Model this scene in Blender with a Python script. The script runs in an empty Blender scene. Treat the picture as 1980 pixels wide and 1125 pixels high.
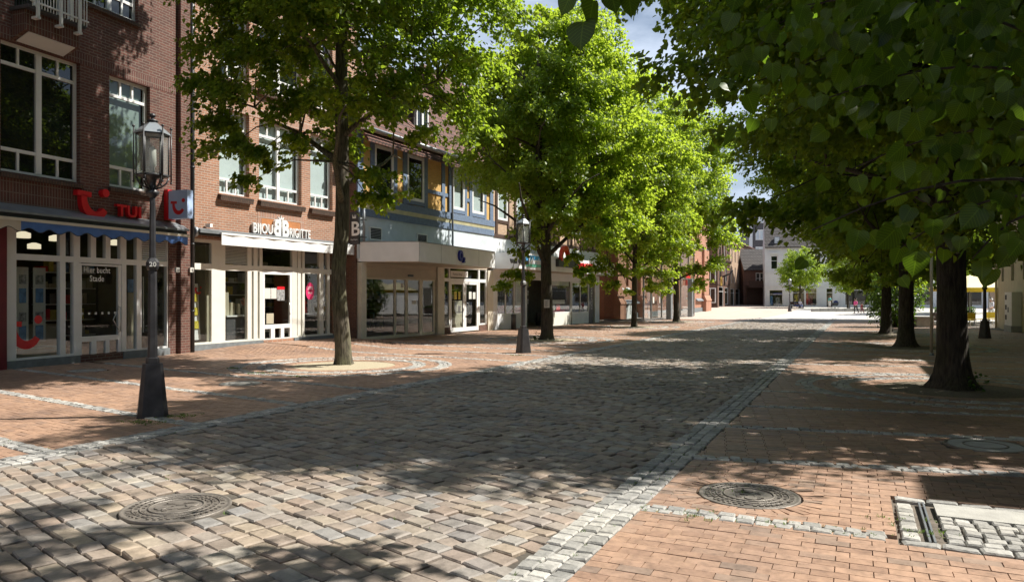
import bpy, bmesh, math, random
import numpy as np
from mathutils import Vector, Matrix
R = math.radians
random.seed(7)
S = bpy.context.scene
COL = S.collection

# ------------------------------------------------------------------ camera, sky, sun, exposure
CAMH, FPX, HOR, SLOPE = 1.6, 1430.0, 570.0, 0.0063
cam_d = bpy.data.cameras.new('camera')
cam = bpy.data.objects.new('camera', cam_d); COL.objects.link(cam)
cam.location = (0, 0, CAMH); cam.rotation_euler = (R(90), 0, 0)
cam_d.sensor_width = 36; cam_d.lens = 36 * FPX / 1980
cam_d.shift_y = 7.5 / 1980
cam_d.clip_start = 0.05; cam_d.clip_end = 3000
S.camera = cam
SUN_EL, SUN_AZ = 52.0, 8.0          # azimuth: degrees from +X towards +Y
sv = Vector((math.cos(R(SUN_EL)) * math.cos(R(SUN_AZ)), math.cos(R(SUN_EL)) * math.sin(R(SUN_AZ)), math.sin(R(SUN_EL))))
sun_d = bpy.data.lights.new('sun', 'SUN'); sun_d.energy = 5.0; sun_d.angle = R(0.55); sun_d.color = (1, 0.955, 0.87)
sun = bpy.data.objects.new('sun', sun_d); COL.objects.link(sun)
sun.rotation_euler = (-sv).to_track_quat('-Z', 'Y').to_euler(); sun.location = (20, 0, 40)
W = bpy.data.worlds.new('World'); S.world = W; W.use_nodes = True
wt = W.node_tree; wt.nodes.clear()
wo = wt.nodes.new('ShaderNodeOutputWorld'); wb = wt.nodes.new('ShaderNodeBackground')
sky = wt.nodes.new('ShaderNodeTexSky'); sky.sky_type = 'NISHITA'; sky.sun_disc = False
sky.sun_elevation = R(SUN_EL); sky.sun_rotation = R(90 - SUN_AZ); sky.air_density = 1.0; sky.dust_density = 0.6
tc = wt.nodes.new('ShaderNodeTexCoord'); mp = wt.nodes.new('ShaderNodeMapping'); mp.inputs['Scale'].default_value = (1.0, 1.0, 2.6)
nz = wt.nodes.new('ShaderNodeTexNoise'); nz.inputs['Scale'].default_value = 2.3; nz.inputs['Detail'].default_value = 8; nz.inputs['Roughness'].default_value = .6
rp = wt.nodes.new('ShaderNodeValToRGB'); rp.color_ramp.elements[0].position = .45; rp.color_ramp.elements[1].position = .62; rp.color_ramp.elements[0].color = (.2, .2, .2, 1)
mx = wt.nodes.new('ShaderNodeMix'); mx.data_type = 'RGBA'; mx.inputs[7].default_value = (8.2, 9.5, 11.6, 1)
wt.links.new(tc.outputs['Generated'], mp.inputs['Vector']); wt.links.new(mp.outputs[0], nz.inputs['Vector'])
wt.links.new(nz.outputs[0], rp.inputs[0]); wt.links.new(rp.outputs[0], mx.inputs[0])
wt.links.new(sky.outputs[0], mx.inputs[6]); wt.links.new(mx.outputs[2], wb.inputs[0]); wt.links.new(wb.outputs[0], wo.inputs[0])
wb.inputs[1].default_value = 0.05
S.view_settings.view_transform = 'Standard'; S.view_settings.look = 'None'; S.view_settings.gamma = 1; S.view_settings.exposure = 0.85
S.render.engine = 'CYCLES'
cy = S.cycles
cy.max_bounces = 7; cy.diffuse_bounces = 3; cy.glossy_bounces = 4; cy.transmission_bounces = 5; cy.transparent_max_bounces = 10
cy.use_denoising = True; cy.sample_clamp_indirect = 6; cy.caustics_reflective = False; cy.caustics_refractive = False

# ------------------------------------------------------------------ geometry helpers
def sm(x):
    x = np.clip(x, 0, 1); return x * x * (3 - 2 * x)
CA, SA = math.cos(R(25)), math.sin(R(25))
def st(x, y): return x * CA - y * SA, x * SA + y * CA          # across (s, to the right) and along (t) the street
def xy(s, t): return s * CA + t * SA, -s * SA + t * CA
def gz(x, y):
    s, t = st(x, y)
    return np.where(y < 85, -SLOPE * y, -SLOPE * 85 + .012 * (np.minimum(y, 135) - 85)) + 0.13 * sm((-13.5 - s) / 4.0) * sm((t - 15) / 4) * (1 - sm((t - 22.8) / 1.0))
def gzf(x, y): return float(gz(np.float64(x), np.float64(y)))
def at(u, v):
    """photo pixel of a point on the ground -> world point"""
    y = CAMH * FPX / (v - HOR - SLOPE * FPX); x = (u - 990) / FPX * y
    return x, y, gzf(x, y)

class MB:
    def __init__(s): s.v = []; s.f = []; s.m = []; s.sm = []; s.mi = 0
    def add(s, vs, fs, smooth=False):
        n = len(s.v); s.v += [tuple(p) for p in vs]
        for f in fs: s.f.append([n + i for i in f]); s.m.append(s.mi); s.sm.append(smooth)
        return s
    def box(s, x0, x1, y0, y1, z0, z1):
        if x0 > x1: x0, x1 = x1, x0
        if y0 > y1: y0, y1 = y1, y0
        if z0 > z1: z0, z1 = z1, z0
        return s.add([(x0,y0,z0),(x1,y0,z0),(x1,y1,z0),(x0,y1,z0),(x0,y0,z1),(x1,y0,z1),(x1,y1,z1),(x0,y1,z1)],
              [(0,3,2,1),(4,5,6,7),(0,1,5,4),(1,2,6,5),(2,3,7,6),(3,0,4,7)])
    def quad(s, a, b, c, d): return s.add([a, b, c, d], [(0, 1, 2, 3)])
    def poly(s, pts): return s.add(pts, [tuple(range(len(pts)))])
    def prism_xz(s, pts, y0, y1):
        """polygon in x,z (counter-clockwise seen from -y) extruded y0..y1 (y0 front)"""
        n = len(pts)
        vs = [(p[0], y0, p[1]) for p in pts] + [(p[0], y1, p[1]) for p in pts]
        fs = [tuple(range(n)), tuple(range(2 * n - 1, n - 1, -1))] + [(i, n + i, n + (i + 1) % n, (i + 1) % n) for i in range(n)]
        return s.add(vs, fs)
    def prism_xy(s, pts, z0, z1):
        n = len(pts)
        vs = [(p[0], p[1], z0) for p in pts] + [(p[0], p[1], z1) for p in pts]
        fs = [tuple(range(n - 1, -1, -1)), tuple(range(n, 2 * n))] + [(i, (i + 1) % n, n + (i + 1) % n, n + i) for i in range(n)]
        return s.add(vs, fs)
    def prism_yz(s, pts, x0, x1):
        n = len(pts)
        vs = [(x0, p[0], p[1]) for p in pts] + [(x1, p[0], p[1]) for p in pts]
        fs = [tuple(range(n)), tuple(range(2 * n - 1, n - 1, -1))] + [(i, n + i, n + (i + 1) % n, (i + 1) % n) for i in range(n)]
        return s.add(vs, fs)
    def lathe(s, prof, seg=16, c=(0, 0, 0), smooth=True, rot=0.0, cap=True):
        n = len(prof); vs = []
        for r, z in prof:
            for k in range(seg):
                a = rot + 2 * math.pi * k / seg
                vs.append((c[0] + r * math.cos(a), c[1] + r * math.sin(a), c[2] + z))
        fs = []
        for i in range(n - 1):
            for k in range(seg):
                k2 = (k + 1) % seg
                fs.append((i * seg + k, i * seg + k2, (i + 1) * seg + k2, (i + 1) * seg + k))
        s.add(vs, fs, smooth)
        if cap:
            b = len(s.v) - n * seg
            s.f.append([b + k for k in range(seg - 1, -1, -1)]); s.m.append(s.mi); s.sm.append(False)
            s.f.append([b + (n - 1) * seg + k for k in range(seg)]); s.m.append(s.mi); s.sm.append(False)
        return s
    def tube(s, pts, rad, seg=8, smooth=True):
        pts = [Vector(p) for p in pts]; n = len(pts)
        if not hasattr(rad, '__len__'): rad = [rad] * n
        vs = []; prev = None
        for i, p in enumerate(pts):
            d = (pts[min(i + 1, n - 1)] - pts[max(i - 1, 0)])
            d = d.normalized() if d.length > 1e-9 else Vector((0, 0, 1))
            if prev is None:
                a = Vector((0, 0, 1)) if abs(d.z) < .9 else Vector((1, 0, 0)); u = d.cross(a).normalized()
            else:
                u = (prev - d * prev.dot(d)).normalized()
            prev = u; w = d.cross(u)
            for k in range(seg):
                t = 2 * math.pi * k / seg
                vs.append(p + (u * math.cos(t) + w * math.sin(t)) * rad[i])
        fs = []
        for i in range(n - 1):
            for k in range(seg):
                k2 = (k + 1) % seg
                fs.append((i * seg + k, i * seg + k2, (i + 1) * seg + k2, (i + 1) * seg + k))
        s.add(vs, fs, smooth)
        b = len(s.v) - n * seg
        s.f.append([b + k for k in range(seg - 1, -1, -1)]); s.m.append(s.mi); s.sm.append(False)
        s.f.append([b + (n - 1) * seg + k for k in range(seg)]); s.m.append(s.mi); s.sm.append(False)
        return s
    def wall(s, x0, x1, z0, z1, holes, y=0.0, depth=0.2):
        """front wall with rectangular holes (hx0,hx1,hz0,hz1) and reveals"""
        xs = sorted(set([x0, x1] + [min(max(h[i], x0), x1) for h in holes for i in (0, 1)]))
        zs = sorted(set([z0, z1] + [min(max(h[i], z0), z1) for h in holes for i in (2, 3)]))
        for i in range(len(xs) - 1):
            for j in range(len(zs) - 1):
                cx, cz = (xs[i] + xs[i + 1]) / 2, (zs[j] + zs[j + 1]) / 2
                if any(h[0] < cx < h[1] and h[2] < cz < h[3] for h in holes): continue
                s.quad((xs[i], y, zs[j]), (xs[i + 1], y, zs[j]), (xs[i + 1], y, zs[j + 1]), (xs[i], y, zs[j + 1]))
        for a, b, c, d in holes:
            e = y + depth
            s.quad((a, y, c), (a, y, d), (a, e, d), (a, e, c)); s.quad((b, y, c), (b, e, c), (b, e, d), (b, y, d))
            s.quad((a, y, c), (a, e, c), (b, e, c), (b, y, c)); s.quad((a, y, d), (b, y, d), (b, e, d), (a, e, d))
        return s
    def build(s, name, mat, parent=None, loc=(0, 0, 0), rz=0.0):
        me = bpy.data.meshes.new(name); me.from_pydata(s.v, [], s.f)
        for m in (mat if isinstance(mat, (list, tuple)) else [mat]): me.materials.append(m)
        me.polygons.foreach_set('material_index', s.m); me.polygons.foreach_set('use_smooth', s.sm); me.update()
        o = bpy.data.objects.new(name, me); COL.objects.link(o)
        o.location = loc; o.rotation_euler = (0, 0, rz)
        if parent: o.parent = parent
        return o

def mesh_np(name, V, Q, mat, parent=None, smooth=False):
    me = bpy.data.meshes.new(name); V = np.asarray(V, np.float32); Q = np.asarray(Q, np.int32)
    k = Q.shape[1]
    me.vertices.add(len(V)); me.vertices.foreach_set('co', V.ravel())
    me.loops.add(Q.size); me.loops.foreach_set('vertex_index', Q.ravel())
    me.polygons.add(len(Q)); me.polygons.foreach_set('loop_start', np.arange(0, Q.size, k, dtype=np.int32))
    me.polygons.foreach_set('loop_total', np.full(len(Q), k, np.int32))
    me.polygons.foreach_set('use_smooth', np.full(len(Q), bool(smooth)))
    for m in (mat if isinstance(mat, (list, tuple)) else [mat]): me.materials.append(m)
    me.update(calc_edges=True); me.validate()
    o = bpy.data.objects.new(name, me); COL.objects.link(o)
    if parent: o.parent = parent
    return o

def tag(o, label=None, cat=None, group=None, kind=None):
    if label: o['label'] = label
    if cat: o['category'] = cat
    if group: o['group'] = group
    if kind: o['kind'] = kind
    return o
def thing(name, label, cat, loc=(0, 0, 0), rz=0.0, group=None):
    o = bpy.data.objects.new(name, None); COL.objects.link(o); o.empty_display_size = .2
    o.location = loc; o.rotation_euler = (0, 0, rz)
    return tag(o, label, cat, group)
def struct(o): o['kind'] = 'structure'; return o
def dup(root, loc, rz=0.0, label=None, scale=1.0):
    r = root.copy(); COL.objects.link(r); r.location = loc; r.rotation_euler = (0, 0, rz); r.scale = (scale,) * 3
    if label: r['label'] = label
    for ch in list(root.children):
        c = ch.copy(); COL.objects.link(c); c.parent = r
        for g in list(ch.children):
            d = g.copy(); COL.objects.link(d); d.parent = c
    return r
def text(name, body, size, mat, parent, loc, rot=(R(90), 0, 0), ext=.01, off=0.0, align='LEFT', sx=1.0, w=None):
    c = bpy.data.curves.new(name, 'FONT'); c.body = body; c.size = size; c.extrude = ext; c.offset = off
    c.align_x = align; c.materials.append(mat); c.resolution_u = 4; c.space_character = 1.08
    tmp = bpy.data.objects.new('tmp_text', c); COL.objects.link(tmp)
    me = bpy.data.meshes.new_from_object(tmp.evaluated_get(bpy.context.evaluated_depsgraph_get())); me.name = name
    bpy.data.objects.remove(tmp); bpy.data.curves.remove(c)
    if not me.materials: me.materials.append(mat)
    if w:
        xs = [v.co.x for v in me.vertices]; sx = w / (max(xs) - min(xs))
        for v in me.vertices: v.co.x -= min(xs)
    o = bpy.data.objects.new(name, me); COL.objects.link(o); o.location = loc; o.rotation_euler = rot; o.scale = (sx, 1, 1)
    if parent: o.parent = parent
    return o

class Fac:
    """a facade line: local x runs along it away from the camera, y into the house, z up from its base"""
    def __init__(s, x, y, theta, zb):
        s.x, s.y, s.th, s.zb = x, y, R(theta), zb
        s.d = (math.sin(s.th), math.cos(s.th)); s.n = (-s.d[1], s.d[0]); s.rz = R(90) - s.th
    def X(s, u, off=0.0):
        k = (u - 990) / FPX; ox, oy = s.x + s.n[0] * off, s.y + s.n[1] * off
        return (k * oy - ox) / (s.d[0] - k * s.d[1])
    def P(s, u, v, off=0.0):
        x = s.X(u, off); y = s.y + s.n[1] * off + x * s.d[1]
        return x, CAMH - (v - HOR) / FPX * y - s.zb
    def Z(s, u, v, off=0.0): return s.P(u, v, off)[1]
    def thing(s, name, label, cat): return thing(name, label, cat, (s.x, s.y, s.zb), s.rz)
    def world(s, x, off=0.0): return s.x + s.d[0] * x + s.n[0] * off, s.y + s.d[1] * x + s.n[1] * off

# ------------------------------------------------------------------ materials
def newmat(name):
    m = bpy.data.materials.new(name); m.use_nodes = True; nt = m.node_tree; b = nt.nodes['Principled BSDF']
    return m, nt, b
def N(nt, t, **kw):
    n = nt.nodes.new(t)
    for k, v in kw.items():
        if k.startswith('i_'): n.inputs[k[2:].replace('_', ' ')].default_value = v
        else: setattr(n, k, v)
    return n
def rgb(c): return (c[0], c[1], c[2], 1)
def ramp(nt, stops):
    n = nt.nodes.new('ShaderNodeValToRGB'); cr = n.color_ramp
    while len(cr.elements) < len(stops): cr.elements.new(.5)
    for e, (p, c) in zip(cr.elements, stops): e.position = p; e.color = rgb(c)
    return n
def mixc(nt, a, b, fac, mode='MIX'):
    n = nt.nodes.new('ShaderNodeMix'); n.data_type = 'RGBA'; n.blend_type = mode
    for s, v in ((0, fac), (6, a), (7, b)):
        if isinstance(v, (tuple, list)): n.inputs[s].default_value = rgb(v)
        elif isinstance(v, (int, float)): n.inputs[s].default_value = v
        else: nt.links.new(v, n.inputs[s])
    return n.outputs[2]
def paint(name, c, rough=.5, var=.12, scale=3.0, metal=0.0, bump=0.0, spec=.5):
    """a plain surface with a little uneven wear"""
    m, nt, b = newmat(name)
    t = N(nt, 'ShaderNodeTexCoord'); n = N(nt, 'ShaderNodeTexNoise'); n.inputs['Scale'].default_value = scale; n.inputs['Detail'].default_value = 7
    nt.links.new(t.outputs['Object'], n.inputs['Vector'])
    r = ramp(nt, [(.3, tuple(x * (1 - var) for x in c)), (.7, tuple(min(1, x * (1 + var)) for x in c))])
    nt.links.new(n.outputs[0], r.inputs[0]); nt.links.new(r.outputs[0], b.inputs['Base Color'])
    b.inputs['Roughness'].default_value = rough; b.inputs['Metallic'].default_value = metal
    b.inputs['Specular IOR Level'].default_value = spec
    if bump:
        n2 = N(nt, 'ShaderNodeTexNoise'); n2.inputs['Scale'].default_value = scale * 12; n2.inputs['Detail'].default_value = 5
        nt.links.new(t.outputs['Object'], n2.inputs['Vector'])
        bp = N(nt, 'ShaderNodeBump'); bp.inputs['Strength'].default_value = bump; bp.inputs['Distance'].default_value = .01
        nt.links.new(n2.outputs[0], bp.inputs['Height']); nt.links.new(bp.outputs[0], b.inputs['Normal'])
    return m
def brickmat(name, c1, c2, mortar, bw=.24, bh=.075, soldier=False, mort=.011, dark=.35):
    m, nt, b = newmat(name)
    t = N(nt, 'ShaderNodeTexCoord'); sp = N(nt, 'ShaderNodeSeparateXYZ'); nt.links.new(t.outputs['Object'], sp.inputs[0])
    ad = N(nt, 'ShaderNodeMath', operation='ADD'); nt.links.new(sp.outputs[0], ad.inputs[0]); nt.links.new(sp.outputs[1], ad.inputs[1])
    cb = N(nt, 'ShaderNodeCombineXYZ')
    nt.links.new(ad.outputs[0], cb.inputs[1 if soldier else 0]); nt.links.new(sp.outputs[2], cb.inputs[0 if soldier else 1])
    br = N(nt, 'ShaderNodeTexBrick'); br.inputs['Scale'].default_value = 1; br.inputs['Brick Width'].default_value = bw
    br.inputs['Row Height'].default_value = bh; br.inputs['Mortar Size'].default_value = mort; br.inputs['Mortar Smooth'].default_value = .2
    br.inputs['Color1'].default_value = rgb(c1); br.inputs['Color2'].default_value = rgb(c2); br.inputs['Mortar'].default_value = rgb(mortar)
    br.inputs['Bias'].default_value = -.1
    if soldier: br.offset = 0
    nt.links.new(cb.outputs[0], br.inputs['Vector'])
    n = N(nt, 'ShaderNodeTexNoise'); n.inputs['Scale'].default_value = 1.1; n.inputs['Detail'].default_value = 9; n.inputs['Roughness'].default_value = .65
    nt.links.new(t.outputs['Object'], n.inputs['Vector'])
    r = ramp(nt, [(.32, (1 - dark,) * 3), (.68, (1.0, 1.0, 1.0))]); nt.links.new(n.outputs[0], r.inputs[0])
    n3 = N(nt, 'ShaderNodeTexNoise'); n3.inputs['Scale'].default_value = 60; n3.inputs['Detail'].default_value = 3
    nt.links.new(t.outputs['Object'], n3.inputs['Vector'])
    r3 = ramp(nt, [(.3, (.78,) * 3), (.7, (1.12,) * 3)]); nt.links.new(n3.outputs[0], r3.inputs[0])
    c = mixc(nt, br.outputs['Color'], r.outputs[0], 1.0, 'MULTIPLY'); c = mixc(nt, c, r3.outputs[0], 1.0, 'MULTIPLY')
    nt.links.new(c, b.inputs['Base Color']); b.inputs['Roughness'].default_value = .85
    bp = N(nt, 'ShaderNodeBump'); bp.invert = True; bp.inputs['Strength'].default_value = .6; bp.inputs['Distance'].default_value = .008
    nt.links.new(br.outputs['Fac'], bp.inputs['Height']); nt.links.new(bp.outputs[0], b.inputs['Normal'])
    return m
def stonemat(name, stops, rough=.8, spot=.0, bump=.5, nscale=9.0):
    """paving: one colour per stone (random per island) with grain"""
    m, nt, b = newmat(name)
    g = N(nt, 'ShaderNodeNewGeometry'); r = ramp(nt, stops); r.color_ramp.interpolation = 'LINEAR'
    nt.links.new(g.outputs['Random Per Island'], r.inputs[0])
    t = N(nt, 'ShaderNodeTexCoord'); n = N(nt, 'ShaderNodeTexNoise'); n.inputs['Scale'].default_value = nscale; n.inputs['Detail'].default_value = 10; n.inputs['Roughness'].default_value = .7
    nt.links.new(t.outputs['Object'], n.inputs['Vector'])
    r2 = ramp(nt, [(.28, (.6,) * 3), (.5, (1.0,) * 3), (.75, (1.3,) * 3)]); nt.links.new(n.outputs[0], r2.inputs[0])
    n5 = N(nt, 'ShaderNodeTexNoise'); n5.inputs['Scale'].default_value = .55; n5.inputs['Detail'].default_value = 6
    nt.links.new(t.outputs['Object'], n5.inputs['Vector'])
    r5 = ramp(nt, [(.3, (.66, .67, .70)), (.45, (.92, .92, .93)), (.7, (1.1, 1.08, 1.04))]); nt.links.new(n5.outputs[0], r5.inputs[0])
    c = mixc(nt, r.outputs[0], r2.outputs[0], 1.0, 'MULTIPLY'); c = mixc(nt, c, r5.outputs[0], 1.0, 'MULTIPLY')
    nt.links.new(c, b.inputs['Base Color']); b.inputs['Roughness'].default_value = rough
    if bump:
        n2 = N(nt, 'ShaderNodeTexNoise'); n2.inputs['Scale'].default_value = 26; n2.inputs['Detail'].default_value = 8
        nt.links.new(t.outputs['Object'], n2.inputs['Vector'])
        bp = N(nt, 'ShaderNodeBump'); bp.inputs['Strength'].default_value = bump; bp.inputs['Distance'].default_value = .012
        nt.links.new(n2.outputs[0], bp.inputs['Height']); nt.links.new(bp.outputs[0], b.inputs['Normal'])
    return m
def leafmat(name, dark, light, trans, tfac=.5):
    m, nt, b = newmat(name); nt.nodes.remove(b); out = nt.nodes['Material Output']
    g = N(nt, 'ShaderNodeNewGeometry'); r = ramp(nt, [(0, dark), (1, light)]); nt.links.new(g.outputs['Random Per Island'], r.inputs[0])
    d = N(nt, 'ShaderNodeBsdfPrincipled'); d.inputs['Roughness'].default_value = .42; nt.links.new(r.outputs[0], d.inputs['Base Color'])
    d.inputs['Specular IOR Level'].default_value = .35
    t = N(nt, 'ShaderNodeBsdfTranslucent'); rt = ramp(nt, [(0, tuple(x * .75 for x in trans)), (1, trans)]); nt.links.new(g.outputs['Random Per Island'], rt.inputs[0])
    nt.links.new(rt.outputs[0], t.inputs['Color'])
    mx = N(nt, 'ShaderNodeMixShader'); mx.inputs[0].default_value = tfac
    nt.links.new(d.outputs[0], mx.inputs[1]); nt.links.new(t.outputs[0], mx.inputs[2]); nt.links.new(mx.outputs[0], out.inputs[0])
    return m
def glassmat(name, tint=(.92, .96, .95), refl=1.45):
    m, nt, b = newmat(name); nt.nodes.remove(b); out = nt.nodes['Material Output']
    lw = N(nt, 'ShaderNodeLayerWeight'); lw.inputs['Blend'].default_value = .5
    pw = N(nt, 'ShaderNodeMath', operation='POWER'); nt.links.new(lw.outputs['Facing'], pw.inputs[0]); pw.inputs[1].default_value = 4.0
    f = N(nt, 'ShaderNodeMath', operation='MULTIPLY_ADD'); nt.links.new(pw.outputs[0], f.inputs[0]); f.inputs[1].default_value = .9; f.inputs[2].default_value = ((refl - 1) / (refl + 1)) ** 2 * 1.6
    tr = N(nt, 'ShaderNodeBsdfTransparent'); tr.inputs[0].default_value = rgb(tint)
    gl = N(nt, 'ShaderNodeBsdfGlossy'); gl.inputs['Roughness'].default_value = .015; gl.inputs['Color'].default_value = (.95, .95, .95, 1)
    mx = N(nt, 'ShaderNodeMixShader'); nt.links.new(f.outputs[0], mx.inputs[0]); nt.links.new(tr.outputs[0], mx.inputs[1]); nt.links.new(gl.outputs[0], mx.inputs[2])
    nt.links.new(mx.outputs[0], out.inputs[0]); return m
def barkmat(name, c1, c2, sc=1.0):
    m, nt, b = newmat(name)
    t = N(nt, 'ShaderNodeTexCoord'); mp = N(nt, 'ShaderNodeMapping'); mp.inputs['Scale'].default_value = (16 * sc, 16 * sc, 2.2 * sc)
    nt.links.new(t.outputs['Object'], mp.inputs[0])
    n = N(nt, 'ShaderNodeTexNoise'); n.inputs['Scale'].default_value = 1.6; n.inputs['Detail'].default_value = 9; n.inputs['Roughness'].default_value = .65
    nt.links.new(mp.outputs[0], n.inputs['Vector'])
    r = ramp(nt, [(.36, c1), (.6, c2)]); nt.links.new(n.outputs[0], r.inputs[0])
    n2 = N(nt, 'ShaderNodeTexNoise'); n2.inputs['Scale'].default_value = 1.4; n2.inputs['Detail'].default_value = 5; nt.links.new(t.outputs['Object'], n2.inputs['Vector'])
    r2 = ramp(nt, [(.4, (1, 1, 1)), (.7, (.8, .95, .6))]); nt.links.new(n2.outputs[0], r2.inputs[0])
    nt.links.new(mixc(nt, r.outputs[0], r2.outputs[0], 1.0, 'MULTIPLY'), b.inputs['Base Color']); b.inputs['Roughness'].default_value = .9
    bp = N(nt, 'ShaderNodeBump'); bp.inputs['Strength'].default_value = .9; bp.inputs['Distance'].default_value = .03
    nt.links.new(n.outputs[0], bp.inputs['Height']); nt.links.new(bp.outputs[0], b.inputs['Normal'])
    return m
def groundmat(name, c1, c2, scale=6.0, rough=.95):
    m, nt, b = newmat(name)
    t = N(nt, 'ShaderNodeTexCoord'); n = N(nt, 'ShaderNodeTexNoise'); n.inputs['Scale'].default_value = scale; n.inputs['Detail'].default_value = 11; n.inputs['Roughness'].default_value = .7
    nt.links.new(t.outputs['Object'], n.inputs['Vector']); r = ramp(nt, [(.35, c1), (.65, c2)]); nt.links.new(n.outputs[0], r.inputs[0])
    nt.links.new(r.outputs[0], b.inputs['Base Color']); b.inputs['Roughness'].default_value = rough
    bp = N(nt, 'ShaderNodeBump'); bp.inputs['Strength'].default_value = .5; bp.inputs['Distance'].default_value = .02
    nt.links.new(n.outputs[0], bp.inputs['Height']); nt.links.new(bp.outputs[0], b.inputs['Normal'])
    return m
def tilemat(name, c1, c2, joint, bw=.22, bh=.3):
    return brickmat(name, c1, c2, joint, bw, bh, mort=.03, dark=.3)

M = {}
M['white'] = paint('white_paint', (.74, .74, .73), .4, .04)
M['canopy'] = paint('white_canopy', (.80, .81, .83), .45, .07, 1.6)
M['cream'] = paint('cream_paint', (.72, .70, .63), .5, .05)
M['ivory'] = paint('ivory_paint', (.62, .57, .47), .5, .06)
M['white_render'] = paint('white_render', (.68, .69, .70), .8, .06, 1.2, bump=.2)
M['grey_stone'] = paint('grey_stone', (.16, .18, .19), .75, .2, 6)
M['black'] = paint('black_metal', (.022, .023, .025), .42, .3, 5, spec=.5)
M['lampmetal'] = paint('lamp_iron', (.038, .037, .04), .4, .35, 6, bump=.15)
M['dark'] = paint('dark_inside', (.028, .026, .024), .8, .2)
M['darkgrey'] = paint('dark_grey', (.07, .07, .075), .55, .2)
M['zinc'] = paint('zinc', (.27, .29, .31), .45, .15, 4, metal=.6)
M['steel'] = paint('steel', (.45, .46, .47), .3, .1, 4, metal=.9)
M['red'] = paint('red_sign', (.62, .012, .02), .35, .08)
M['darkred'] = paint('dark_red', (.13, .008, .018), .45, .2)
M['blue'] = paint('awning_blue', (.07, .16, .42), .8, .1, 8)
M['beam_blue'] = paint('blue_timber', (.14, .19, .28), .6, .2, 9)
M['pale_blue'] = paint('pale_blue_panel', (.58, .64, .69), .6, .08)
M['beam_brown'] = paint('brown_timber', (.06, .032, .022), .7, .3, 9)
M['signblue'] = paint('light_blue_sign', (.42, .55, .80), .4, .03)
M['o2blue'] = paint('deep_blue_letter', (.02, .025, .32), .35, .1)
M['blind_dk'] = paint('dim_blind', (.16, .21, .19), .7, .1)
M['blind'] = paint('window_blind', (.50, .56, .57), .7, .05)
M['interior'] = paint('shop_interior', (.11, .095, .07), .8, .2)
M['interior_l'] = paint('pale_shop_interior', (.42, .38, .28), .8, .12)
M['room_floor'] = paint('shop_floor', (.2, .17, .13), .5, .2)
M['soffit'] = paint('beige_soffit', (.5, .44, .35), .7, .06)
M['glass'] = glassmat('window_glass')
M['glassd'] = paint('dark_window_glass', (.010, .013, .013), .02, .3, 2, spec=.8)
M['shopglass'] = glassmat('shop_glass', (.80, .84, .83), 1.6)
def frosted(name):
    m, nt, b = newmat(name); nt.nodes.remove(b); out = nt.nodes['Material Output']
    tr = N(nt, 'ShaderNodeBsdfTransparent'); tr.inputs[0].default_value = (.85, .88, .86, 1); tl = N(nt, 'ShaderNodeBsdfTranslucent'); tl.inputs[0].default_value = (.75, .77, .75, 1); d = N(nt, 'ShaderNodeBsdfPrincipled'); d.inputs['Base Color'].default_value = (.55, .57, .56, 1); d.inputs['Roughness'].default_value = .15
    a = N(nt, 'ShaderNodeMixShader'); a.inputs[0].default_value = .5; nt.links.new(tl.outputs[0], a.inputs[1]); nt.links.new(d.outputs[0], a.inputs[2])
    m2 = N(nt, 'ShaderNodeMixShader'); m2.inputs[0].default_value = .27; nt.links.new(tr.outputs[0], m2.inputs[1]); nt.links.new(a.outputs[0], m2.inputs[2]); nt.links.new(m2.outputs[0], out.inputs[0]); return m
M['lampglass'] = frosted('lantern_glass')
M['brick_dk'] = brickmat('dark_red_brick', (.17, .062, .044), (.105, .042, .033), (.22, .17, .135))
M['brick_dk_s'] = brickmat('dark_red_soldier_brick', (.165, .06, .044), (.11, .042, .034), (.22, .17, .135), soldier=True)
M['brick_or'] = brickmat('orange_red_brick', (.45, .21, .12), (.31, .15, .09), (.47, .39, .32), dark=.24)
M['brick_or_s'] = brickmat('orange_soldier_brick', (.42, .205, .13), (.31, .16, .108), (.49, .41, .345), soldier=True, dark=.2)
M['brick_sill'] = brickmat('brown_sill_brick', (.13, .075, .05), (.085, .05, .036), (.05, .04, .03), soldier=True)
M['brick_och'] = brickmat('ochre_brick', (.72, .43, .12), (.62, .36, .095), (.6, .42, .2), dark=.15)
M['brick_buff'] = brickmat('buff_brick', (.52, .34, .21), (.42, .27, .17), (.54, .43, .34), dark=.2)
M['brick_goth'] = brickmat('church_red_brick', (.50, .20, .105), (.40, .15, .085), (.44, .32, .25), dark=.2)
M['brick_far'] = brickmat('brown_red_brick', (.19, .085, .055), (.13, .06, .042), (.2, .14, .11), dark=.2)
M['tile_red'] = tilemat('red_roof_tile', (.20, .085, .06), (.13, .06, .048), (.03, .018, .015))
M['tile_dk'] = tilemat('dark_roof_tile', (.045, .036, .034), (.03, .025, .024), (.13, .12, .115), .5, .55)
M['poster_w'] = paint('poster_paper', (.62, .61, .57), .6, .06)
M['poster_b'] = paint('poster_blue', (.13, .27, .5), .5, .35, 8)
M['poster_g'] = paint('poster_photo', (.3, .3, .3), .5, .7, 14)
M['poster_y'] = paint('poster_yellow', (.55, .45, .06), .5, .3, 14)
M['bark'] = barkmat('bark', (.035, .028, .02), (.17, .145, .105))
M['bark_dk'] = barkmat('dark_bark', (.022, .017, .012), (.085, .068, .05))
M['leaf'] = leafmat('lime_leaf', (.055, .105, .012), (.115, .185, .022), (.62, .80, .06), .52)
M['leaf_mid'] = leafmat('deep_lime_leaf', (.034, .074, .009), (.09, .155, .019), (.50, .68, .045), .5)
M['leaf_shade'] = leafmat('shaded_lime_leaf', (.014, .038, .005), (.042, .090, .011), (.20, .36, .02), .40)  # lime leaf with the shade and backlight of its crown mixed into the colour
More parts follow.
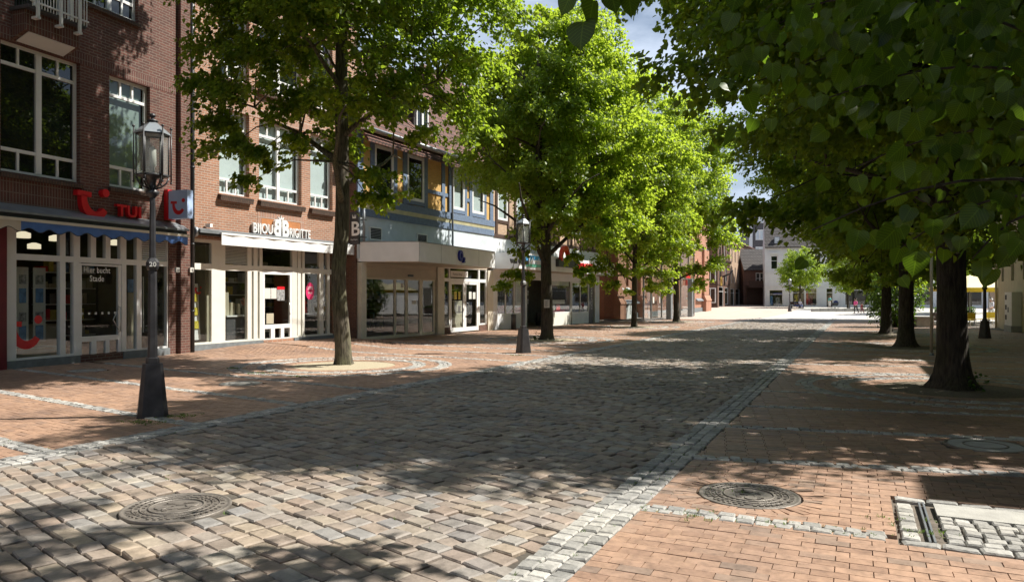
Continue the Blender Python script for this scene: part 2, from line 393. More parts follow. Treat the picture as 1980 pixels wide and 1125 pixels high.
def veinmat(name, base):
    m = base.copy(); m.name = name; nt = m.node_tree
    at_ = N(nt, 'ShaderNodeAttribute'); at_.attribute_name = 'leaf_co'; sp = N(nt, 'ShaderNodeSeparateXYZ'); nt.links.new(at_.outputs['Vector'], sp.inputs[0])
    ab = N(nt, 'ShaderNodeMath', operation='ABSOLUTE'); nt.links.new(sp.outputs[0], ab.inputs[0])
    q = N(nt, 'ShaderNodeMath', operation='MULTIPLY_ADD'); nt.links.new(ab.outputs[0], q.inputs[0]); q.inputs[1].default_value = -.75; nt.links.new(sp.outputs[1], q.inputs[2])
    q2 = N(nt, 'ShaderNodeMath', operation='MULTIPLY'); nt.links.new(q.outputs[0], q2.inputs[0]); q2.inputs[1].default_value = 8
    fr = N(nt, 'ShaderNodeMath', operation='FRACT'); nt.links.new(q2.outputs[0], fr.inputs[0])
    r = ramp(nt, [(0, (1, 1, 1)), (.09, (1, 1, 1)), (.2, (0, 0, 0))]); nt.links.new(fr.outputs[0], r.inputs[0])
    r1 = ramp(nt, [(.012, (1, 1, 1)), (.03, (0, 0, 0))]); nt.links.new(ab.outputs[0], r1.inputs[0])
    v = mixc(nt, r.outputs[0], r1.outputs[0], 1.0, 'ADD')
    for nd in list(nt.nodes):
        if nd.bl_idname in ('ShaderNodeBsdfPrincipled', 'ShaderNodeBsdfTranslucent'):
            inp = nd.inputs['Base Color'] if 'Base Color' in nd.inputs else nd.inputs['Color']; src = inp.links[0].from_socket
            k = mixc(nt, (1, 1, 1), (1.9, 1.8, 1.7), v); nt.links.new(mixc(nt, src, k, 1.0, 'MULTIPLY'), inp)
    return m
M['leaf_vein'] = veinmat('veined_leaf', M['leaf_shade'])
M['leaf_bush'] = leafmat('bush_leaf', (.025, .06, .012), (.06, .13, .025), (.2, .35, .05), .35)
M['grass'] = leafmat('weed_green', (.05, .11, .015), (.12, .2, .03), (.25, .4, .05), .3)
M['skin'] = paint('skin', (.5, .3, .21), .55, .05)
M['hair'] = paint('brown_hair', (.05, .03, .02), .6, .2)
M['hair_g'] = paint('grey_hair', (.4, .38, .36), .6, .1)
# ------------------------------------------------------------------ ground
def sheet(name, pts_st, mat, z, step=2.0):
    s0, s1, t0, t1 = pts_st
    ns, nt_ = max(1, int((s1 - s0) / step)), max(1, int((t1 - t0) / step))
    ss, tt = np.meshgrid(np.linspace(s0, s1, ns + 1), np.linspace(t0, t1, nt_ + 1), indexing='ij')
    x = ss * CA + tt * SA; y = -ss * SA + tt * CA
    V = np.stack([x, y, gz(x, y) + z], -1).reshape(-1, 3)
    i, j = np.meshgrid(np.arange(ns), np.arange(nt_), indexing='ij'); a = (i * (nt_ + 1) + j).ravel()
    return mesh_np(name, V, np.stack([a, a + nt_ + 1, a + nt_ + 2, a + 1], -1), mat)
g = MB()
M['earth'] = groundmat('joint_sand', (.09, .075, .06), (.17, .14, .11), 8)
gb = sheet('ground', (-90, 130, -30, 70), M['earth'], -.028, 1.0); struct(gb)
M['farground'] = groundmat('far_paving', (.37, .355, .335), (.48, .46, .43), 1.6)
V = []
for yy in (60, 85, 135, 1500):
    for xx in (-900, 900): V.append((xx * (yy / 400 if yy > 60 else .4), yy, gzf(0., float(yy)) - .03))
fg = mesh_np('ground', V, [[0, 1, 3, 2], [2, 3, 5, 4], [4, 5, 7, 6]], M['farground']); struct(fg)

def infrustum(x, y): return (y > .9) & (np.abs(x) < .74 * y + 3.0) & (y < 75)
COVERS = [(at(342, 979)[:2], .40), (at(1448, 956)[:2], .40), (at(1905, 860)[:2], .42), (at(465, 741)[:2], .40), (at(168, 716)[:2], .4)]
T_LEFT = [(664, 706), (1058, 657), (1226, 632), (1308, 622)]
T_RIGHT = [(1842, 752), (1752, 671), (1713, 645)]
TREES_L = [at(*p) for p in T_LEFT]; TREES_R = [at(*p) for p in T_RIGHT]
PIT_R = 2.65
BOX = (.27, 2.6, 5.48, 6.78)     # sett-filled cover, s0 s1 t0 t1
rng = np.random.default_rng(3)
def stones(name, x, y, hw, hl, ang, mat, z=0.0, zj=.004, inset=.18, jit=.1, tilt=.02, deep=.04, parent=None, rings=3):
    """x,y centres; hw along ang, hl across; every stone its own island"""
    n = len(x); hw = np.broadcast_to(hw, n).astype(float); hl = np.broadcast_to(hl, n).astype(float); ang = np.broadcast_to(ang, n)
    c, s_ = np.cos(ang), np.sin(ang)
    cz = gz(x, y) + z + rng.normal(0, zj, n); tx, ty = rng.normal(0, tilt, n), rng.normal(0, tilt, n)
    sx = np.array([-1, 1, 1, -1]); sy = np.array([-1, -1, 1, 1])
    lx = hw[:, None] * sx * (1 + rng.uniform(-jit, jit, (n, 4))); ly = hl[:, None] * sy * (1 + rng.uniform(-jit, jit, (n, 4)))
    out = []
    specs = [(1.0, -deep), (1.0, -.010), (1 - inset, 0.0)] if rings == 3 else [(1.0, -deep), (1 - inset, 0.0)]
    for k, dz in specs:
        mx_ = lx * k if rings == 3 else lx - np.sign(lx) * (.002 if k < 1 else 0)
        my_ = ly * k if rings == 3 else ly - np.sign(ly) * (.002 if k < 1 else 0)
        wx = x[:, None] + mx_ * c[:, None] - my_ * s_[:, None]; wy = y[:, None] + mx_ * s_[:, None] + my_ * c[:, None]
        wz = cz[:, None] + dz + mx_ * tx[:, None] + my_ * ty[:, None]
        out.append(np.stack([wx, wy, wz], -1))
    nr = len(specs); V = np.concatenate(out, 1).reshape(-1, 3)
    base = (np.arange(n) * 4 * nr)[:, None]; F = []
    for r in range(nr - 1):
        for k in range(4):
            k2 = (k + 1) % 4; F.append(base + np.array([r * 4 + k, r * 4 + k2, r * 4 + 4 + k2, r * 4 + 4 + k]))
    F.append(base + np.array([(nr - 1) * 4 + k for k in range(4)]))
    return mesh_np(name, V, np.concatenate(F, 0), mat, parent)
def field(org, ang, ext_u, ext_v, pitch_v, len_u, bond=.5, wob=0.0, lenvar=0.0, curve=None):
    """rows along ang; returns centres and half lengths"""
    us, vs, hl = [], [], []
    nv = int((ext_v[1] - ext_v[0]) / pitch_v)
    for j in range(nv):
        v = ext_v[0] + (j + .5) * pitch_v
        n = int((ext_u[1] - ext_u[0]) / len_u) + 2
        L = len_u * (1 + lenvar * rng.uniform(-1, 1, n))
        e = ext_u[0] + (bond * len_u * (j % 2) if bond >= 0 else rng.uniform(0, len_u)) + np.concatenate([[0], np.cumsum(L)])
        us.append((e[:-1] + e[1:]) / 2); hl.append(L / 2); vs.append(np.full(n, v) + wob * np.sin(us[-1] * .9 + j * .13))
    u, v, h = np.concatenate(us), np.concatenate(vs), np.concatenate(hl)
    c, s_ = math.cos(ang), math.sin(ang)
    return org[0] + u * c - v * s_, org[1] + u * s_ + v * c, h
def pits(x, y, r):
    m = np.zeros(len(x), bool)
    for p in TREES_L + TREES_R: m |= np.hypot(x - p[0], y - p[1]) < r
    return m
def trim(x, y, h, ang, bound, keep):
    """cut bricks at the line s = bound; keep +1 keeps the right side"""
    k = math.cos(ang) * CA - math.sin(ang) * SA; s, t = st(x, y); lo, hi = s - h * k, s + h * k
    if keep > 0: lo = np.maximum(lo, bound)
    else: hi = np.minimum(hi, bound)
    h2 = (hi - lo) / 2 / k; du = ((lo + hi) / 2 - s) / k; ok = h2 > .018
    return x + du * math.cos(ang), y + du * math.sin(ang), np.maximum(h2, .01), ok
def covers(x, y, k=1.0):
    m = np.zeros(len(x), bool)
    for (cx, cy_), r in COVERS: m |= np.hypot(x - cx, y - cy_) < r * k + .02
    return m
M['sett'] = stonemat('old_setts', [(0, (0.199, 0.163, 0.134)), (.25, (0.270, 0.216, 0.173)), (.45, (0.251, 0.229, 0.206)), (.6, (0.312, 0.257, 0.194)), (.75, (0.284, 0.218, 0.173)), (.9, (0.222, 0.213, 0.204)), (1, (0.350, 0.312, 0.261))], .7)
M['granite'] = stonemat('pale_granite_setts', [(0, (0.233, 0.228, 0.214)), (.5, (0.326, 0.316, 0.293)), (1, (0.437, 0.423, 0.391))], .65, bump=.6, nscale=22)
M['brickpave'] = stonemat('paving_brick', [(0, (0.276, 0.171, 0.119)), (.3, (0.335, 0.212, 0.146)), (.6, (0.364, 0.233, 0.163)), (.8, (0.316, 0.202, 0.143)), (.93, (0.279, 0.196, 0.147)), (1, (0.230, 0.163, 0.125))], .58, bump=.15, nscale=14)
M['brickpave_l'] = stonemat('paving_brick_orange', [(0, (0.300, 0.184, 0.125)), (.3, (0.359, 0.225, 0.153)), (.6, (0.393, 0.247, 0.169)), (.8, (0.335, 0.212, 0.149)), (1, (0.283, 0.186, 0.138))], .58, bump=.15, nscale=14)
# road of old setts, rows running askew
ROAD = (-7.42, -1.86)
A_ROW = R(-42)
M['roadbed'] = groundmat('road_bed', (.05, .043, .036), (.11, .095, .075), 9)
struct(sheet('road_bed', (ROAD[0] - .3, ROAD[1] + .3, 1, 62), M['roadbed'], -.021, 1.0))
x, y, h = field((0, 0), A_ROW, (-75, 40), (-12, 95), .150, .205, -1, .012, .17)
s, t = st(x, y)
m = (s > ROAD[0] - .02) & (s < ROAD[1] + .03) & infrustum(x, y) & ~covers(x, y, 1.02) & (t < 62)
struct(stones('cobbled_road', x[m], y[m], h[m] - .006, .0690, np.full(m.sum(), A_ROW) + rng.normal(0, .035, m.sum()), M['sett'], zj=.005, jit=.09, tilt=.032, inset=.13))
# granite edge strips, three setts wide
for name, s0, s1 in (('granite_strip', -7.78, -7.42), ('granite_strip', -1.86, -1.50)):
    x, y, h = field(xy(s0, -4), R(65), (0, 72), (-(s1 - s0), 0), (s1 - s0) / 3, .112, -1, 0, .2)
    m = infrustum(x, y) & ~pits(x, y, PIT_R - .1)
    struct(stones(name, x[m], y[m], h[m] - .004, (s1 - s0) / 6 - .003, np.full(m.sum(), R(65)) + rng.normal(0, .05, m.sum()), M['granite'], z=.006, zj=.005, jit=.1, tilt=.04))
# left pavement: frame turned by -10 degrees
phi = math.atan(.18); A_L = R(-25) - phi
def qL(s, t): return t + .18 * (s + 8)
qs = [1.0, 3.0, 5.0, 6.9, 8.9, 10.9, 17.4, 19.4, 21.3, 23.3, 29.6, 31.6, 33.6, 35.5, 37.5, 39.4, 44.5, 46.5, 48.5, 54, 56, 58]
ox, oy = xy(-8, 0)
x, y, h = field((ox, oy), A_L, (-16, 34), (-2, 70), .1, .205, .5, 0, 0)
x, y, h, okk = trim(x, y, h, A_L, -7.775, -1); s, t = st(x, y); q = qL(s, t)
onstrip = np.min(np.abs(q[:, None] - np.array(qs)[None]), axis=1) * math.cos(phi) < .085
m = okk & (s > -18.9) & ~onstrip & infrustum(x, y) & ~pits(x, y, PIT_R - .13) & ~covers(x, y, 1.0) & (y < 62)
struct(stones('brick_pavement', x[m], y[m], h[m] - .0012, .0488, np.full(m.sum(), A_L), M['brickpave_l'], zj=.0012, jit=.006, tilt=.004, deep=.032, rings=2))
xs, ys, hs, ws = [], [], [], []
for q0 in qs:
    for k in (-.5, .5):
        n = 110; L = .125 * (1 + .2 * rng.uniform(-1, 1, n)); e = np.cumsum(L); u = -11.2 + e - L / 2 - (0 if k < 0 else .07)
        qq = q0 * math.cos(phi) + k * .105
        c, s_ = math.cos(A_L), math.sin(A_L)
        xs.append(ox + u * c - qq * s_); ys.append(oy + u * s_ + qq * c); hs.append(L / 2)
x, y, h = map(np.concatenate, (xs, ys, hs)); s, t = st(x, y)
m = (s < -7.7) & (s > -18.2) & infrustum(x, y) & ~pits(x, y, PIT_R - .1) & ~covers(x, y, 1.1)
struct(stones('granite_strip', x[m], y[m], h[m] - .004, .0505, np.full(m.sum(), A_L) + rng.normal(0, .04, m.sum()), M['granite'], z=.005, zj=.004, jit=.1, tilt=.04))
# right pavement: bricks in rows across, cross strips slightly fanned
A_R0 = R(-25); tilt_r = math.atan(.17); A_R1 = R(-25) + tilt_r
def strip_t(k, s): return 5.6 + 2.0 * k + (0 if k == 0 else .17) * (s + 1.5) if k < 4 else 5.6 + 2.0 * k + .17 * (s + 1.5)
inbox = lambda s, t: (s > BOX[0]) & (s < BOX[1]) & (t > BOX[2]) & (t < BOX[3])
xs, ys, hs, an = [], [], [], []
x, y, h = field(xy(-1.8, 5.6), A_R0, (0, 10), (-8, 3.0), .102, .21, .38, 0, 0)
x, y, h, okk = trim(x, y, h, A_R0, -1.495, 1); s, t = st(x, y)
bx_m = (t > BOX[2] - .05) & (t < BOX[3] + .03) & (s < BOX[0] + .1); x2, y2, h2, ok2 = trim(x, y, h, A_R0, BOX[0] - .02, -1); x, y, h = np.where(bx_m, x2, x), np.where(bx_m, y2, y), np.where(bx_m, h2, h); okk = okk & (ok2 | ~bx_m); s, t = st(x, y); m = okk & (t < 7.75 + .17 * (s + 1.5)) & infrustum(x, y) & ~inbox(s, t); xs.append(x[m]); ys.append(y[m]); hs.append(h[m]); an.append(np.full(m.sum(), A_R0))
x, y, h = field(xy(-1.5, 7.6), A_R1, (-2.0, 14), (-.05, 70), .102, .21, .08, 0, 0)
x, y, h, okk = trim(x, y, h, A_R1, -1.495, 1); s, t = st(x, y); m = okk & (s < 8) & (t > 7.55 + .17 * (s + 1.5)) & infrustum(x, y) & (y < 64); xs.append(x[m]); ys.append(y[m]); hs.append(h[m]); an.append(np.full(m.sum(), A_R1))
x, y, h, a = map(np.concatenate, (xs, ys, hs, an))
s, t = st(x, y); KS = [k for k in list(range(0, 5)) + list(range(6, 11)) + list(range(12, 28)) if k not in (13, 14, 19)]
onstrip = np.min(np.stack([np.abs(t - (5.6 if k == 0 else 5.6 + 2.0 * k + .17 * (s + 1.5))) for k in KS]), axis=0) < .09
m = ~onstrip & ~pits(x, y, PIT_R - .13) & ~covers(x, y, 1.0) & (np.hypot(x - COVERS[1][0][0], y - COVERS[1][0][1]) > .5)
struct(stones('brick_pavement', x[m], y[m], h[m] - .0012, .0498, a[m], M['brickpave'], zj=.0012, jit=.006, tilt=.004, deep=.032, rings=2))
xs, ys, hs, an = [], [], [], []
for k in list(range(0, 5)) + list(range(6, 11)) + list(range(12, 28)):
    if k in (13, 14, 19): continue
    for r in (-.5, .5):
        n = 90; L = .125 * (1 + .2 * rng.uniform(-1, 1, n)); ss = -1.5 + np.cumsum(L) - L / 2 - (0 if r < 0 else .07)
        tt = np.array([strip_t(k, q) for q in ss]) + r * .105; X_, Y_ = xy(ss, tt)
        xs.append(X_); ys.append(Y_); hs.append(L / 2); an.append(np.full(n, A_R0 if k == 0 else A_R1))
x, y, h, a = map(np.concatenate, (xs, ys, hs, an)); s, t = st(x, y)
m = (s < 8) & infrustum(x, y) & ~pits(x, y, PIT_R - .1) & ~covers(x, y, 1.05) & ~((t < 6.5) & (s > BOX[0] - .12))
struct(stones('granite_strip', x[m], y[m], h[m] - .004, .0505, a[m] + rng.normal(0, .04, m.sum()), M['granite'], z=.005, zj=.004, jit=.1, tilt=.04))
# rings of setts and bricks round the trees
M['pit_sand'] = groundmat('tree_pit_sand', (.30, .25, .17), (.46, .40, .28), 30)
M['pit_soil'] = groundmat('tree_pit_soil', (.09, .075, .055), (.19, .16, .11), 22)
def ring(cx, cy_, r, w, L):
    n = int(2 * math.pi * r / L); a = np.arange(n) * 2 * math.pi / n + rng.uniform(0, 1)
    return cx + r * np.cos(a), cy_ + r * np.sin(a), np.full(n, math.pi * r / n), a + math.pi / 2
sx_, bx_ = [], []
for cx, cy_, cz in TREES_L + TREES_R:
    for r in (PIT_R - .06, PIT_R - .17, PIT_R - .28, 1.95, 1.84, 1.73): sx_.append(ring(cx, cy_, r, .05, .14))
    for r in (1.30, 1.41, 1.52, 1.63, 2.05, 2.16, 2.27): bx_.append(ring(cx, cy_, r, .05, .21))
    d = MB(); P = [(1.7 * math.cos(a) + cx, 1.7 * math.sin(a) + cy_) for a in np.arange(40) * math.pi / 20]
    d.add([(cx, cy_, gzf(cx, cy_) + .03)] + [(p[0], p[1], gzf(*p) - .022) for p in P], [(0, 1 + k, 1 + (k + 1) % 40) for k in range(40)], True)
    struct(d.build('tree_pit', M['pit_sand' if (cx, cy_, cz) in TREES_L else 'pit_soil']))
x, y, h, a = [np.concatenate(c) for c in zip(*sx_)]; m = infrustum(x, y) & ~covers(x, y, 1.1)
struct(stones('granite_ring', x[m], y[m], h[m] - .006, .05, a[m] + rng.normal(0, .04, m.sum()), M['granite'], z=.006, zj=.004, jit=.1, tilt=.04))
x, y, h, a = [np.concatenate(c) for c in zip(*bx_)]; m = infrustum(x, y)
struct(stones('brick_ring', x[m], y[m], h[m] - .003, .052, a[m], M['brickpave_l'], zj=.002, jit=.03, tilt=.01, deep=.032, rings=2))
# bricks laid radially round the right manhole
cx, cy_ = COVERS[1][0]
n = 44; a = np.arange(n) * 2 * math.pi / n
struct(stones('brick_ring', cx + .515 * np.cos(a), cy_ + .515 * np.sin(a), np.full(n, .098), np.full(n, .03), a, M['brickpave'], zj=.002, jit=.03, tilt=.01, deep=.032, rings=2))
# far square: pale setts
M['farsett'] = brickmat('far_setts', (.42, .40, .37), (.33, .31, .29), (.16, .15, .14), .22, .18)
sq = sheet('square', (-7.3, 60, 61, 125), M['farground'], .004, 4.0); struct(sq)
M['farbrick'] = groundmat('far_brick_paving', (.40, .33, .27), (.50, .42, .36), 1.2)
sq = sheet('brick_pavement', (-19.5, -7.3, 61, 125), M['farbrick'], .004, 4.0); struct(sq)
sq = sheet('square', (8.2, 60, 30, 61), M['farground'], .004, 4.0); struct(sq)

# manhole covers
M['iron'] = paint('cast_iron', (.20, .178, .155), .45, .3, 9, metal=.35, bump=.3)
M['concrete'] = paint('concrete', (.36, .35, .32), .85, .15, 7, bump=.4)
def manhole(label, loc, kind, rz):
    t = thing('manhole_cover', label, 'manhole cover', (loc[0], loc[1], gzf(*loc)), rz)
    R_ = .40
    f = MB(); f.lathe([(R_, -.02), (R_, .001), (R_ - .004, .004), (R_ - .022, .004), (R_ - .025, .0), (R_ - .04, .0)], 48, cap=False)
    f.build('frame', M['iron'], t)
    c = MB(); c.lathe([(R_ - .04, -.006), (R_ - .04, .001)], 48)
    if kind == 'iron':
        for r0, n, w, hh in ((.335, 44, .013, .028), (.285, 36, .013, .02), (.235, 30, .013, .02)):
            for k in range(n):
                if k % max(1, n // 6) == 0: continue
                a = 2 * math.pi * k / n; ca, sa = math.cos(a), math.sin(a); q = []
                for dr, dw in ((-hh / 2, -w), (hh / 2, -w), (hh / 2, w), (-hh / 2, w)):
                    q.append(((r0 + dr) * ca - dw * sa, (r0 + dr) * sa + dw * ca))
                c.prism_xy(q, .0005, .009)
        for r0, r1 in ((.19, .205), (.255, .262), (.308, .315)):
            c.lathe([(r0, .0005), (r0, .010), (r1, .010), (r1, .0005)], 48, cap=False)
        rr = random.Random(5)
        for k in range(24):
            px, py = rr.uniform(-.12, .12), rr.uniform(-.1, .1); w_, h_ = rr.uniform(.008, .04), rr.uniform(.006, .02)
            c.box(px - w_, px + w_, py - h_, py + h_, .0005, .005 + .002 * (k % 3))
        for s in (-1, 1): c.lathe([(.05, .0005), (.05, .008), (.045, .009)], 16, (s * .11, 0, 0))
        c.build('lid', M['iron'], t)
    else:
        c.build('lid', M['concrete'], t)
        for k in range(16):
            pass
        q = MB(); q.lathe([(.22, .0), (.22, .007), (.2, .007), (.2, 0)], 40, cap=False); q.build('iron_band', M['iron'], t)
    return t
manhole('round cast iron manhole cover set in the cobbled road', COVERS[0][0], 'iron', .4)
manhole('round cast iron manhole cover ringed by radial paving bricks', COVERS[1][0], 'iron', 1.4)
manhole('pale concrete filled manhole cover in the right brick pavement', COVERS[2][0], 'concrete', .2)
manhole('pale concrete filled manhole cover beside the left tree circle', COVERS[3][0], 'concrete', .2)
manhole('shaded round manhole cover in front of the travel agency door', COVERS[4][0], 'concrete', .9)
# square cover with sett infill
def sett_cover():
    s0, s1, t0, t1 = BOX; ox, oy = xy(s0, t0)
    t = thing('service_cover', 'square service cover infilled with setts and pale slabs in the right pavement', 'service cover', (ox, oy, gzf(ox, oy)), R(-25))
    b = MB(); b.mi = 0
    L = t1 - t0
    for k in range(2): b.box(.165 + k * .03, .178 + k * .03, .12, L - .13, -.02, .002)
    for x0 in (1.02, 1.72): b.box(x0, x0 + .018, .12, L - .13, -.02, .003)
    b.build('steel_rail', M['zinc'], t)
    c = MB(); c.box(.27, .98, L * .62, L - .15, -.02, .004); c.build('concrete_slab', M['concrete'], t)
    c = MB(); c.box(1.07, 1.55, L * .62, L - .15, -.02, .006); c.build('concrete_slab', M['concrete'], t)
    xs, ys, hw, hl = [], [], [], []
    for row, yy in enumerate(np.arange(.2, L - .12, .113)):
        xx = .27
        while xx < s1 - s0 - .1:
            w = .11 * random.uniform(.85, 1.25); cxx = xx + w / 2
            if not (yy > L * .6 and cxx < 1.6) and not any(abs(cxx - q) < .06 for q in (1.03, 1.73)):
                xs.append(cxx); ys.append(yy); hw.append(w / 2 - .006); hl.append(.05)
            xx += w
    for yy in (.055, L - .06):
        xx = 0
        while xx < s1 - s0:
            w = .2 * random.uniform(.8, 1.2); xs.append(xx + w / 2); ys.append(yy); hw.append(w / 2 - .006); hl.append(.05); xx += w
    yy = .17
    while yy < L - .2: xs.append(.06); ys.append(yy); hw.append(.055); hl.append(.05); yy += .112
    X = np.array(xs); Y = np.array(ys); wx, wy = xy(s0 + X, t0 + Y)
    o = stones('sett_infill', wx, wy, np.array(hw), np.array(hl), np.full(len(X), R(-25)), M['granite'], z=.004, zj=.005, jit=.09, tilt=.04)
    o.parent = t; o.matrix_parent_inverse = (Matrix.Translation(t.location) @ Matrix.Rotation(R(-25), 4, 'Z')).inverted()
    n = MB(); 
    xx = 0
    return t
sett_cover()
# weeds in the joints
def weeds():
    V, F = [], []
    def tuft(x, y, n, sc):
        z = gzf(x, y)
        for _ in range(n):
            a = random.uniform(0, 6.28); r = random.uniform(0, .03) * sc; L = random.uniform(.015, .04) * sc; w = .006 * sc; l = random.uniform(.2, 1.3)
            bx, by = x + r * math.cos(a), y + r * math.sin(a); dx, dy = math.cos(a) * L * l, math.sin(a) * L * l
            px, py = -math.sin(a) * w, math.cos(a) * w; k = len(V)
            V.extend([(bx - px * .4, by - py * .4, z), (bx + px * .4, by + py * .4, z), (bx + dx * .6 + px, by + dy * .6 + py, z + L * .7), (bx + dx, by + dy, z + L)])
            F.append((k, k + 1, k + 2, k + 3))
    for _ in range(200):
        k = random.random()
        if k < .35: s, t = random.uniform(-1.85, -1.5), random.uniform(2, 9)
        elif k < .6: s, t = random.uniform(-1.5, .3), 5.6 + random.uniform(-.11, .11)
        elif k < .75: s, t = random.uniform(-7.78, -7.4), random.uniform(2, 14)
        elif k < .9: s, t = random.uniform(-7.4, -1.9), random.uniform(3, 9)
        else: s, t = random.uniform(-12, -7.8), 5.0 + random.uniform(-.1, .1)
        if k >= .9: t = 5.0 - .18 * (s + 8) + random.uniform(-.1, .1)
        x, y = xy(s, t)
        if y > 1 and abs(x) < .72 * y + .5: tuft(x, y, random.randint(3, 9), random.uniform(.3, .65))
    for u, v, n in ((330, 806, 40), (260, 815, 30), (290, 818, 24), (360, 803, 30), (1000, 687, 24), (1400, 945, 6), (500, 722, 60), (455, 712, 60), (580, 728, 40), (1365, 1000, 10), (1780, 1030, 14), (1745, 1005, 12)):
        x, y, z = at(u, v)
        for _ in range(n): tuft(x + random.gauss(0, .12), y + random.gauss(0, .06), 7, random.uniform(.45, .9))
    o = mesh_np('weeds', V, F, M['grass']); tag(o, 'small green weeds growing in the paving joints', 'weeds', kind='stuff')
weeds()
# ------------------------------------------------------------------ trees
def leaves_np(P, D, Nn, L, w=1.0):
    """heart-shaped leaves: 6 verts, 2 quads"""
    D = D / np.linalg.norm(D, axis=1, keepdims=True); Nn = Nn - D * (Nn * D).sum(1, keepdims=True); Nn /= np.linalg.norm(Nn, axis=1, keepdims=True) + 1e-9
    B = np.cross(D, Nn); L = L[:, None]
    pts = [(0, 0, 0), (.46 * w, .22, .13), (.40 * w, .62, .09), (0, 1.02, -.08), (-.40 * w, .62, .09), (-.46 * w, .22, .13)]
    V = np.stack([P + L * (a * B + b * D + c * Nn) for a, b, c in pts], 1).reshape(-1, 3)
    k = (np.arange(len(P)) * 6)[:, None]
    return V, np.concatenate([k + np.array([0, 1, 2, 3]), k + np.array([0, 3, 4, 5])], 0)
def make_tree(seed, height, z0, z1, rx, ry, ncl, nleaf, leaf, trunk_r, mat, bark, lean=None, extra=(), cut=None, clump=.75, flare=1.0, shape=1.0, sides=14, off=(0, 0)):
    """returns (trunk mesh builder, leaf verts, leaf quads); origin at the foot"""
    g = np.random.default_rng(seed); rr = random.Random(seed)
    lean = lean or [(0, 0, 0), (0, 0, height)]
    def axis(z):
        for a, b in zip(lean[:-1], lean[1:]):
            if z <= b[2] or b is lean[-1]:
                f = min(1, max(0, (z - a[2]) / (b[2] - a[2]))); f = f * f * (3 - 2 * f) if len(lean) > 2 else f
                return Vector((a[0] + (b[0] - a[0]) * f, a[1] + (b[1] - a[1]) * f, z))
    tb = MB(); zs = [-.1, 0, .06, .15, .3, .6] + list(np.arange(1.1, z1 * .93, .7)); rads = []
    for z in zs:
        k = max(0, 1 - max(z, 0) / height); r = trunk_r * (.32 + .68 * k ** .8) * (1 if z < z0 + 3 else max(.25, 1 - (z - z0 - 3) / (height - z0)))
        r *= 1 + .75 * flare * math.exp(-max(z, 0) / .16) + .12 * flare * math.exp(-max(z, 0) / .7); rads.append(r)
    n0 = len(tb.v); tb.tube([axis(max(z, 0)) + Vector((0, 0, min(z, 0))) for z in zs], rads, sides)
    # roots and lumps: push trunk verts by a noise of angle and height
    for i in range(n0, len(tb.v)):
        p = Vector(tb.v[i]); a = math.atan2(p.y, p.x); ax = axis(max(0, p.z)); d = Vector((p.x - ax.x, p.y - ax.y, 0)); 
        k = .10 * math.sin(5 * a + seed) * math.exp(-max(p.z, 0) / .35) * 2.2 + .035 * math.sin(3 * a + p.z * 1.7) + .03 * math.sin(7 * a - p.z * 2.3)
        tb.v[i] = tuple(p + d * k)
    # cluster centres
    C = []; gold = 2.39996
    zc, hz = (z0 + z1) / 2, (z1 - z0) / 2
    tries = 0
    while len(C) < ncl and tries < ncl * 40:
        tries += 1
        q = g.normal(size=3); q /= np.linalg.norm(q); r = g.uniform(0.12, 1) ** .45
        e = q * r
        zz = e[2]; width = (1 - .28 * max(0, zz) * shape)
        c = np.array([e[0] * rx * width, e[1] * ry * width, zc + zz * hz])
        # lumpy outline
        lump = 1 + .16 * math.sin(3.1 * math.atan2(e[1], e[0]) + seed + zz * 4) + .1 * math.sin(5.3 * zz + seed * 2.1)
        c[:2] *= lump
        if cut is not None and cut(c): continue
        if C:
            dmin = np.min(np.linalg.norm((np.array([x[:3] for x in C]) - c - np.array([off[0], off[1], 0])) / np.array([1, 1, .7]), axis=1))
            if dmin < clump * .72 and g.uniform() < .85: continue
        c[0] += off[0]; c[1] += off[1]
        C.append((c[0], c[1], c[2], g.uniform(.75, 1.25) * clump, 1.0))
    for e in extra: C.append(e)
    # limbs: a few main limbs, each cluster reached by a thin branch from its nearest limb
    limbs = []
    nl = 15
    for k in range(nl):
        zb = z0 * .72 + (z1 - z0) * .72 * (k / nl) ** 1.1; a = k * gold + seed; up = rr.uniform(.5, 1.1)
        ln = min(rx, ry) * (.82 - .3 * k / nl) * rr.uniform(.8, 1.1); p = axis(zb); r0 = trunk_r * (.42 - .24 * k / nl); pts = []
        for j in range(6):
            f = j / 5; pts.append(p + Vector((math.cos(a + .25 * f) * ln * f, math.sin(a + .25 * f) * ln * f, up * ln * (f - .25 * f * f))) + Vector((rr.gauss(0, .06), rr.gauss(0, .06), rr.gauss(0, .05))) * f)
        tb.tube(pts, [r0 * (1 - .8 * j / 5) for j in range(6)], 7); limbs += [(q, r0 * (1 - .8 * j / 5)) for j, q in enumerate(pts) if j > 1]
    LP = np.array([tuple(l[0]) for l in limbs])
    V, F, off = [], [], 0
    for (cx, cy_, cz, cr, dens) in C:
        c = Vector((cx, cy_, cz)); dd = np.linalg.norm((LP - np.array([cx, cy_, cz])) * np.array([1, 1, 1.0]) , axis=1) + np.maximum(0, LP[:, 2] - cz) * .8
        li = int(np.argmin(dd)); b = limbs[li][0]; mid = (b + c) / 2 + Vector((0, 0, .12 * (c - b).length))
        tb.tube([b, mid, c], [min(.035, limbs[li][1]), .016, .006], 5)
        n = int(nleaf * dens * (cr / clump) ** 1.5 * g.uniform(.7, 1.3))
        # sprays: several twigs radiating from the cluster centre, leaves hanging along them
        nt_ = 9; tw = g.normal(size=(nt_, 3)) * np.array([1, 1, .45]); tw /= np.linalg.norm(tw, axis=1, keepdims=True)
        o = np.array([cx, cy_, 0]); on = np.linalg.norm(o) + 1e-6; tw = tw + .45 * o / on; 
        ti = g.integers(0, nt_, n); f = g.uniform(.1, 1, n) ** .7
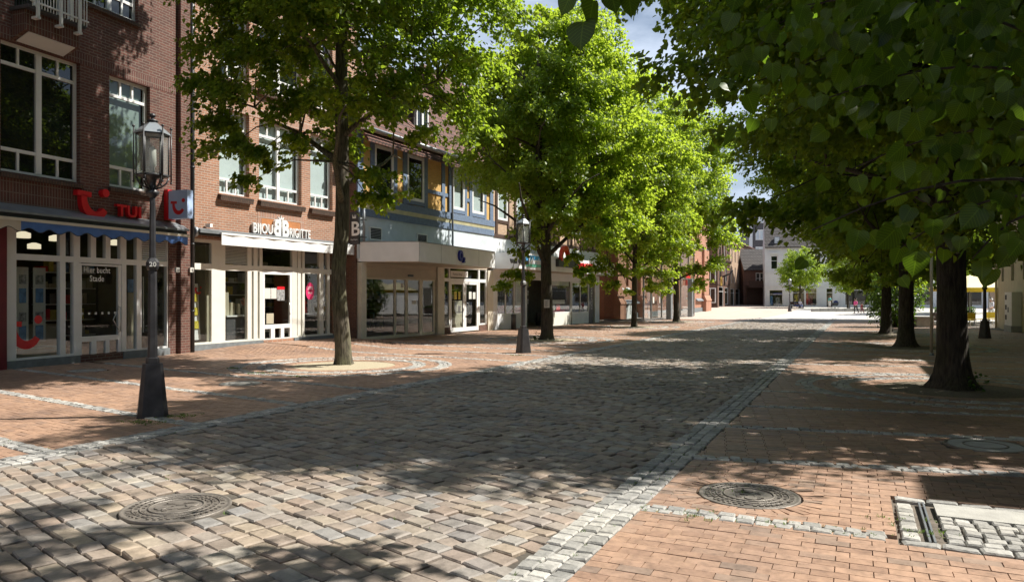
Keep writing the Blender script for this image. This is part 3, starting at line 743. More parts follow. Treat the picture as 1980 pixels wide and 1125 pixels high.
        P = np.array([cx, cy_, cz]) + tw[ti] * (f * cr)[:, None] * np.array([1, 1, .8]); P[:, 2] -= .28 * cr * f * f
        P += g.normal(0, .10 * cr + .015, (n, 3))
        out = P - np.array([0, 0, 0]); out[:, 2] = 0; out /= np.linalg.norm(out, axis=1, keepdims=True) + 1e-6
        D = out * .55 + np.array([0, 0, -.62]) + g.normal(0, .5, (n, 3))
        Nn = np.array([0, 0, .9]) + out * .5 + g.normal(0, .45, (n, 3))
        v, q = leaves_np(P, D, Nn, leaf * g.uniform(.6, 1.25, n)); V.append(v); F.append(q + off); off += len(v)
    return tb, np.concatenate(V), np.concatenate(F)
def plant_tree(name, label, loc, rz, built, mat, bark, group=None, cat='tree'):
    t = thing(name, label, cat, loc, rz, group)
    tb, V, F = built
    tb.build('trunk', bark, t); mesh_np('crown', V, F, mat, t)
    return t
G_T = 'lime trees along the street'
A_ = make_tree(11, 18.5, 5.4, 18.8, 3.8, 4.0, 235, 600, .108, .19, None, None,
     lean=[(0, 0, 0), (-.12, 0, 2.2), (-.02, 0, 3.6), (-.05, 0, 7), (.1, 0, 18)], clump=.85, flare=.35, off=(.35, -.2),
     extra=[(.75, -.6, 4.5, .6, 1.5), (.7, -.4, 4.0, .5, 1.5), (1.1, -.3, 4.1, .45, 1.3), (-1.7, -1.0, 5.0, .6, 1.5), (-2.4, -.6, 5.3, .7, 1.4), (-.9, -1.0, 5.2, .6, 1.4), (-2.7, -.2, 5.9, .7, 1.4), (-2.9, -.5, 6.8, .75, 1.2), (-2.2, -1.0, 6.4, .75, 1.2), (-2.7, 0, 7.9, .8, 1.2), (-1.4, -1.2, 7.2, .8, 1.2), (-1.0, -1.4, 6.3, .7, 1.2), (-2.9, -.6, 8.7, .8, 1.2), (-1.9, -1.0, 8.4, .8, 1.2), (-.6, -1.3, 8.3, .8, 1.2), (-1.9, -.8, 4.4, .35, 1.0), (1.9, -.4, 5.6, .6, 1.2), (2.9, 0, 6.0, .7, 1.2)])
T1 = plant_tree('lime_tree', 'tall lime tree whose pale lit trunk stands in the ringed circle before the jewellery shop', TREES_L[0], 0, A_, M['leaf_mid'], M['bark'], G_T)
B_ = make_tree(23, 13.8, 4.0, 14.2, 4.0, 4.0, 205, 560, .12, .235, None, None, lean=[(0, 0, 0), (-.05, 0, 4), (-.35, 0, 8), (-.3, 0, 14)], clump=.9, flare=.5, off=(.65, 1.9), cut=lambda c: c[0] + .65 < -.9 and c[2] < 6.4,
     extra=[(-1.2, -.6, 2.7, .4, 2.2), (-1.6, -.7, 2.2, .38, 2.2), (-.8, -.6, 2.6, .4, 2), (.8, -.5, 3.3, .4, 1.6), (1.1, -.5, 2.8, .42, 2.2), (1.5, -.6, 2.4, .38, 2.2), (1.6, -.8, 4.2, .7, 1.4), (-.7, -1.4, 4.2, .7, 1.4), (.3, -1.3, 4.9, .7, 1.4), (2.3, -.9, 3.9, .6, 1.3), (.5, -1.2, 4.3, .6, 1.2), (2.4, -.4, 4.6, .8, 1.4), (3.3, .2, 4.8, .8, 1.3), (-1.0, -.6, 3.5, .4, 1.6), (-2.6, -1.2, 7.2, 1, 1.5), (-3.0, -.6, 9, 1, 1.4), (1.6, -1, 4.3, .6, .8)])
x, y = xy(-11.0, 2.2); TL = dup(T1, (x, y, gzf(x, y)), 2.3, 'lime tree left of the frame, only leaf tips seen at the top left corner', 1.0)
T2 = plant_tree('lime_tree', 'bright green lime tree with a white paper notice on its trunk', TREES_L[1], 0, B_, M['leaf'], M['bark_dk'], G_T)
F_ = make_tree(83, 14.6, 3.0, 15.0, 3.4, 3.3, 165, 420, .135, .165, None, None, shape=.2, lean=[(0, 0, 0), (.05, 0, 5), (.2, 0, 14)], clump=.85, flare=.3,
     extra=[(-1.2, -.3, 2.6, .6, 1.3), (.9, -.5, 2.5, .6, 1.3), (1.6, -.3, 3.2, .7, 1.2), (-1.9, 0, 3.5, .7, 1.2), (.2, -.9, 3.4, .6, 1.2), (-.5, -.9, 2.1, .4, 1.1), (1.7, -.4, 2.1, .45, 1.2)])
T3 = plant_tree('lime_tree', 'slender low leafed lime tree with thin trunk before the red brick building', TREES_L[2], 0, F_, M['leaf'], M['bark_dk'], G_T)
T4 = dup(T3, TREES_L[3], 2.4, 'lime tree with thicker trunk in front of the glass porch', 1.0); T4.scale = (1.3, 1.3, 1.15)
C_ = make_tree(37, 14.5, 3.9, 14.5, 5.4, 5.6, 335, 540, .118, .25, None, None, cut=lambda c: 13.2 + c[1] - .6 - .108 * c[2] < 7.4, lean=[(0, 0, 0), (-.05, .05, 5), (.1, 0, 14)], clump=.95, flare=.9, off=(-.1, -.6),
     extra=[(-5.2, -1.8, 5.2, .7, 1.2), (-4.6, -2.4, 4.7, .7, 1.2), (-4.4, -2.0, 5.6, .8, 1.2), (-4.2, -2.6, 4.1, .6, 1.1), (.5, -.9, 2.7, .5, 1.2), (1.0, -.6, 2.5, .45, 1.2), (-.6, -1.2, 3.0, .6, 1.2), (.2, .9, 2.9, .6, 1.2), (-1.4, .6, 2.8, .7, 1.3), (-2.4, -.4, 3.1, .7, 1.3), (-3.2, .5, 3.4, .7, 1.2), (1.5, -1.4, 3.0, .6, 1.2), (-1.9, -1.5, 3.4, .6, .9), (1, -2, 3.2, .6, .9), (2.0, -1.2, 3.0, .6, .9), (-.8, -2.3, 3.3, .6, 1), (.9, -1.0, 2.9, .5, .8), (1.6, .6, 2.7, .5, .8)])
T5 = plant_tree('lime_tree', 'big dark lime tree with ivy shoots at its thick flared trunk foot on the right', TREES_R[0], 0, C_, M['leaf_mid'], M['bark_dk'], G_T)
T6 = dup(T5, TREES_R[1], 1.9, 'second lime tree from the front of the shaded right row', .95)
T7 = dup(T5, TREES_R[2], 4.0, 'third lime tree of the right row beside a leafy bush', .9)
x, y, z = at(1786, 622); T9 = dup(T5, (x + .6, y + 3, gzf(x, y + 3)), 5.0, 'thick trunked tree standing behind the grey concrete planter', 1.0)
# the near tree: trunk out of the frame on the right, its crown and hanging sprays overhead
D_ = make_tree(51, 13.0, 4.2, 13.5, 4.6, 5.8, 300, 520, .125, .3, None, None, clump=.9, flare=.8,
     cut=lambda c: (.44 + c[1] - .108 * c[2] > 2.7 and 2.85 + c[0] - .774 * c[2] > -1.6) or .44 + c[1] - .108 * c[2] > 5.0 or c[2] < 4.6 and c[1] > 2.4)
x, y = xy(2.4, 1.7); T0 = plant_tree('lime_tree', 'nearest lime tree, only its hanging dark leaves seen at the top right', (x, y, gzf(x, y)), 0, D_, M['leaf_shade'], M['bark_dk'], G_T)
def sprays():
    """leafy twigs of the near tree hanging into view, in the tree's own frame"""
    P, D, Nn, L = [], [], [], []; tw = MB(); g = np.random.default_rng(77)
    inv = (Matrix.Translation(T0.location) @ Matrix.Rotation(0, 4, 'Z')).inverted()
    def world(u, v, d): return Vector(((u - 990) / FPX * d, d, CAMH - (v - HOR) / FPX * d))
    def leaf(p, u_dir, size, hang=.0, roll=None):
        q = inv @ p; n = inv.to_3x3() @ Vector((g.normal(0, .75), -1 + g.normal(0, .5), g.normal(.35, .7))); d = inv.to_3x3() @ Vector(u_dir)
        P.append(q); D.append(d); Nn.append(n); L.append(size)
    def twig(pts, r=.004): tw.tube([inv @ world(*p) for p in pts], [r * (1 - .6 * i / (len(pts) - 1)) for i in range(len(pts))], 5)
    # branch over the sky gap
    twig([(1500, -140, 2.3), (1330, -60, 2.1), (1200, -28, 2.0), (1120, -15, 1.95)], .007)
    for u, v, sz, dx in ((1148, 0, .075, -.2), (1105, -12, .06, -.5), (1128, 42, .085, -.15), (1215, -12, .06, .15), (1180, -20, .06, .3), (1270, -40, .07, .2)):
        leaf(world(u, v, 1.95), (dx, g.normal(0, .2), -1), sz)
    # long drooping branches on the right
    for (a, b, n, d0, d1, sz) in (((1980, 60), (1560, 10), 30, 2.6, 2.9, .085), ((2060, 150), (1600, 190), 34, 2.3, 2.6, .088), ((2060, 260), (1640, 330), 34, 2.5, 2.9, .085),
                            ((2050, 350), (1570, 445), 36, 2.3, 2.5, .085), ((2060, 380), (1740, 480), 30, 2.2, 2.6, .085), ((2060, 420), (1880, 500), 22, 2.0, 2.3, .08), ((1760, -30), (1440, 110), 30, 3.4, 3.7, .075),
                            ((2060, -20), (1700, 60), 36, 3.0, 3.4, .09), ((1700, -60), (1480, 20), 26, 3.4, 3.8, .08)):
        pts = []
        for k in range(6):
            f = k / 5; pts.append((a[0] + (b[0] - a[0]) * f, a[1] + (b[1] - a[1]) * f - 40 * math.sin(math.pi * f), d0 + (d1 - d0) * f))
        twig(pts, .006)
        for k in range(int(n * .62)):
            f = g.uniform(0, 1); u = a[0] + (b[0] - a[0]) * f + g.normal(0, 26); v = a[1] + (b[1] - a[1]) * f - 40 * math.sin(math.pi * f) + g.uniform(0, 75); d = d0 + (d1 - d0) * f + g.normal(0, .16)
            leaf(world(u, v, d), (g.normal(-.25, .45), g.normal(0, .3), -1), sz * g.uniform(.38, .98))
    for uu in range(1540, 2080, 62):
        for vv in range(-60, 420, 58):
            if vv > 60 + (uu - 1480) * .62: continue
            u, v, d = uu + g.normal(0, 22), vv + g.normal(0, 20), g.uniform(2.0, 3.1)
            for k in range(14): leaf(world(u, v, d) + Vector(g.normal(0, 1, 3) * np.array([.13, .22, .10])), (g.normal(-.2, .5), g.normal(0, .5), -1), .07 * g.uniform(.4, 1.05))
    V, F = leaves_big(np.array([tuple(p) for p in P]), np.array([tuple(p) for p in D]), np.array([tuple(p) for p in Nn]), np.array(L))
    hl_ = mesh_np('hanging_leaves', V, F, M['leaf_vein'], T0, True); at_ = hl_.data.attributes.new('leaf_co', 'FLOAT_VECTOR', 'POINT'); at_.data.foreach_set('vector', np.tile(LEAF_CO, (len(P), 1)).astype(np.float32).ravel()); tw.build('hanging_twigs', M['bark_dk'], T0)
def leaves_big(P, D, Nn, L):
    """finer heart-shaped leaves with a midrib fold and a drip tip"""
    D = D / np.linalg.norm(D, axis=1, keepdims=True); Nn = Nn - D * (Nn * D).sum(1, keepdims=True); Nn /= np.linalg.norm(Nn, axis=1, keepdims=True) + 1e-9
    B = np.cross(D, Nn); L = L[:, None]; half = [(.0, .03), (.20, -.05), (.38, .02), (.49, .2), (.50, .4), (.42, .6), (.28, .78), (.12, .92), (.03, 1.03)]
    pts = [(0, b if b > .03 else .03, 0) for a, b in half]; n = len(half)
    pts[-1] = (0, 1.12, -.06)
    for s in (1, -1): pts += [(s * a, b, .16 * a - .10 * b * b + .05 * math.sin(7 * b)) for a, b in half]
    global LEAF_CO; LEAF_CO = np.array([(a, b, 0) for a, b, c in pts])
    m = len(pts); V = np.stack([P + L * (a * B + b * D + c * Nn) for a, b, c in pts], 1).reshape(-1, 3)
    k = (np.arange(len(P)) * m)[:, None]; F = []
    for i in range(n - 1):
        F.append(k + np.array([i, n + i, n + i + 1, i + 1])); F.append(k + np.array([i, i + 1, 2 * n + i + 1, 2 * n + i]))
    return V, np.concatenate(F, 0)
sprays()
# ------------------------------------------------------------------ building helpers
def bars(mb, rects, y0, y1):
    for a, b, c, d in rects: mb.box(a, b, y0, y1, c, d)
def window(parent, x0, x1, z0, z1, y, sash=1, k=3, th=.0, bh=.0, blind=None, glass='glass', fr=.075, mull=.04, mat='white', name='window', midh=0):
    """white window: sashes with a row of k small panes above and below"""
    f = MB(); d = .07
    f.box(x0, x0 + fr, y, y + d, z0, z1); f.box(x1 - fr, x1, y, y + d, z0, z1); f.box(x0 + fr, x1 - fr, y, y + d, z0, z0 + fr); f.box(x0 + fr, x1 - fr, y, y + d, z1 - fr, z1)
    w = (x1 - x0 - 2 * fr) / sash
    for i in range(sash):
        a = x0 + fr + i * w; b = a + w
        if i: f.box(a - .07, a + .07, y - .012, y + d, z0 + fr, z1 - fr)
        ia, ib = a + (.07 if i else 0), b - (.07 if i < sash - 1 else 0)
        for zz, hgt, lo, hi in ((z1 - fr - th, th, z1 - fr - th + .03, z1 - fr), (z0 + fr + bh, bh, z0 + fr, z0 + fr + bh - .03)):
            if hgt <= 0: continue
            f.box(ia, ib, y + .004, y + d - .004, zz - .04, zz + .04)
            for q in range(1, k):
                c = ia + (ib - ia) * q / k; f.box(c - mull * .7, c + mull * .7, y + .008, y + d - .008, lo, hi)
        if midh: f.box(ia, ib, y + .004, y + d - .004, z0 + midh - .03, z0 + midh + .03)
    w_ = f.build(name, M[mat], parent)
    p = MB(); p.quad((x0 + .02, y + .045, z0 + .02), (x1 - .02, y + .045, z0 + .02), (x1 - .02, y + .045, z1 - .02), (x0 + .02, y + .045, z1 - .02)); p.build('pane', M[glass], w_)
    if blind:
        q = MB(); q.box(x0 + fr, x1 - fr, y + .13, y + .14, z0 + fr, z1 - fr); q.build('blind', M[blind], w_)
    return w_
def room(parent, x0, x1, y0, y1, z0, z1, wall='interior', floor='room_floor'):
    b = MB()
    b.quad((x0, y1, z0), (x1, y1, z0), (x1, y1, z1), (x0, y1, z1)); b.quad((x0, y0, z0), (x0, y1, z0), (x0, y1, z1), (x0, y0, z1))
    b.quad((x1, y0, z0), (x1, y0, z1), (x1, y1, z1), (x1, y1, z0)); b.quad((x0, y0, z1), (x0, y1, z1), (x1, y1, z1), (x1, y0, z1))
    b.mi = 1; b.quad((x0, y0, z0), (x1, y0, z0), (x1, y1, z0), (x0, y1, z0))
    return b.build('shop_room', [M[wall], M[floor]], parent)
def pane(parent, x0, x1, z0, z1, y, name='pane', mat='shopglass'):
    p = MB(); p.quad((x0, y, z0), (x1, y, z0), (x1, y, z1), (x0, y, z1)); return p.build(name, M[mat], parent)
def stroke(mb, pts, w, fn, d):
    """flat ribbon of width w along 2-D pts, thickness d, mapped by fn(a, b, c)"""
    pts = [Vector(p) for p in pts]; n = len(pts); L, Rr = [], []
    for i, p in enumerate(pts):
        t = (pts[min(i + 1, n - 1)] - pts[max(i - 1, 0)]).normalized(); q = Vector((-t.y, t.x)); ww = w[i] if hasattr(w, '__len__') else w
        L.append(p + q * ww / 2); Rr.append(p - q * ww / 2)
    for i in range(n - 1):
        a, b, c, e = L[i], L[i + 1], Rr[i + 1], Rr[i]
        vs = [fn(q.x, q.y, z) for z in (0, d) for q in (a, e, c, b)]
        mb.add(vs, [(0, 1, 2, 3), (7, 6, 5, 4), (0, 4, 5, 1), (1, 5, 6, 2), (2, 6, 7, 3), (3, 7, 4, 0)])
def disc(mb, c, r, fn, d, n=18):
    P = [(c[0] + r * math.cos(2 * math.pi * k / n), c[1] + r * math.sin(2 * math.pi * k / n)) for k in range(n)]
    vs = [fn(p[0], p[1], z) for z in (0, d) for p in P]
    mb.add(vs, [tuple(range(n)), tuple(range(2 * n - 1, n - 1, -1))] + [(k, n + k, n + (k + 1) % n, (k + 1) % n) for k in range(n)])
def smile(mb, fn, x0, z0, w, d):
    """the curved smile with a dot, in a box of width w"""
    s = w
    stroke(mb, [(x0, z0 + .62 * s), (x0 + .40 * s, z0 + .60 * s)], .13 * s, fn, d)
    pts = []
    for k in range(15):
        a = R(182 + 142 * k / 14); pts.append((x0 + .53 * s + .34 * s * math.cos(a), z0 + .50 * s + .42 * s * math.sin(a)))
    stroke(mb, [(x0 + .19 * s, z0 + .58 * s)] + pts, [.15 * s] + [.16 * s + .05 * s * math.sin(math.pi * k / 14) for k in range(15)], fn, d)
    disc(mb, (x0 + .83 * s, z0 + .70 * s), .105 * s, fn, d)
def house_body(mb, x0, x1, y0, y1, z0, z1):
    """sides and back of a house whose front wall is built apart"""
    mb.quad((x0, y0, z0), (x0, y0, z1), (x0, y1, z1), (x0, y1, z0)); mb.quad((x1, y0, z0), (x1, y1, z0), (x1, y1, z1), (x1, y0, z1))
    mb.quad((x0, y1, z0), (x0, y1, z1), (x1, y1, z1), (x1, y1, z0))
def gable_roof(x0, x1, y0, y1, ze, zr, over=.35, th=.12):
    b = MB(); ym = (y0 + y1) / 2; k = (zr - ze) / (ym - y0)
    for s in (1, -1):
        ya, za = (y0 - over, ze - over * k) if s > 0 else (y1 + over, ze - over * k)
        b.add([(x0, ya, za), (x1, ya, za), (x1, ym, zr), (x0, ym, zr), (x0, ya, za + th), (x1, ya, za + th), (x1, ym, zr + th), (x0, ym, zr + th)],
              [(0, 3, 2, 1), (4, 5, 6, 7), (0, 1, 5, 4), (1, 2, 6, 5), (2, 3, 7, 6), (3, 0, 4, 7)])
    return b
def gable_ends(mb, x0, x1, y0, y1, ze, zr):
    ym = (y0 + y1) / 2
    mb.add([(x0, y0, ze), (x0, y1, ze), (x0, ym, zr)], [(0, 2, 1)]); mb.add([(x1, y0, ze), (x1, y1, ze), (x1, ym, zr)], [(0, 1, 2)])
def louver(parent, x0, x1, z0, z1, y, n, mat='cream', name='vent_grille', back='darkgrey'):
    b = MB(); b.box(x0, x1, y + .03, y + .035, z0, z1); b.mi = 1
    for k in range(n):
        z = z0 + (z1 - z0) * (k + .5) / n; h = (z1 - z0) / n
        b.add([(x0, y, z - h * .3), (x1, y, z - h * .3), (x1, y + .028, z + h * .35), (x0, y + .028, z + h * .35), (x0, y, z - h * .12), (x1, y, z - h * .12), (x1, y + .028, z + h * .5), (x0, y + .028, z + h * .5)],
              [(0, 1, 2, 3), (7, 6, 5, 4), (0, 4, 5, 1), (3, 2, 6, 7)])
    return b.build(name, [M[back], M[mat]], parent)
def goods(parent, x0, x1, y, z0, z1, seed, name='stocked_shelf'):
    rr = random.Random(seed); ms = ['interior_l', 'poster_w', 'poster_b', 'poster_y', 'red', 'darkgrey', 'white']; b = MB(); z = z0; b.mi = 6
    while z < z1:
        b.mi = 6; b.box(x0, x1, y - .32, y, z, z + .03); x = x0 + .05
        while x < x1 - .2:
            w, h = rr.uniform(.08, .3), rr.uniform(.12, .34); b.mi = rr.choice((0, 0, 1, 1, 2, 3, 4, 5, 5))
            if rr.random() < .8: b.box(x, x + w * .85, y - .28, y - .05, z + .031, z + .03 + h)
            x += w
        z += .46
    return b.build(name, [M[m] for m in ms], parent)
def placed(fac, name, label, cat, x, y, z, group=None):
    wx, wy = fac.world(x, y); return thing(name, label, cat, (wx, wy, fac.zb + z), fac.rz, group)

# ------------------------------------------------------------------ the dark brick house with the travel agency
F1 = Fac(-11.6, 16.96, 20.2, -.11); X, Z, P = F1.X, F1.Z, F1.P
H1 = F1.thing('brick_house', 'dark red brick house at the left with the travel agency and a blue awning', 'house')
pl = Z(12, 699); xe = X(326); top = 13.6
zt = 3.62
holes = [(0, xe, pl, zt)]
w1 = (X(1), X(155), Z(1, 331, .1), Z(1.5, 73)); w2 = (X(211.5), X(290), w1[2] + .05, w1[3] - .02)
w3 = (X(163), X(268), Z(263, 43), 11.6); w4 = (X(28), X(126), 8.35, 11.2)
w0 = (-5.2, -2.2, w1[2], w1[3]); w5 = (-5.0, -3.2, 8.35, 11.2)
holes += [w1, w2, w3, w4, w0, w5]
xp = X(343)
b = MB(); b.wall(-7, xp, -.4, top, holes, 0, .2); house_body(b, -7, X(361) - .05, .2, 9, -.4, top); gable_ends(b, -7, X(361) - .05, 0, 9, top, top + 5)
b.box(xp, X(361), -.13, .25, -.4, top)
b.build('wall', M['brick_dk'], H1)
gable_roof(-7, X(361) - .05, 0, 9, top, top + 5).build('roof', M['tile_red'], H1)
b = MB(); b.box(-7, xp - .003, -.006, .1, w1[3] + .003, w1[3] + .27); b.box(-2, w1[1] + .25, -.006, .1, 3.72, w1[2] - .14); b.box(-5.3, xp - .003, -.006, .1, w3[3] + .003, w3[3] + .26)
b.build('soldier_course', M['brick_dk_s'], H1)
for w in (w1, w2, w3, w0):
    s = MB(); s.add([(w[0] - .04, -.09, w[2] - .14), (w[1] + .04, -.09, w[2] - .14), (w[1] + .04, .12, w[2] - .14), (w[0] - .04, .12, w[2] - .14), (w[0] - .04, -.09, w[2] - .055), (w[1] + .04, -.09, w[2] - .055), (w[1] + .04, .16, w[2] + .004), (w[0] - .04, .16, w[2] + .004)],
                    [(0, 3, 2, 1), (4, 5, 6, 7), (0, 1, 5, 4), (1, 2, 6, 5), (2, 3, 7, 6), (3, 0, 4, 7)])
    s.build('sill', M['brick_sill'], H1)
window(H1, *w1, .13, 2, 2, .42, .47, glass='glassd'); window(H1, *w2, .13, 1, 3, .42, .47, blind='blind_dk', glass='glass'); window(H1, *w3, .13, 2, 2, .4, .4, glass='glassd'); window(H1, *w0, .13, 2, 2, .42, .47, glass='glassd')
window(H1, *w4, .13, 2, 2, .4, 0, glass='glassd', name='balcony_door'); window(H1, *w5, .13, 2, 2, .4, 0, glass='glassd', name='balcony_door')
# balcony
bx0, bx1 = X(22), X(128)
c = MB(); c.prism_yz([(-.45, 7.78), (-.45, 8.25), (0, 8.25), (0, 7.62)], bx0, bx1); bal = c.build('balcony', M['brick_dk_s'], H1)
c = MB(); c.box(bx0 - .05, bx1 + .05, -.62, 0, 8.253, 8.33); c.build('balcony_slab', M['darkgrey'], bal)
c = MB(); c.prism_yz([(-.42, 7.772), (-.02, 7.612), (-.02, 7.59), (-.42, 7.75)], bx0 + .1, bx1 - .1); c.build('balcony_soffit', M['white_render'], bal)
c = MB()
for k in range(20):
    x = bx0 + (bx1 - bx0) * k / 19; c.box(x - .008, x + .008, -.7, -.684, 8.28, 9.3)
for z in (8.38, 9.3): c.box(bx0 - .05, bx1 + .05, -.71, -.67, z, z + .035)
for x in (bx0 + .12, (bx0 + bx1) / 2, bx1 - .2): c.box(x - .03, x + .03, -.73, -.67, 8.05, 9.3); c.box(x - .05, x + .05, -.73, -.55, 8.03, 8.08)
c.build('railing', M['white'], bal)
c = MB(); c.box(X(131), X(137), -.1, .02, 7.9, top - .5); c.build('white_downpipe', M['white'], H1)
c = MB(); c.tube([(X(366), -.12, -.1), (X(366), -.12, top)], .062, 10); 
for z in (1.2, 3.2, 5.5, 8, 10.5): c.lathe([(.075, z), (.075, z + .05)], 10, (X(366), -.12, 0))
c.build('downpipe', M['black'], H1)
# shop front
b = MB(); xd0, xd1 = X(154), X(238)
b.box(-.02, xd0, -.03, .1, -.4, pl); b.box(xd1, xe + .03, -.03, .1, -.4, pl); b.box(xd0, xd1, .03, .12, -.4, .02); b.build('plinth', M['grey_stone'], H1)
tr0, tr1 = Z(33, 502), Z(33, 490); f = MB(); y0, y1 = .02, .14
cols = [(12, 33), (117.5, 128), (143.5, 154), (237, 245.5), (265.5, 275), (324, 327)]
for a, c in cols: f.box(X(a), X(c), y0, y1, pl, zt)
f.box(0, xe, y0 + .004, y1 - .004, tr0, tr1); f.box(0, xe, y0 + .004, y1 - .004, zt - .08, zt); f.box(0, X(154), y0 + .004, y1 - .004, pl, pl + .05); f.box(X(237), xe, y0 + .004, y1 - .004, pl, pl + .05)
for a, c in ((177, 187), (206, 215)): f.box(X(a), X(c), y0 + .002, y1 - .002, tr1, zt - .08)
f.box(X(234), X(237.2), y0, y1, tr1, zt - .08); f.box(X(153.8), X(156), y0, y1, tr1, zt - .08)
f.build('shopfront_frame', M['white'], H1)
d = MB(); dx0, dx1 = X(154.5), X(236.5); dt = Z(157, 509); y = .03
for a, c, e, g in ((dx0, X(160), .03, dt), (X(230.5), dx1, .03, dt), (X(160), X(230.5), Z(160, 513), dt), (X(160), X(230.5), Z(160, 661), Z(160, 651)), (X(160), X(230.5), .03, Z(160, 687)), (X(178.5), X(188.5), Z(160, 687), Z(160, 661)), (X(206), X(213.5), Z(160, 687), Z(160, 661))):
    d.box(a, c, y, y + .08, e, g)
door = d.build('glazed_door', M['white'], H1)
pane(door, X(159), X(231), .1, dt - .05, y + .04)
h = MB(); hx = X(229); h.tube([(hx, -.0, 1.35), (hx - .22, -.06, 1.05), (hx, -.0, .78)], .014, 8); h.tube([(hx + .02, .03, 1.4), (hx + .02, -.05, 1.38), (hx + .02, -.05, .74), (hx + .02, .03, .72)], .012, 8); h.build('door_handle', M['steel'], door)
dd = MB()
for k in range(6): xx = X(163) + (X(226) - X(163)) * k / 5; dd.box(xx - .03, xx + .03, y + .033, y + .037, 1.2, 1.26)
dd.build('glass_marking', M['poster_w'], door)
zz = Z(190, 527.5); text('door_lettering', 'Hier bucht', .215, M['white'], door, (X(166), y + .032, zz), ext=.002, off=.003, w=X(216.5) - X(166)); text('door_lettering', 'Stade', .215, M['white'], door, (X(177), y + .032, zz - .22), ext=.002, off=.003, w=X(204.5) - X(177))
for a, c in ((33, 118), (128, 144), (245, 266), (275, 325)): pane(H1, X(a), X(c), pl, tr0, .08, 'shop_window')
for a, c in ((33, 118), (128, 144), (154, 177), (187, 206), (215, 234), (245, 266)): pane(H1, X(a), X(c), tr1, zt - .05, .08, 'fanlight')
louver(H1, X(275), X(324), tr1, zt - .08, .05, 14, 'white')
room(H1, -.2, xe + .1, .16, 5.2, .06, 3.75)
goods(H1, .3, 2.4, 4.9, .5, 2.4, 1); goods(H1, 3.0, 4.8, 3.2, .5, 2.6, 2)
n = MB(); n.box(1.6, 3.0, 2.2, 2.9, .06, .85); n.box(1.55, 3.05, 2.15, 2.95, .853, .9); n.build('counter', M['interior_l'], H1)
l = MB()
for u, v, o in ((45, 460, .9), (66, 481, 2.2), (108, 466, 1.2), (222, 474, 1.4)):
    px, pz = P(u, v, o); l.lathe([(.001, 0), (.16, 0), (.16, .12), (.05, .16)], 16, (px, o, pz))
lm, lnt, lb = newmat('shop_lamp'); lb.inputs['Base Color'].default_value = (.6, .55, .4, 1); lb.inputs['Emission Color'].default_value = (1, .85, .6, 1); lb.inputs['Emission Strength'].default_value = .6
l.build('ceiling_lamp', lm, H1)
# awning
aw = MB(); y0 = -.42; x0, x1 = -4.5, X(345)
za = Z(100, 418, -.3)
def awz(x): return 0
ztop = Z(100, 414, -.15); zb_ = Z(100, 433, y0)
aw.prism_yz([(-.32, zb_ + .02), (-.32, zb_ + .17), (-.02, ztop + .08), (-.02, zb_ + .02)], x0, x1); awn = aw.build('awning', M['black'], H1)
c = MB(); c.prism_yz([(-.36, zb_ + .175), (-.36, zb_ + .225), (.0, ztop + .16), (.0, ztop + .09)], x0 - .05, x1 + .05); c.build('awning_cover', M['zinc'], awn)
c = MB(); c.box(x0, x1, y0 - .02, y0 + .06, zb_, zb_ + .07); c.build('front_rail', M['ivory'], awn)
for col, xa, xb in (('soffit', x0, X(41, y0)), ('blue', X(41, y0), x1 - .06)):
    v = MB(); n = int((xb - xa) / .03); pr = None
    for k in range(n):
        a = xa + (xb - xa) * k / n; e = xa + (xb - xa) * (k + 1) / n
        za_, ze_ = [zb_ - .2 - .045 * math.cos(2 * math.pi * q / .5) for q in (a, e)]
        wob = lambda q: y0 + .012 * math.sin(q * 9)
        v.add([(a, wob(a), za_), (e, wob(e), ze_), (e, wob(e), zb_), (a, wob(a), zb_), (a, wob(a) + .008, za_), (e, wob(e) + .008, ze_), (e, wob(e) + .008, zb_), (a, wob(a) + .008, zb_)], [(0, 1, 2, 3), (7, 6, 5, 4), (0, 4, 5, 1)])
        v.mi = 1; v.add([(a, wob(a) - .002, za_), (e, wob(e) - .002, ze_), (e, wob(e) - .002, ze_ + .016), (a, wob(a) - .002, za_ + .016)], [(0, 1, 2, 3)]); v.mi = 0
    v.build('valance', [M[col], M['black']], awn)
# wall sign and letters
s = MB(); fn = lambda a, b_, c_: (a, -.16 + c_, b_)
sx0, sw = X(150, -.16), (X(216, -.16) - X(150, -.16)); smile(s, fn, sx0, Z(150, 376, -.1) - .62 * sw * .92, sw, .15)
logo = s.build('smile_logo', M['red'], H1)
text('sign_letters', 'TUI', Z(224, 392, -.1) - Z(224, 417, -.1) + .08, M['red'], H1, (X(224, -.1), -.1, Z(224, 416.5, -.1)), ext=.06, off=.012, sx=1.15)
# projecting box sign
xs_ = F1.X(318)
def offfor(fac, x, u):
    k = (u - 990) / FPX; bx, by = fac.x + fac.d[0] * x, fac.y + fac.d[1] * x
    return (k * by - bx) / (fac.n[0] - k * fac.n[1])
ya, yb = offfor(F1, xs_, 326), offfor(F1, xs_, 362)
sg = placed(F1, 'box_sign', 'light blue box sign with red smile jutting from the brick wall', 'shop sign', xs_, 0, Z(340, 422, (ya + yb) / 2))
hh = Z(340, 367, (ya + yb) / 2) - Z(340, 422, (ya + yb) / 2)
c = MB(); c.box(0, .22, yb, ya, 0, hh); c.build('sign_box', M['signblue'], sg)
c = MB(); c.box(-.02, .24, ya + .01, .0, -.02, hh + .03); c.build('wall_mount', M['red'], sg)
c = MB(); fn = lambda a, b_, c_: (-.006 + c_ * .01, -a, b_); smile(c, fn, -ya + .08, .12, (ya - yb) * .82, .5); c.build('smile_logo', M['red'], sg)
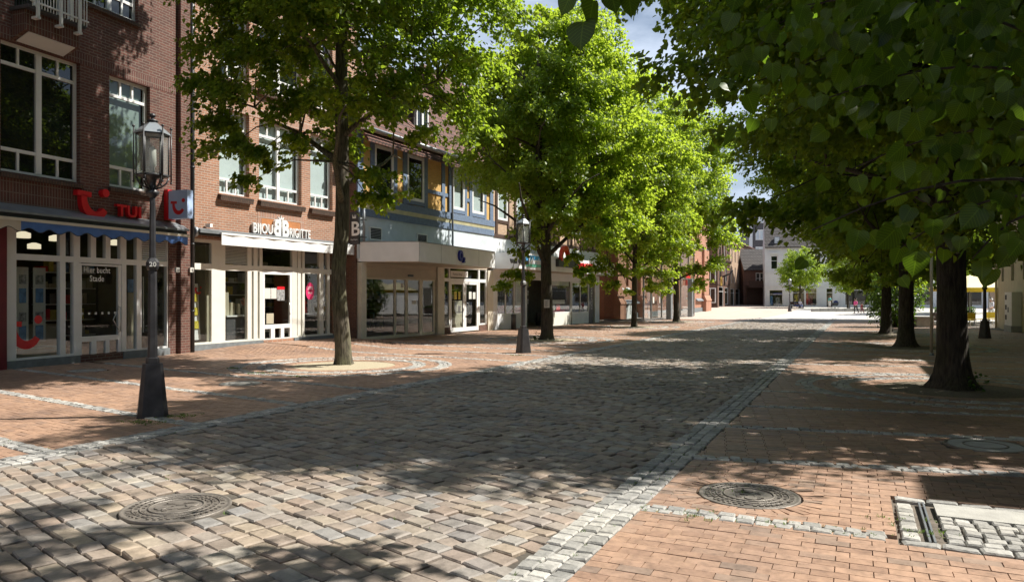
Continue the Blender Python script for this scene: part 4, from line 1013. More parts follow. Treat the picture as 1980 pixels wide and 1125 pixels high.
for u, v, tx in ((341, 522, '20'), (368.5, 522, '8')):
    px, pz = P(u, v, -.14); n = MB(); n.box(px - .07, px + .07, -.2, -.14, pz - .07, pz + .07); q = n.build('house_number', M['poster_w'], H1)
    text('number', tx, .11, M['darkgrey'], q, (px, -.203, pz - .04), ext=.002, align='CENTER')
# left neighbour's red cladding at the frame edge
c = MB(); c.box(-1.6, -.03, -.07, .0, -.4, 3.5); c.build('red_panel', M['darkred'], H1)
# things in the travel agency window
for ua, ub, nm in ((32, 55, 'poster strip hanging behind the travel agency window, nearer the red panel'), (64, 88, 'poster strip hanging behind the travel agency window, nearer the glazed door')):
    xa, xb = X(ua, .4), X(ub, .4); zb2, zt2 = Z(60, 661, .4), Z(60, 517, .4)
    t = placed(F1, 'poster_strip', nm, 'poster', xa, .4, zb2, 'posters in the travel agency window')
    n = MB(); n.box(0, xb - xa, 0, .01, 0, zt2 - zb2); n.build('strip', M['poster_w'], t)
    hgt = (zt2 - zb2) / 4
    for k in range(4):
        n = MB(); n.box(.06, xb - xa - .06, -.008, -.002, k * hgt + hgt * .1, k * hgt + hgt * (.88 if k % 2 == 0 else .6)); n.build('picture', M['poster_b' if k % 2 == 0 else 'poster_g'], t)
t = placed(F1, 'window_logo', 'red smile logo stuck low on the travel agency window', 'window sticker', X(33), .07, Z(33, 675))
s = MB(); fn = lambda a, b_, c_: (a, c_, b_); smile(s, fn, -.22, 0, X(92) - X(33) + .2, .004); s.build('smile', M['red'], t)
t = placed(F1, 'display_plinth', 'low pale window display step behind the travel agency glass', 'display', X(34, .5), .5, pl)
n = MB(); n.box(0, 1.1, 0, .6, 0, .22); n.build('step', M['interior_l'], t); n = MB(); n.box(-.02, 1.14, -.03, .62, .223, .25); n.build('step_top', M['cream'], t)
for u, v0, v1, m_ in ((255, 540, 565, 'poster_b'), (255, 566, 690, 'interior_l')):
    n = MB(); n.box(X(247, .3), X(262, .3), .3, .31, Z(255, v1, .3), Z(255, v0, .3)); n.build('window_poster', M[m_], H1)
n = MB(); n.box(X(276, .35), X(314, .35), .35, .38, Z(290, 640, .35), Z(290, 537, .35)); n.build('window_screen', M['glassd'], H1)
for a, c in ((276, 277), (314, 317)): n = MB(); n.box(X(a, .35), X(c, .35), .33, .37, Z(290, 642, .35), Z(290, 535, .35)); n.build('screen_trim', M['white'], H1)

# ------------------------------------------------------------------ the orange brick house with the jewellery shop
F2 = Fac(-9.7, 22.4, 25.8, -.1); X, Z, P = F2.X, F2.Z, F2.P
H2 = F2.thing('brick_house', 'sunlit orange brick house with the jewellery shop and three tall first floor windows', 'house')
x0, x1 = -.06, X(690); top = 13.2; pl = Z(411, 664.5); zt = 3.42
zs0, zs1 = Z(424, 373), Z(424, 207)
w1 = (X(424), X(482), zs0, zs1); w2 = (X(501), X(583), zs0, zs1); w3 = (X(600), X(643), zs0, zs1)
up = [(w[0], w[1], 8.65, 11.3) for w in (w1, w2, w3)]
sh = (X(371) + .02, X(645), pl, zt)
b = MB(); b.wall(x0, x1, -.5, top, [w1, w2, w3, sh] + up, 0, .2); house_body(b, x0, x1, 0, 9, -.5, top); gable_ends(b, x0, x1, 0, 9, top, top + 5); b.build('wall', M['brick_or'], H2)
gable_roof(x0, x1, 0, 9, top, top + 5).build('roof', M['tile_red'], H2)
b = MB(); b.box(X(424) - .25, x1 - .25, -.006, .1, zs1 + .003, zs1 + .30); b.box(X(424) - .25, x1 - .25, -.006, .1, 11.303, 11.6)
b.box(X(498), X(588), -.006, .1, zs0 - .62, zs0 - .36); b.box(X(498), X(505), -.006, .1, zs0 - 1.2, zs0 - .623); b.box(X(581), X(588), -.006, .1, zs0 - 1.2, zs0 - .623); b.build('soldier_course', M['brick_or_s'], H2)
c = MB(); c.box(X(506), X(580), -.004, .1, zs0 - 1.2, zs0 - .63); c.build('terracotta_panel', paint('terracotta', (.42, .17, .06), .8, .15, 4), H2)
for k, w in enumerate((w1, w2, w3) + tuple(up)):
    s = MB(); s.add([(w[0] - .06, -.13, w[2] - .24), (w[1] + .06, -.13, w[2] - .24), (w[1] + .06, .0, w[2] - .19), (w[0] - .06, .0, w[2] - .19), (w[0] - .06, -.16, w[2] - .07), (w[1] + .06, -.16, w[2] - .07), (w[1] + .06, .16, w[2] + .01), (w[0] - .06, .16, w[2] + .01)],
                    [(0, 3, 2, 1), (4, 5, 6, 7), (0, 1, 5, 4), (1, 2, 6, 5), (2, 3, 7, 6), (3, 0, 4, 7)])
    s.build('sill', M['brick_sill'], H2)
    window(H2, *w, .14, 2 if k % 3 == 1 else 1, 2 if k % 3 == 1 else 3, .44, .42, blind='blind' if k < 3 else None, glass='glass' if k < 3 else 'glassd')
# shop front
b = MB(); xd0, xd1 = X(508.5), X(568.5)
b.box(sh[0], xd0, -.03, .1, -.5, pl); b.box(xd1, sh[1], -.03, .1, -.5, pl); b.box(xd0, xd1, .04, .14, -.5, .1); b.build('plinth', M['grey_stone'], H2)
f = MB(); y0, y1 = .03, .15; tz0, tz1 = Z(390, 521), Z(390, 509)
for a, c in ((371, 372.5), (410.5, 437), (480, 488), (492, 499.5), (503.5, 509), (567, 575.5), (577, 583), (586, 590.5), (619, 627), (634.5, 639)): f.box(X(a), X(c), y0, y1, pl, zt)
for a, c in ((371, 509), (567, 645)): f.box(X(a), X(c), y0 + .004, y1 - .004, tz0, tz1); f.box(X(a), X(c), y0 + .005, y1 - .004, zt - .1, zt); f.box(X(a), X(c), y0 + .004, y1 - .004, pl, pl + .06)
f.box(X(509), X(567), y0 + .004, y1 - .004, Z(540, 523), Z(540, 515)); f.box(X(509), X(567), y0 + .004, y1 - .004, zt - .05, zt)
f.build('shopfront_frame', M['cream'], H2)
louver(H2, X(435), X(481), Z(458, 511), Z(458, 474), .05, 13, 'cream')
d = MB(); dt = Z(540, 524); y = .035
for a, c, e, g in ((X(509.5), X(513.5), .16, dt), (X(562), X(567), .16, dt), (X(513.5), X(562), Z(513, 530), dt), (X(513.5), X(562), Z(513, 636), Z(513, 628)), (X(513.5), X(562), .16, Z(513, 655)), (X(525.5), X(533), Z(513, 655), Z(513, 636)), (X(544.5), X(551), Z(513, 655), Z(513, 636))): d.box(a, c, y, y + .08, e, g)
door = d.build('glazed_door', M['white'], H2); pane(door, X(512), X(563), .2, dt - .05, y + .04)
h = MB(); hx = X(561); h.tube([(hx, .0, 1.5), (hx - .14, -.06, 1.25), (hx, 0, 1.0)], .014, 8); h.build('door_handle', M['steel'], door)
for u0, u1, v0, v1, m_ in ((515, 526, 557, 577.5, 'poster_w'), (527, 537.5, 557, 577.5, 'poster_w'), (538.5, 553, 554, 581, 'poster_g'), (518, 532, 606, 626, 'interior_l')):
    n = MB(); n.box(X(u0), X(u1), y + .03, y + .034, Z(u0, v1), Z(u0, v0)); n.build('door_notice', M[m_], door)
n = MB(); n.box(X(538.5), X(553), y + .027, y + .03, Z(540, 559.5), Z(540, 554)); n.build('door_notice', M['red'], door)
for a, c, lo, hi in ((372, 411, pl, tz0), (437, 481, pl, tz0), (488, 492, pl, tz0), (499.5, 504, pl, tz0), (575, 577, pl, tz0), (583, 586.5, pl, tz0), (590, 619.5, pl, tz0), (627, 635, pl, tz0), (638, 645, pl, tz0)): pane(H2, X(a), X(c), lo, hi, .09, 'shop_window')
for a, c in ((372, 411), (509, 567), (590, 619.5), (627, 635), (638, 645)): pane(H2, X(a), X(c), tz1, zt - .05, .09, 'fanlight')
room(H2, sh[0], X(646), .16, 4.5, .12, 3.6, 'interior'); 
goods(H2, X(437, 2), X(566, 2), 2.6, .3, 2.7, 4); goods(H2, X(568, 3), X(640, 3), 3.4, .3, 2.7, 5)
c = MB(); c.box(X(395, .6), X(409, .6), .55, 1.2, .15, 3.3); c.build('inner_panel', M['interior_l'], H2)
# awning box and rolled cloth
aw = MB(); ax0, ax1 = X(383, -.3), X(684, -.3); zc = Z(500, 458, -.2)
aw.prism_yz([(-.34, zc - .10), (-.34, zc + .02), (-.05, zc + .10), (-.0, zc + .10), (-.0, zc - .10)], ax0, ax1); awn = aw.build('awning', M['black'], H2)
c = MB(); c.lathe([(.14, 0), (.16, .02), (.16, .1), (.13, .13)], 16); 
for i in range(len(c.v)): q = c.v[i]; c.v[i] = (ax0 - q[2] + .05, -.17 + q[1], zc - .02 + q[0])
c.build('awning_end', M['zinc'], awn)
c = MB(); c.prism_yz([(-.40, zc - .05), (-.40, zc + .05), (0, zc + .13), (0, zc + .105)], ax0, ax1); c.build('awning_cover', M['zinc'], awn)
v = MB(); xv = X(428, -.46)
for k in range(30):
    a = xv + (ax1 - xv) * k / 30; e = xv + (ax1 - xv) * (k + 1) / 30; wv = lambda q: -.46 + .015 * math.sin(q * 7)
    v.add([(a, wv(a), zc - .38), (e, wv(e), zc - .38), (e, wv(e), zc - .06), (a, wv(a), zc - .06), (a, wv(a) + .01, zc - .38), (e, wv(e) + .01, zc - .38), (e, wv(e) + .01, zc - .06), (a, wv(a) + .01, zc - .06)], [(0, 1, 2, 3), (7, 6, 5, 4), (0, 4, 5, 1)])
v.box(xv, ax1, -.48, -.40, zc - .06, zc + .0)
v.build('valance', M['white'], awn)
# letters
o = -.08
def zcap(u, v): return Z(u, v, o)
sz = (zcap(500, 431) - zcap(500, 450)) / .70
text('sign_letters', 'BIJOU', sz, M['white'], H2, (X(488.5, o), o, zcap(490, 449.5)), ext=.04, off=.006, w=X(526, o) - X(488.5, o))
text('sign_letters', 'RIGITTE', sz * .95, M['white'], H2, (X(559, o), o, zcap(560, 458)), ext=.04, off=.006, w=X(600, o) - X(560, o))
bs = (zcap(543, 427) - zcap(543, 457)) / .70
text('sign_letters', 'B', bs, M['white'], H2, (X(543.5, o), o, zcap(543, 456.5)), ext=.05, off=.03, sx=.8)
mb_ = text('sign_letters', 'B', bs, M['white'], H2, (X(542.5, o), o, zcap(542, 456)), ext=.05, off=.03, sx=-.8)
c = MB(); cx = X(543, o); cz = zcap(543, 427); 
for dx, hgt, ln in ((-.07, .13, -.10), (0, .2, 0), (.07, .13, .10)): c.prism_xz([(cx + dx * .7 - .03, cz + .04), (cx + dx * .7 + .03, cz + .04), (cx + dx + ln * .8, cz + hgt)], o - .03, o + .03)
c.build('crown_emblem', M['white'], H2)
# camera box, black blade sign with a white letter
sy = 28.0; hs = 62 * sy / FPX
sg = thing('blade_sign', 'black hanging blade sign with white B and crown beside the tree trunk', 'shop sign', ((685 - 990) / FPX * sy, sy, CAMH - (472 - HOR) / FPX * sy), F2.rz)
c = MB(); c.box(0, .10, -.20, .20, 0, hs); c.build('sign_board', M['black'], sg); c = MB(); c.tube([(.05, 0, hs * .8), (.75, 0, hs * .8)], .02); c.tube([(.05, 0, hs * .25), (.75, 0, hs * .25)], .02); c.build('bracket', M['black'], sg)
text('sign_letters', 'B', hs * .62, M['white'], sg, (-.006, .16, hs * .27), (R(90), 0, R(-90)), ext=.003, off=.012)
text('sign_letters', 'Bijou Brigitte', .075, M['white'], sg, (-.006, .16, hs * .12), (R(90), 0, R(-90)), ext=.002, w=.32)
c = MB(); 
for q in (-.05, 0, .05): c.prism_yz([(q - .03, hs * .8), (q + .03, hs * .8), (q * 1.7, hs * .93)], -.008, -.001)
c.build('crown_emblem', M['white'], sg)
c = MB(); c.box(X(395), X(400), -.25, -.05, Z(397, 440), Z(397, 433)); c.build('security_camera', M['white'], H2)
# goods in the jewellery window
t = placed(F2, 'brochure_rack', 'white leaflet rack with red smile and photo leaflets behind the corner glass', 'brochure rack', X(372, .35), .35, .3)
n = MB(); n.prism_yz([(0, 0), (.02, 0), (.14, 1.75), (.12, 1.75)], 0, X(388, .35) - X(372, .35)); n.build('rack_panel', M['white'], t)
for k in range(3):
    n = MB(); wz = .35 + k * .42; n.prism_yz([(wz * .07 - .03, wz), (wz * .07 - .01, wz), ((wz + .24) * .07 - .01, wz + .24), ((wz + .24) * .07 - .03, wz + .24)], .05, X(388, .35) - X(372, .35) - .06); n.build('leaflet', M['poster_y'], t)
n = MB(); smile(n, lambda a, b_, c_: (a, .08 + c_, b_), .14, 1.42, .3, .01); n.build('smile_logo', M['red'], t)
t = placed(F2, 'jewellery_display', 'pale jewellery stands on a white shelf in the left shop window', 'jewellery display', X(439, .3), .3, 0)
n = MB(); n.box(0, 1.25, 0, .6, .98, 1.03); n.build('shelf', M['white'], t); n = MB(); n.box(.02, 1.2, .05, .1, .2, .975); n.build('shelf_front', M['darkgrey'], t)
for xx, hh_, ww in ((.1, .75, .22), (.35, .42, .2), (.62, .38, .16), (.98, .3, .18)):
    n = MB(); n.prism_xz([(xx - ww / 2, 1.033), (xx + ww / 2, 1.033), (xx + ww * .35, 1.033 + hh_), (xx - ww * .35, 1.033 + hh_)], .12, .3); n.build('display_stand', M['interior_l'], t)
n = MB(); 
for k in range(14): a = k * .9; n.tube([(.98, .2, 1.3), (.98 + .16 * math.cos(a), .2 + .1 * math.sin(a), 1.5 + .1 * math.sin(a * 2.1))], [.012, .03], 5)
n.build('coral_branch', paint('coral_pink', (.5, .22, .16), .6), t)
t = placed(F2, 'jewellery_display', 'jewellery display with cream busts right of the shop door', 'jewellery display', X(591, .3), .3, 0)
n = MB(); n.box(0, 1.6, 0, .6, .98, 1.02); n.build('shelf', M['white'], t)
for xx, hh_, ww, m_ in ((.2, .5, .25, 'red'), (.5, .8, .16, 'interior_l'), (.8, .45, .3, 'interior_l'), (1.3, .5, .25, 'interior_l')):
    n = MB(); n.lathe([(ww * .5, 0), (ww * .45, hh_ * .3), (ww * .25, hh_ * .6), (ww * .5, hh_ * .75), (ww * .2, hh_)], 12, (xx, .25, 1.023)); n.build('display_stand', M[m_], t)
n = MB(); n.box(0, 1.0, 1.5, 1.55, .2, 2.6); n.build('backdrop', paint('terracotta_panel', (.3, .10, .06), .8), t)
t = placed(F2, 'sale_sticker', 'round pink 20% sale sticker on the shop window', 'sticker', X(603), .085, Z(603, 563)); n = MB(); disc(n, (0, 0), .235, lambda a, b_, c_: (a * .95, c_, b_ * 1.35), .004, 28); n.build('sticker_disc', paint('pink_red', (.62, .03, .13), .5), t)
text('sticker_text', '20%', .17, M['white'], t, (0, -.002, .06), ext=.001, align='CENTER'); text('sticker_text', 'SALE', .11, M['white'], t, (0, -.002, -.09), ext=.001, align='CENTER')

# ------------------------------------------------------------------ half-timbered house (blue timber, ochre brick) with sliding doors below
F3 = Fac(-5.8, 29.0, 26.4, -.19); X, Z, P = F3.X, F3.Z, F3.P
H3 = F3.thing('half_timbered_house', 'half timbered house with blue beams, ochre brick and white shop canopy', 'house')
x0, x1 = X(692), X(954); ze = Z(800, 283)        # eave
zbeam = Z(790, 396.5); zb0 = Z(790, 410)
z_cov0 = Z(790, 418); z_bl0 = Z(790, 431); zwin_b, zwin_t = Z(788, 386), Z(788, 297)
wins = [(X(725), X(762)), (X(788), X(821)), (X(876), X(899)), (X(913.5), X(937))]
b = MB(); b.wall(x0, x1, zbeam, ze, [(a + .02, c - .02, zwin_b + .02, zwin_t - .02) for a, c in wins], .05, .12); b.build('brick_infill', M['brick_och'], H3)
posts = [(692, 703), (717.6, 725), (762, 768.5), (780.5, 788), (821, 827.5), (855, 861), (868.5, 874), (899, 903.5), (908.5, 913.5), (937, 941), (948, 954)]
f = MB()
for a, c in posts: f.box(X(a), X(c), 0, .1, zbeam, ze)
f.box(x0, x1, -.012, .09, ze - .16, ze + .02); f.box(x0, x1, -.09, .1, zb0, zbeam); f.box(x0, x1, -.05, .1, z_bl0, z_cov0)
zr = Z(840, 372)
for i, (a, c) in enumerate(wins): f.box(a, c, .004, .09, zwin_b - .17, zwin_b)
for a, c in ((827.5, 855), (861, 868.5), (903.5, 908.5)): f.box(X(a), X(c), .004, .09, zr - .08, zr + .08)
f.build('timber_frame', M['beam_blue'], H3)
for a, c in wins:
    window(H3, a, c, zwin_b, zwin_t, .01, 1, 1, 0, 0, blind='blind' if a > wins[1][0] else None, glass='glass' if a > wins[1][0] else 'glassd', fr=.13)
c = MB(); c.prism_yz([(-.02, z_cov0), (-.07, zb0), (.08, zb0), (.08, z_cov0)], x0, x1); c.build('cove', paint('pale_yellow', (.62, .58, .36), .7), H3)
c = MB(); c.box(x0 + .02, x1, .0, .1, 3.2, z_bl0); c.build('upper_panel', M['pale_blue'], H3)
for a, e, v0, v1 in ((713, 737, 440, 461), (805, 825, 453, 467)):
    l = louver(H3, X(a + 2), X(e - 2), Z(a, v1), Z(a, v0), -.04, 7, 'black', back='white'); 
    n = MB(); xa, xb, za_, zb2 = X(a), X(e), Z(a, v1) - .05, Z(a, v0) + .05
    for q in ((xa, xa + .06, za_, zb2), (xb - .06, xb, za_, zb2), (xa + .06, xb - .06, za_, za_ + .05), (xa + .06, xb - .06, zb2 - .05, zb2)): n.box(q[0], q[1], -.05, .0, q[2], q[3])
    n.build('vent_frame', M['white'], l)
b = MB(); house_body(b, x0, x1, .06, 9, -.5, ze); gable_ends(b, x0, x1, .06, 9, ze, ze + 5.2); b.build('side_wall', M['brick_far'], H3)
gable_roof(x0, x1, .0, 9, ze + .05, ze + 5.2, .5).build('roof', M['tile_red'], H3)
c = MB(); c.box(x0, x1, -.42, .0, ze - .04, ze + .0); c.build('eave_board', M['cream'], H3)
c = MB(); c.tube([(x0, -.56, ze - .03), (x1, -.56, ze - .06)], .07, 10); c.build('gutter', M['zinc'], H3)
c = MB(); xx = X(870); c.tube([(xx + .1, -.56, ze - .1), (xx + .05, -.5, ze - .25), (xx, -.14, ze - .55), (xx, -.14, zbeam), (xx, -.16, 3.1)], .05, 10); xx = X(698); c.tube([(xx, -.14, zbeam - .1), (xx, -.14, 3.85)], .055, 10); c.build('downpipe', M['zinc'], H3)
# dormer with blue glass
for u in (760, 850):
    xx = X(u); n = MB(); n.box(xx - .6, xx + .6, 1.0, 3.2, ze + 1.1, ze + 2.5); dm = n.build('dormer', M['tile_dk'], H3); n = MB(); n.box(xx - .65, xx + .65, .85, 3.4, ze + 2.503, ze + 2.6); n.build('dormer_roof', M['zinc'], dm)
    window(H3, xx - .5, xx + .5, ze + 1.2, ze + 2.42, .92, 2, 1, glass='glassd', name='dormer_window')
# shop level: columns, sliding doors, double door
zs = 3.05; xc = X(842)
for q in ((694, 704, -.12, .1), (843, 856, -.10, .12), (942, 952, -.06, .12)): b = MB(); b.box(X(q[0]), X(q[1]), q[2], q[3], -.5, zs); b.build('column', M['ivory'], H3)
b = MB(); hz = Z(760, 538); b.box(X(704), X(842), -.04, .1, hz, hz + .42); b.box(X(704), X(842), -.06, .1, hz + .423, zs + .1); b.box(X(856), X(942), .0, .12, Z(900, 519), zs + .1); b.build('header_panel', M['soffit'], H3)
c = MB(); c.box(X(787), X(797), -.07, -.04, Z(790, 535), Z(790, 531)); c.build('door_sensor', M['black'], H3)
f = MB(); y0, y1 = .0, .06
for a, e in ((704, 705.5), (762.5, 766), (784, 787.5), (787.9, 789), (811, 817.5), (838, 842)): f.box(X(a), X(e), y0, y1, 0, hz)
for a, e in ((704, 764), (764, 788), (788, 814), (816, 842)): f.box(X(a) + .03, X(e) - .01, y0 + .004, y1 - .004, .0, .13); f.box(X(a) + .03, X(e) - .01, y0 + .004, y1 - .004, hz - .06, hz)
sd = f.build('sliding_door', M['ivory'], H3)
for a, e in ((705, 763), (766, 785), (788.5, 811), (817, 838)): pane(sd, X(a), X(e), .1, hz - .04, .03)
n = MB(); n.box(X(820), X(835), .022, .026, 1.3, 2.1); n.build('window_poster', M['black'], sd)
room(H3, X(704), X(842), .12, 3.5, .02, 2.9, 'interior')
for u0, u1, v0, v1 in ((798, 806, 581, 588), (777, 781, 548, 556)):
    n = MB(); n.box(X(u0), X(u1), .02, .026, Z(u0, v1), Z(u0, v0)); n.build('window_notice', M['poster_w'], sd)
# the phone shop double door
f = MB(); y0, y1 = .02, .1; tz = Z(900, 541); bz = Z(862, 632)
tz0, tz1 = Z(890, 545), Z(890, 538.5); top_ = Z(890, 520)
for a, e in ((853, 855.5), (869, 871.5), (926, 928.5), (940, 942)): f.box(X(a), X(e), y0, y1, .0 if a in (869, 926) else bz, top_)
f.box(X(853), X(942), y0 + .004, y1 - .004, tz0, tz1); f.box(X(853), X(942), y0 + .004, y1 - .004, top_, top_ + .1)
for a, e in ((855, 869.5), (928, 940)): f.box(X(a), X(e), y0 + .004, y1 - .004, bz - .03, bz + .05)
f.build('shopfront_frame', M['white'], H3)
d = MB(); 
for a, e in ((871.5, 899.5), (899.7, 926)):
    d.box(X(a), X(a + 3), .03, .09, .02, tz0); d.box(X(e - 3), X(e), .03, .09, .02, tz0); d.box(X(a + 3), X(e - 3), .034, .086, .02, .22); d.box(X(a + 3), X(e - 3), .034, .086, tz0 - .12, tz0)
dd = d.build('double_door', M['white'], H3); pane(dd, X(873), X(925), .1, tz0 - .08, .06)
h = MB(); h.tube([(X(901), .02, 1.45), (X(904), -.06, 1.35), (X(906), -.08, 1.1), (X(904), -.06, .85), (X(901), .02, .75)], .02, 8); h.build('door_handle', M['steel'], dd)
for a, e in ((855, 869.5), (928, 940)): pane(H3, X(a), X(e), bz, tz0, .06, 'shop_window'); n = MB(); n.box(X(a - 1), X(e + 1), -.01, .1, -.5, bz - .04); n.build('brick_base', M['brick_far'], H3)
for a, e in ((855, 869.5), (871, 926.5), (928, 940)): pane(H3, X(a), X(e), tz1, top_, .06, 'fanlight')
room(H3, X(853), X(943), .12, 3, .02, 2.9, 'interior')
n = MB(); n.box(X(873), X(906), .04, .05, Z(890, 536), Z(890, 524)); n.build('fanlight_sign', M['poster_w'], H3)
text('fanlight_lettering', 'Partner-Shop', .15, M['darkgrey'], H3, (X(877), .036, Z(890, 532.5)), ext=.001)
for u0, u1, v0, v1, m_ in ((880, 885, 564, 579, 'poster_y'), (888, 892, 564, 579, 'poster_y'), (908.5, 913.5, 564, 578, 'poster_w'), (916, 921, 565, 578, 'poster_w')):
    n = MB(); n.box(X(u0), X(u1), .05, .055, Z(u0, v1), Z(u0, v0)); n.build('door_notice', M[m_], dd)
goods(H3, X(856, 1.5), X(940, 1.5), 2.2, .2, 2.4, 6); goods(H3, X(706, 2), X(836, 2), 3.2, .2, 2.0, 7)
n = MB(); n.box(X(876, .5), X(894, .5), .5, 1, .1, .9); n.box(X(876, .5), X(894, .5), .5, 1.0, .95, 1.5); n.build('shop_counter', M['interior_l'], H3)
# canopy: angled end, then along the front of both houses
def cw(u, Yd): return ((u - 990) / FPX * Yd, Yd)
def loc(fac, p): dx, dy = p[0] - fac.x, p[1] - fac.y; return (dx * fac.d[0] + dy * fac.d[1], dx * fac.n[0] + dy * fac.n[1])
c0 = loc(F3, cw(691, 28.75)); c1 = loc(F3, cw(810, 28.6)); c2 = loc(F3, cw(957, 35.6)); zl, zh = Z(813, 505.5, c1[1]), Z(813, 468, c1[1])
b = MB(); b.prism_xy([c0, c1, c2, (c2[0] , .0), (c0[0], .0)], zl, zh); can = b.build('canopy', M['canopy'], H3)
b = MB(); b.prism_xy([(c0[0] + .05, c0[1] + .06), (c1[0] + .03, c1[1] + .12), (c2[0] - .01, c2[1] + .12), (c2[0] - .01, -.01), (c0[0] + .05, -.01)], zl - .02, zl - .002); b.build('soffit', M['soffit'], can)
b = MB(); q = MB()
for u in (760, 818, 880): xx = X(u, -.7); q.lathe([(.001, 0), (.07, 0), (.07, .012)], 14, (xx, -.7, zl - .034))
q.build('spotlight', M['steel'], can)
sm_ = MB()
for f_ in (0.003, .25, .5, .75, .985):
    px_, py_ = c1[0] + (c2[0] - c1[0]) * f_, c1[1] + (c2[1] - c1[1]) * f_; sm_.box(px_ - .006, px_ + .006, py_ - .004, py_ + .03, zl + .01, zh - .01)
q_ = math.hypot(c2[0] - c1[0], c2[1] - c1[1]); sm_.prism_xy([(c0[0], c0[1] - .02), (c1[0], c1[1] - .03), (c2[0], c2[1] - .03), (c2[0], c2[1] + .05), (c1[0], c1[1] + .05), (c0[0], c0[1] + .06)], zh + .001, zh + .03)
sm_.build('joint_flashing', M['zinc'], can)
# the letter sign
fx = (c2[0] - c1[0]); fy = (c2[1] - c1[1]); ln = math.hypot(fx, fy)
ka = (Vector((cw(897, 32.6)[0], cw(897, 32.6)[1]))); lp = loc(F3, cw(897, 31.9)); f_ = (lp[0] - c1[0]) / fx; py = c1[1] + fy * f_ - .05
ang = math.atan2(fy, fx)
text('sign_letters', 'O', .56, M['o2blue'], can, (lp[0] - .2, py, zl + .2), (R(90), 0, ang), ext=.06, off=.035, sx=.8)
text('sign_letters', '2', .3, M['o2blue'], can, (lp[0] + .2, py + .02, zl + .12), (R(90), 0, ang), ext=.06, off=.02)

# ------------------------------------------------------------------ brown timber house with the two fascia signs
H4 = F3.thing('half_timbered_house', 'brown timber and brick house with the health food shop under a white fascia', 'house')
x0, x1 = X(954) + .01, X(1160); zw0, zw1 = Z(972, 426), Z(972, 346); zf = Z(972, 455); ze4 = Z(1000, 322)
ww = [(X(a), X(c)) for a, c in ((963, 982), (999, 1015), (1021, 1038), (1055, 1071), (1083, 1098), (1107.5, 1123), (1130, 1146))]
b = MB(); b.wall(x0, x1, zf, ze4, [(a + .02, c - .02, zw0 + .02, zw1 - .02) for a, c in ww], .05, .12); b.build('brick_infill', M['brick_buff'], H4)
f = MB()
for a, c in ww: f.box(a - .22, a - .01, .0, .1, zf, ze4); f.box(c + .01, c + .2, .0, .1, zf, ze4); f.box(a, c, .004, .09, zw0 - .16, zw0 - .003)
f.box(x0, x1, -.03, .1, zf - .18, zf + .02); f.box(x0, x1, -.012, .1, ze4 - .2, ze4); f.build('timber_frame', M['beam_brown'], H4)
for a, c in ww: window(H4, a, c, zw0, zw1, .01, 1, 1, 0, 0, blind='blind', fr=.12)
b = MB(); house_body(b, x0, x1, .06, 9, -.5, ze4); gable_ends(b, x0, x1, .06, 9, ze4, ze4 + 5.5); b.build('side_wall', M['brick_far'], H4)
gable_roof(x0, x1, .0, 9, ze4 + .05, ze4 + 5.5, .5).build('roof', M['tile_red'], H4)
c = MB(); c.box(x0, x1, -.4, .0, ze4 - .04, ze4); c.build('eave_board', M['cream'], H4)
c = MB(); c.tube([(x0, -.56, ze4 - .03), (x1, -.56, ze4 - .06)], .07, 8); c.build('gutter', M['zinc'], H4)
b = MB(); b.box(x0, x1, -.0, .1, 3.3, zf - .18); b.build('upper_panel', M['white_render'], H4)
d1 = loc(F3, cw(959, 35.4)); d2 = loc(F3, cw(1163, 55.0)); zl4 = Z(1000, 519, -1.4); zh4 = Z(1000, 487.5, -1.4)
d1 = (x0, -1.5); d2 = (x1, -1.1)
b = MB(); b.prism_xy([d1, d2, (d2[0], 0), (d1[0], 0)], zl4, zh4); can = b.build('fascia', M['canopy'], H4)
b = MB(); b.prism_xy([(d1[0] + .02, d1[1] + .1), (d2[0] - .02, d2[1] + .1), (d2[0] - .02, -.01), (d1[0] + .02, -.01)], zl4 - .02, zl4 - .002); b.build('soffit', M['soffit'], can)
an4 = math.atan2(d2[1] - d1[1], d2[0] - d1[0])
def fy4(x): return d1[1] + (d2[1] - d1[1]) * (x - d1[0]) / (d2[0] - d1[0])
def flet(body, u0, u1, v, vt, mat, wfac, ext=.03, o=.015):
    xa, xb = X(u0, -1.4), X(u1, -1.4); szz = (Z(u0, vt, -1.4) - Z(u0, v, -1.4)) / .70
    text('sign_letters', body, szz, M[mat], can, (xa, fy4(xa) - .035, Z(u0, v, -1.4)), (R(90), 0, an4), ext=ext, off=o, w=xb - xa)
flet('von Glahn', 981, 1018, 508, 497, 'black', 4.25)
xa, xb = X(1014, -1.4), X(1052, -1.4); n = MB(); n.prism_xy([(xa, fy4(xa) - .03), (xb, fy4(xb) - .03), (xb, fy4(xb) - .001), (xa, fy4(xa) - .001)], Z(1030, 512, -1.4), Z(1030, 495, -1.4)); n.build('blue_sign', paint('sky_blue_sign', (.07, .33, .62), .4), can)
n = MB(); n.prism_xy([(xa, fy4(xa) - .034), (xb, fy4(xb) - .034), (xb, fy4(xb) - .031), (xa, fy4(xa) - .031)], Z(1030, 513, -1.4) - .1, Z(1030, 510, -1.4)); n.build('green_strip', paint('green_strip', (.12, .42, .3), .5), can)
flet('Reformhaus', 1019, 1050, 509.5, 498, 'white', 5.0, .01)
xa, xb = X(1072, -1.3), X(1112, -1.3); n = MB(); n.prism_xy([(xa, fy4(xa) - .2), (xb, fy4(xb) - .2), (xb, fy4(xb) - .001), (xa, fy4(xa) - .001)], Z(1090, 517, -1.3), Z(1090, 503, -1.3)); n.build('black_sign', M['black'], can)
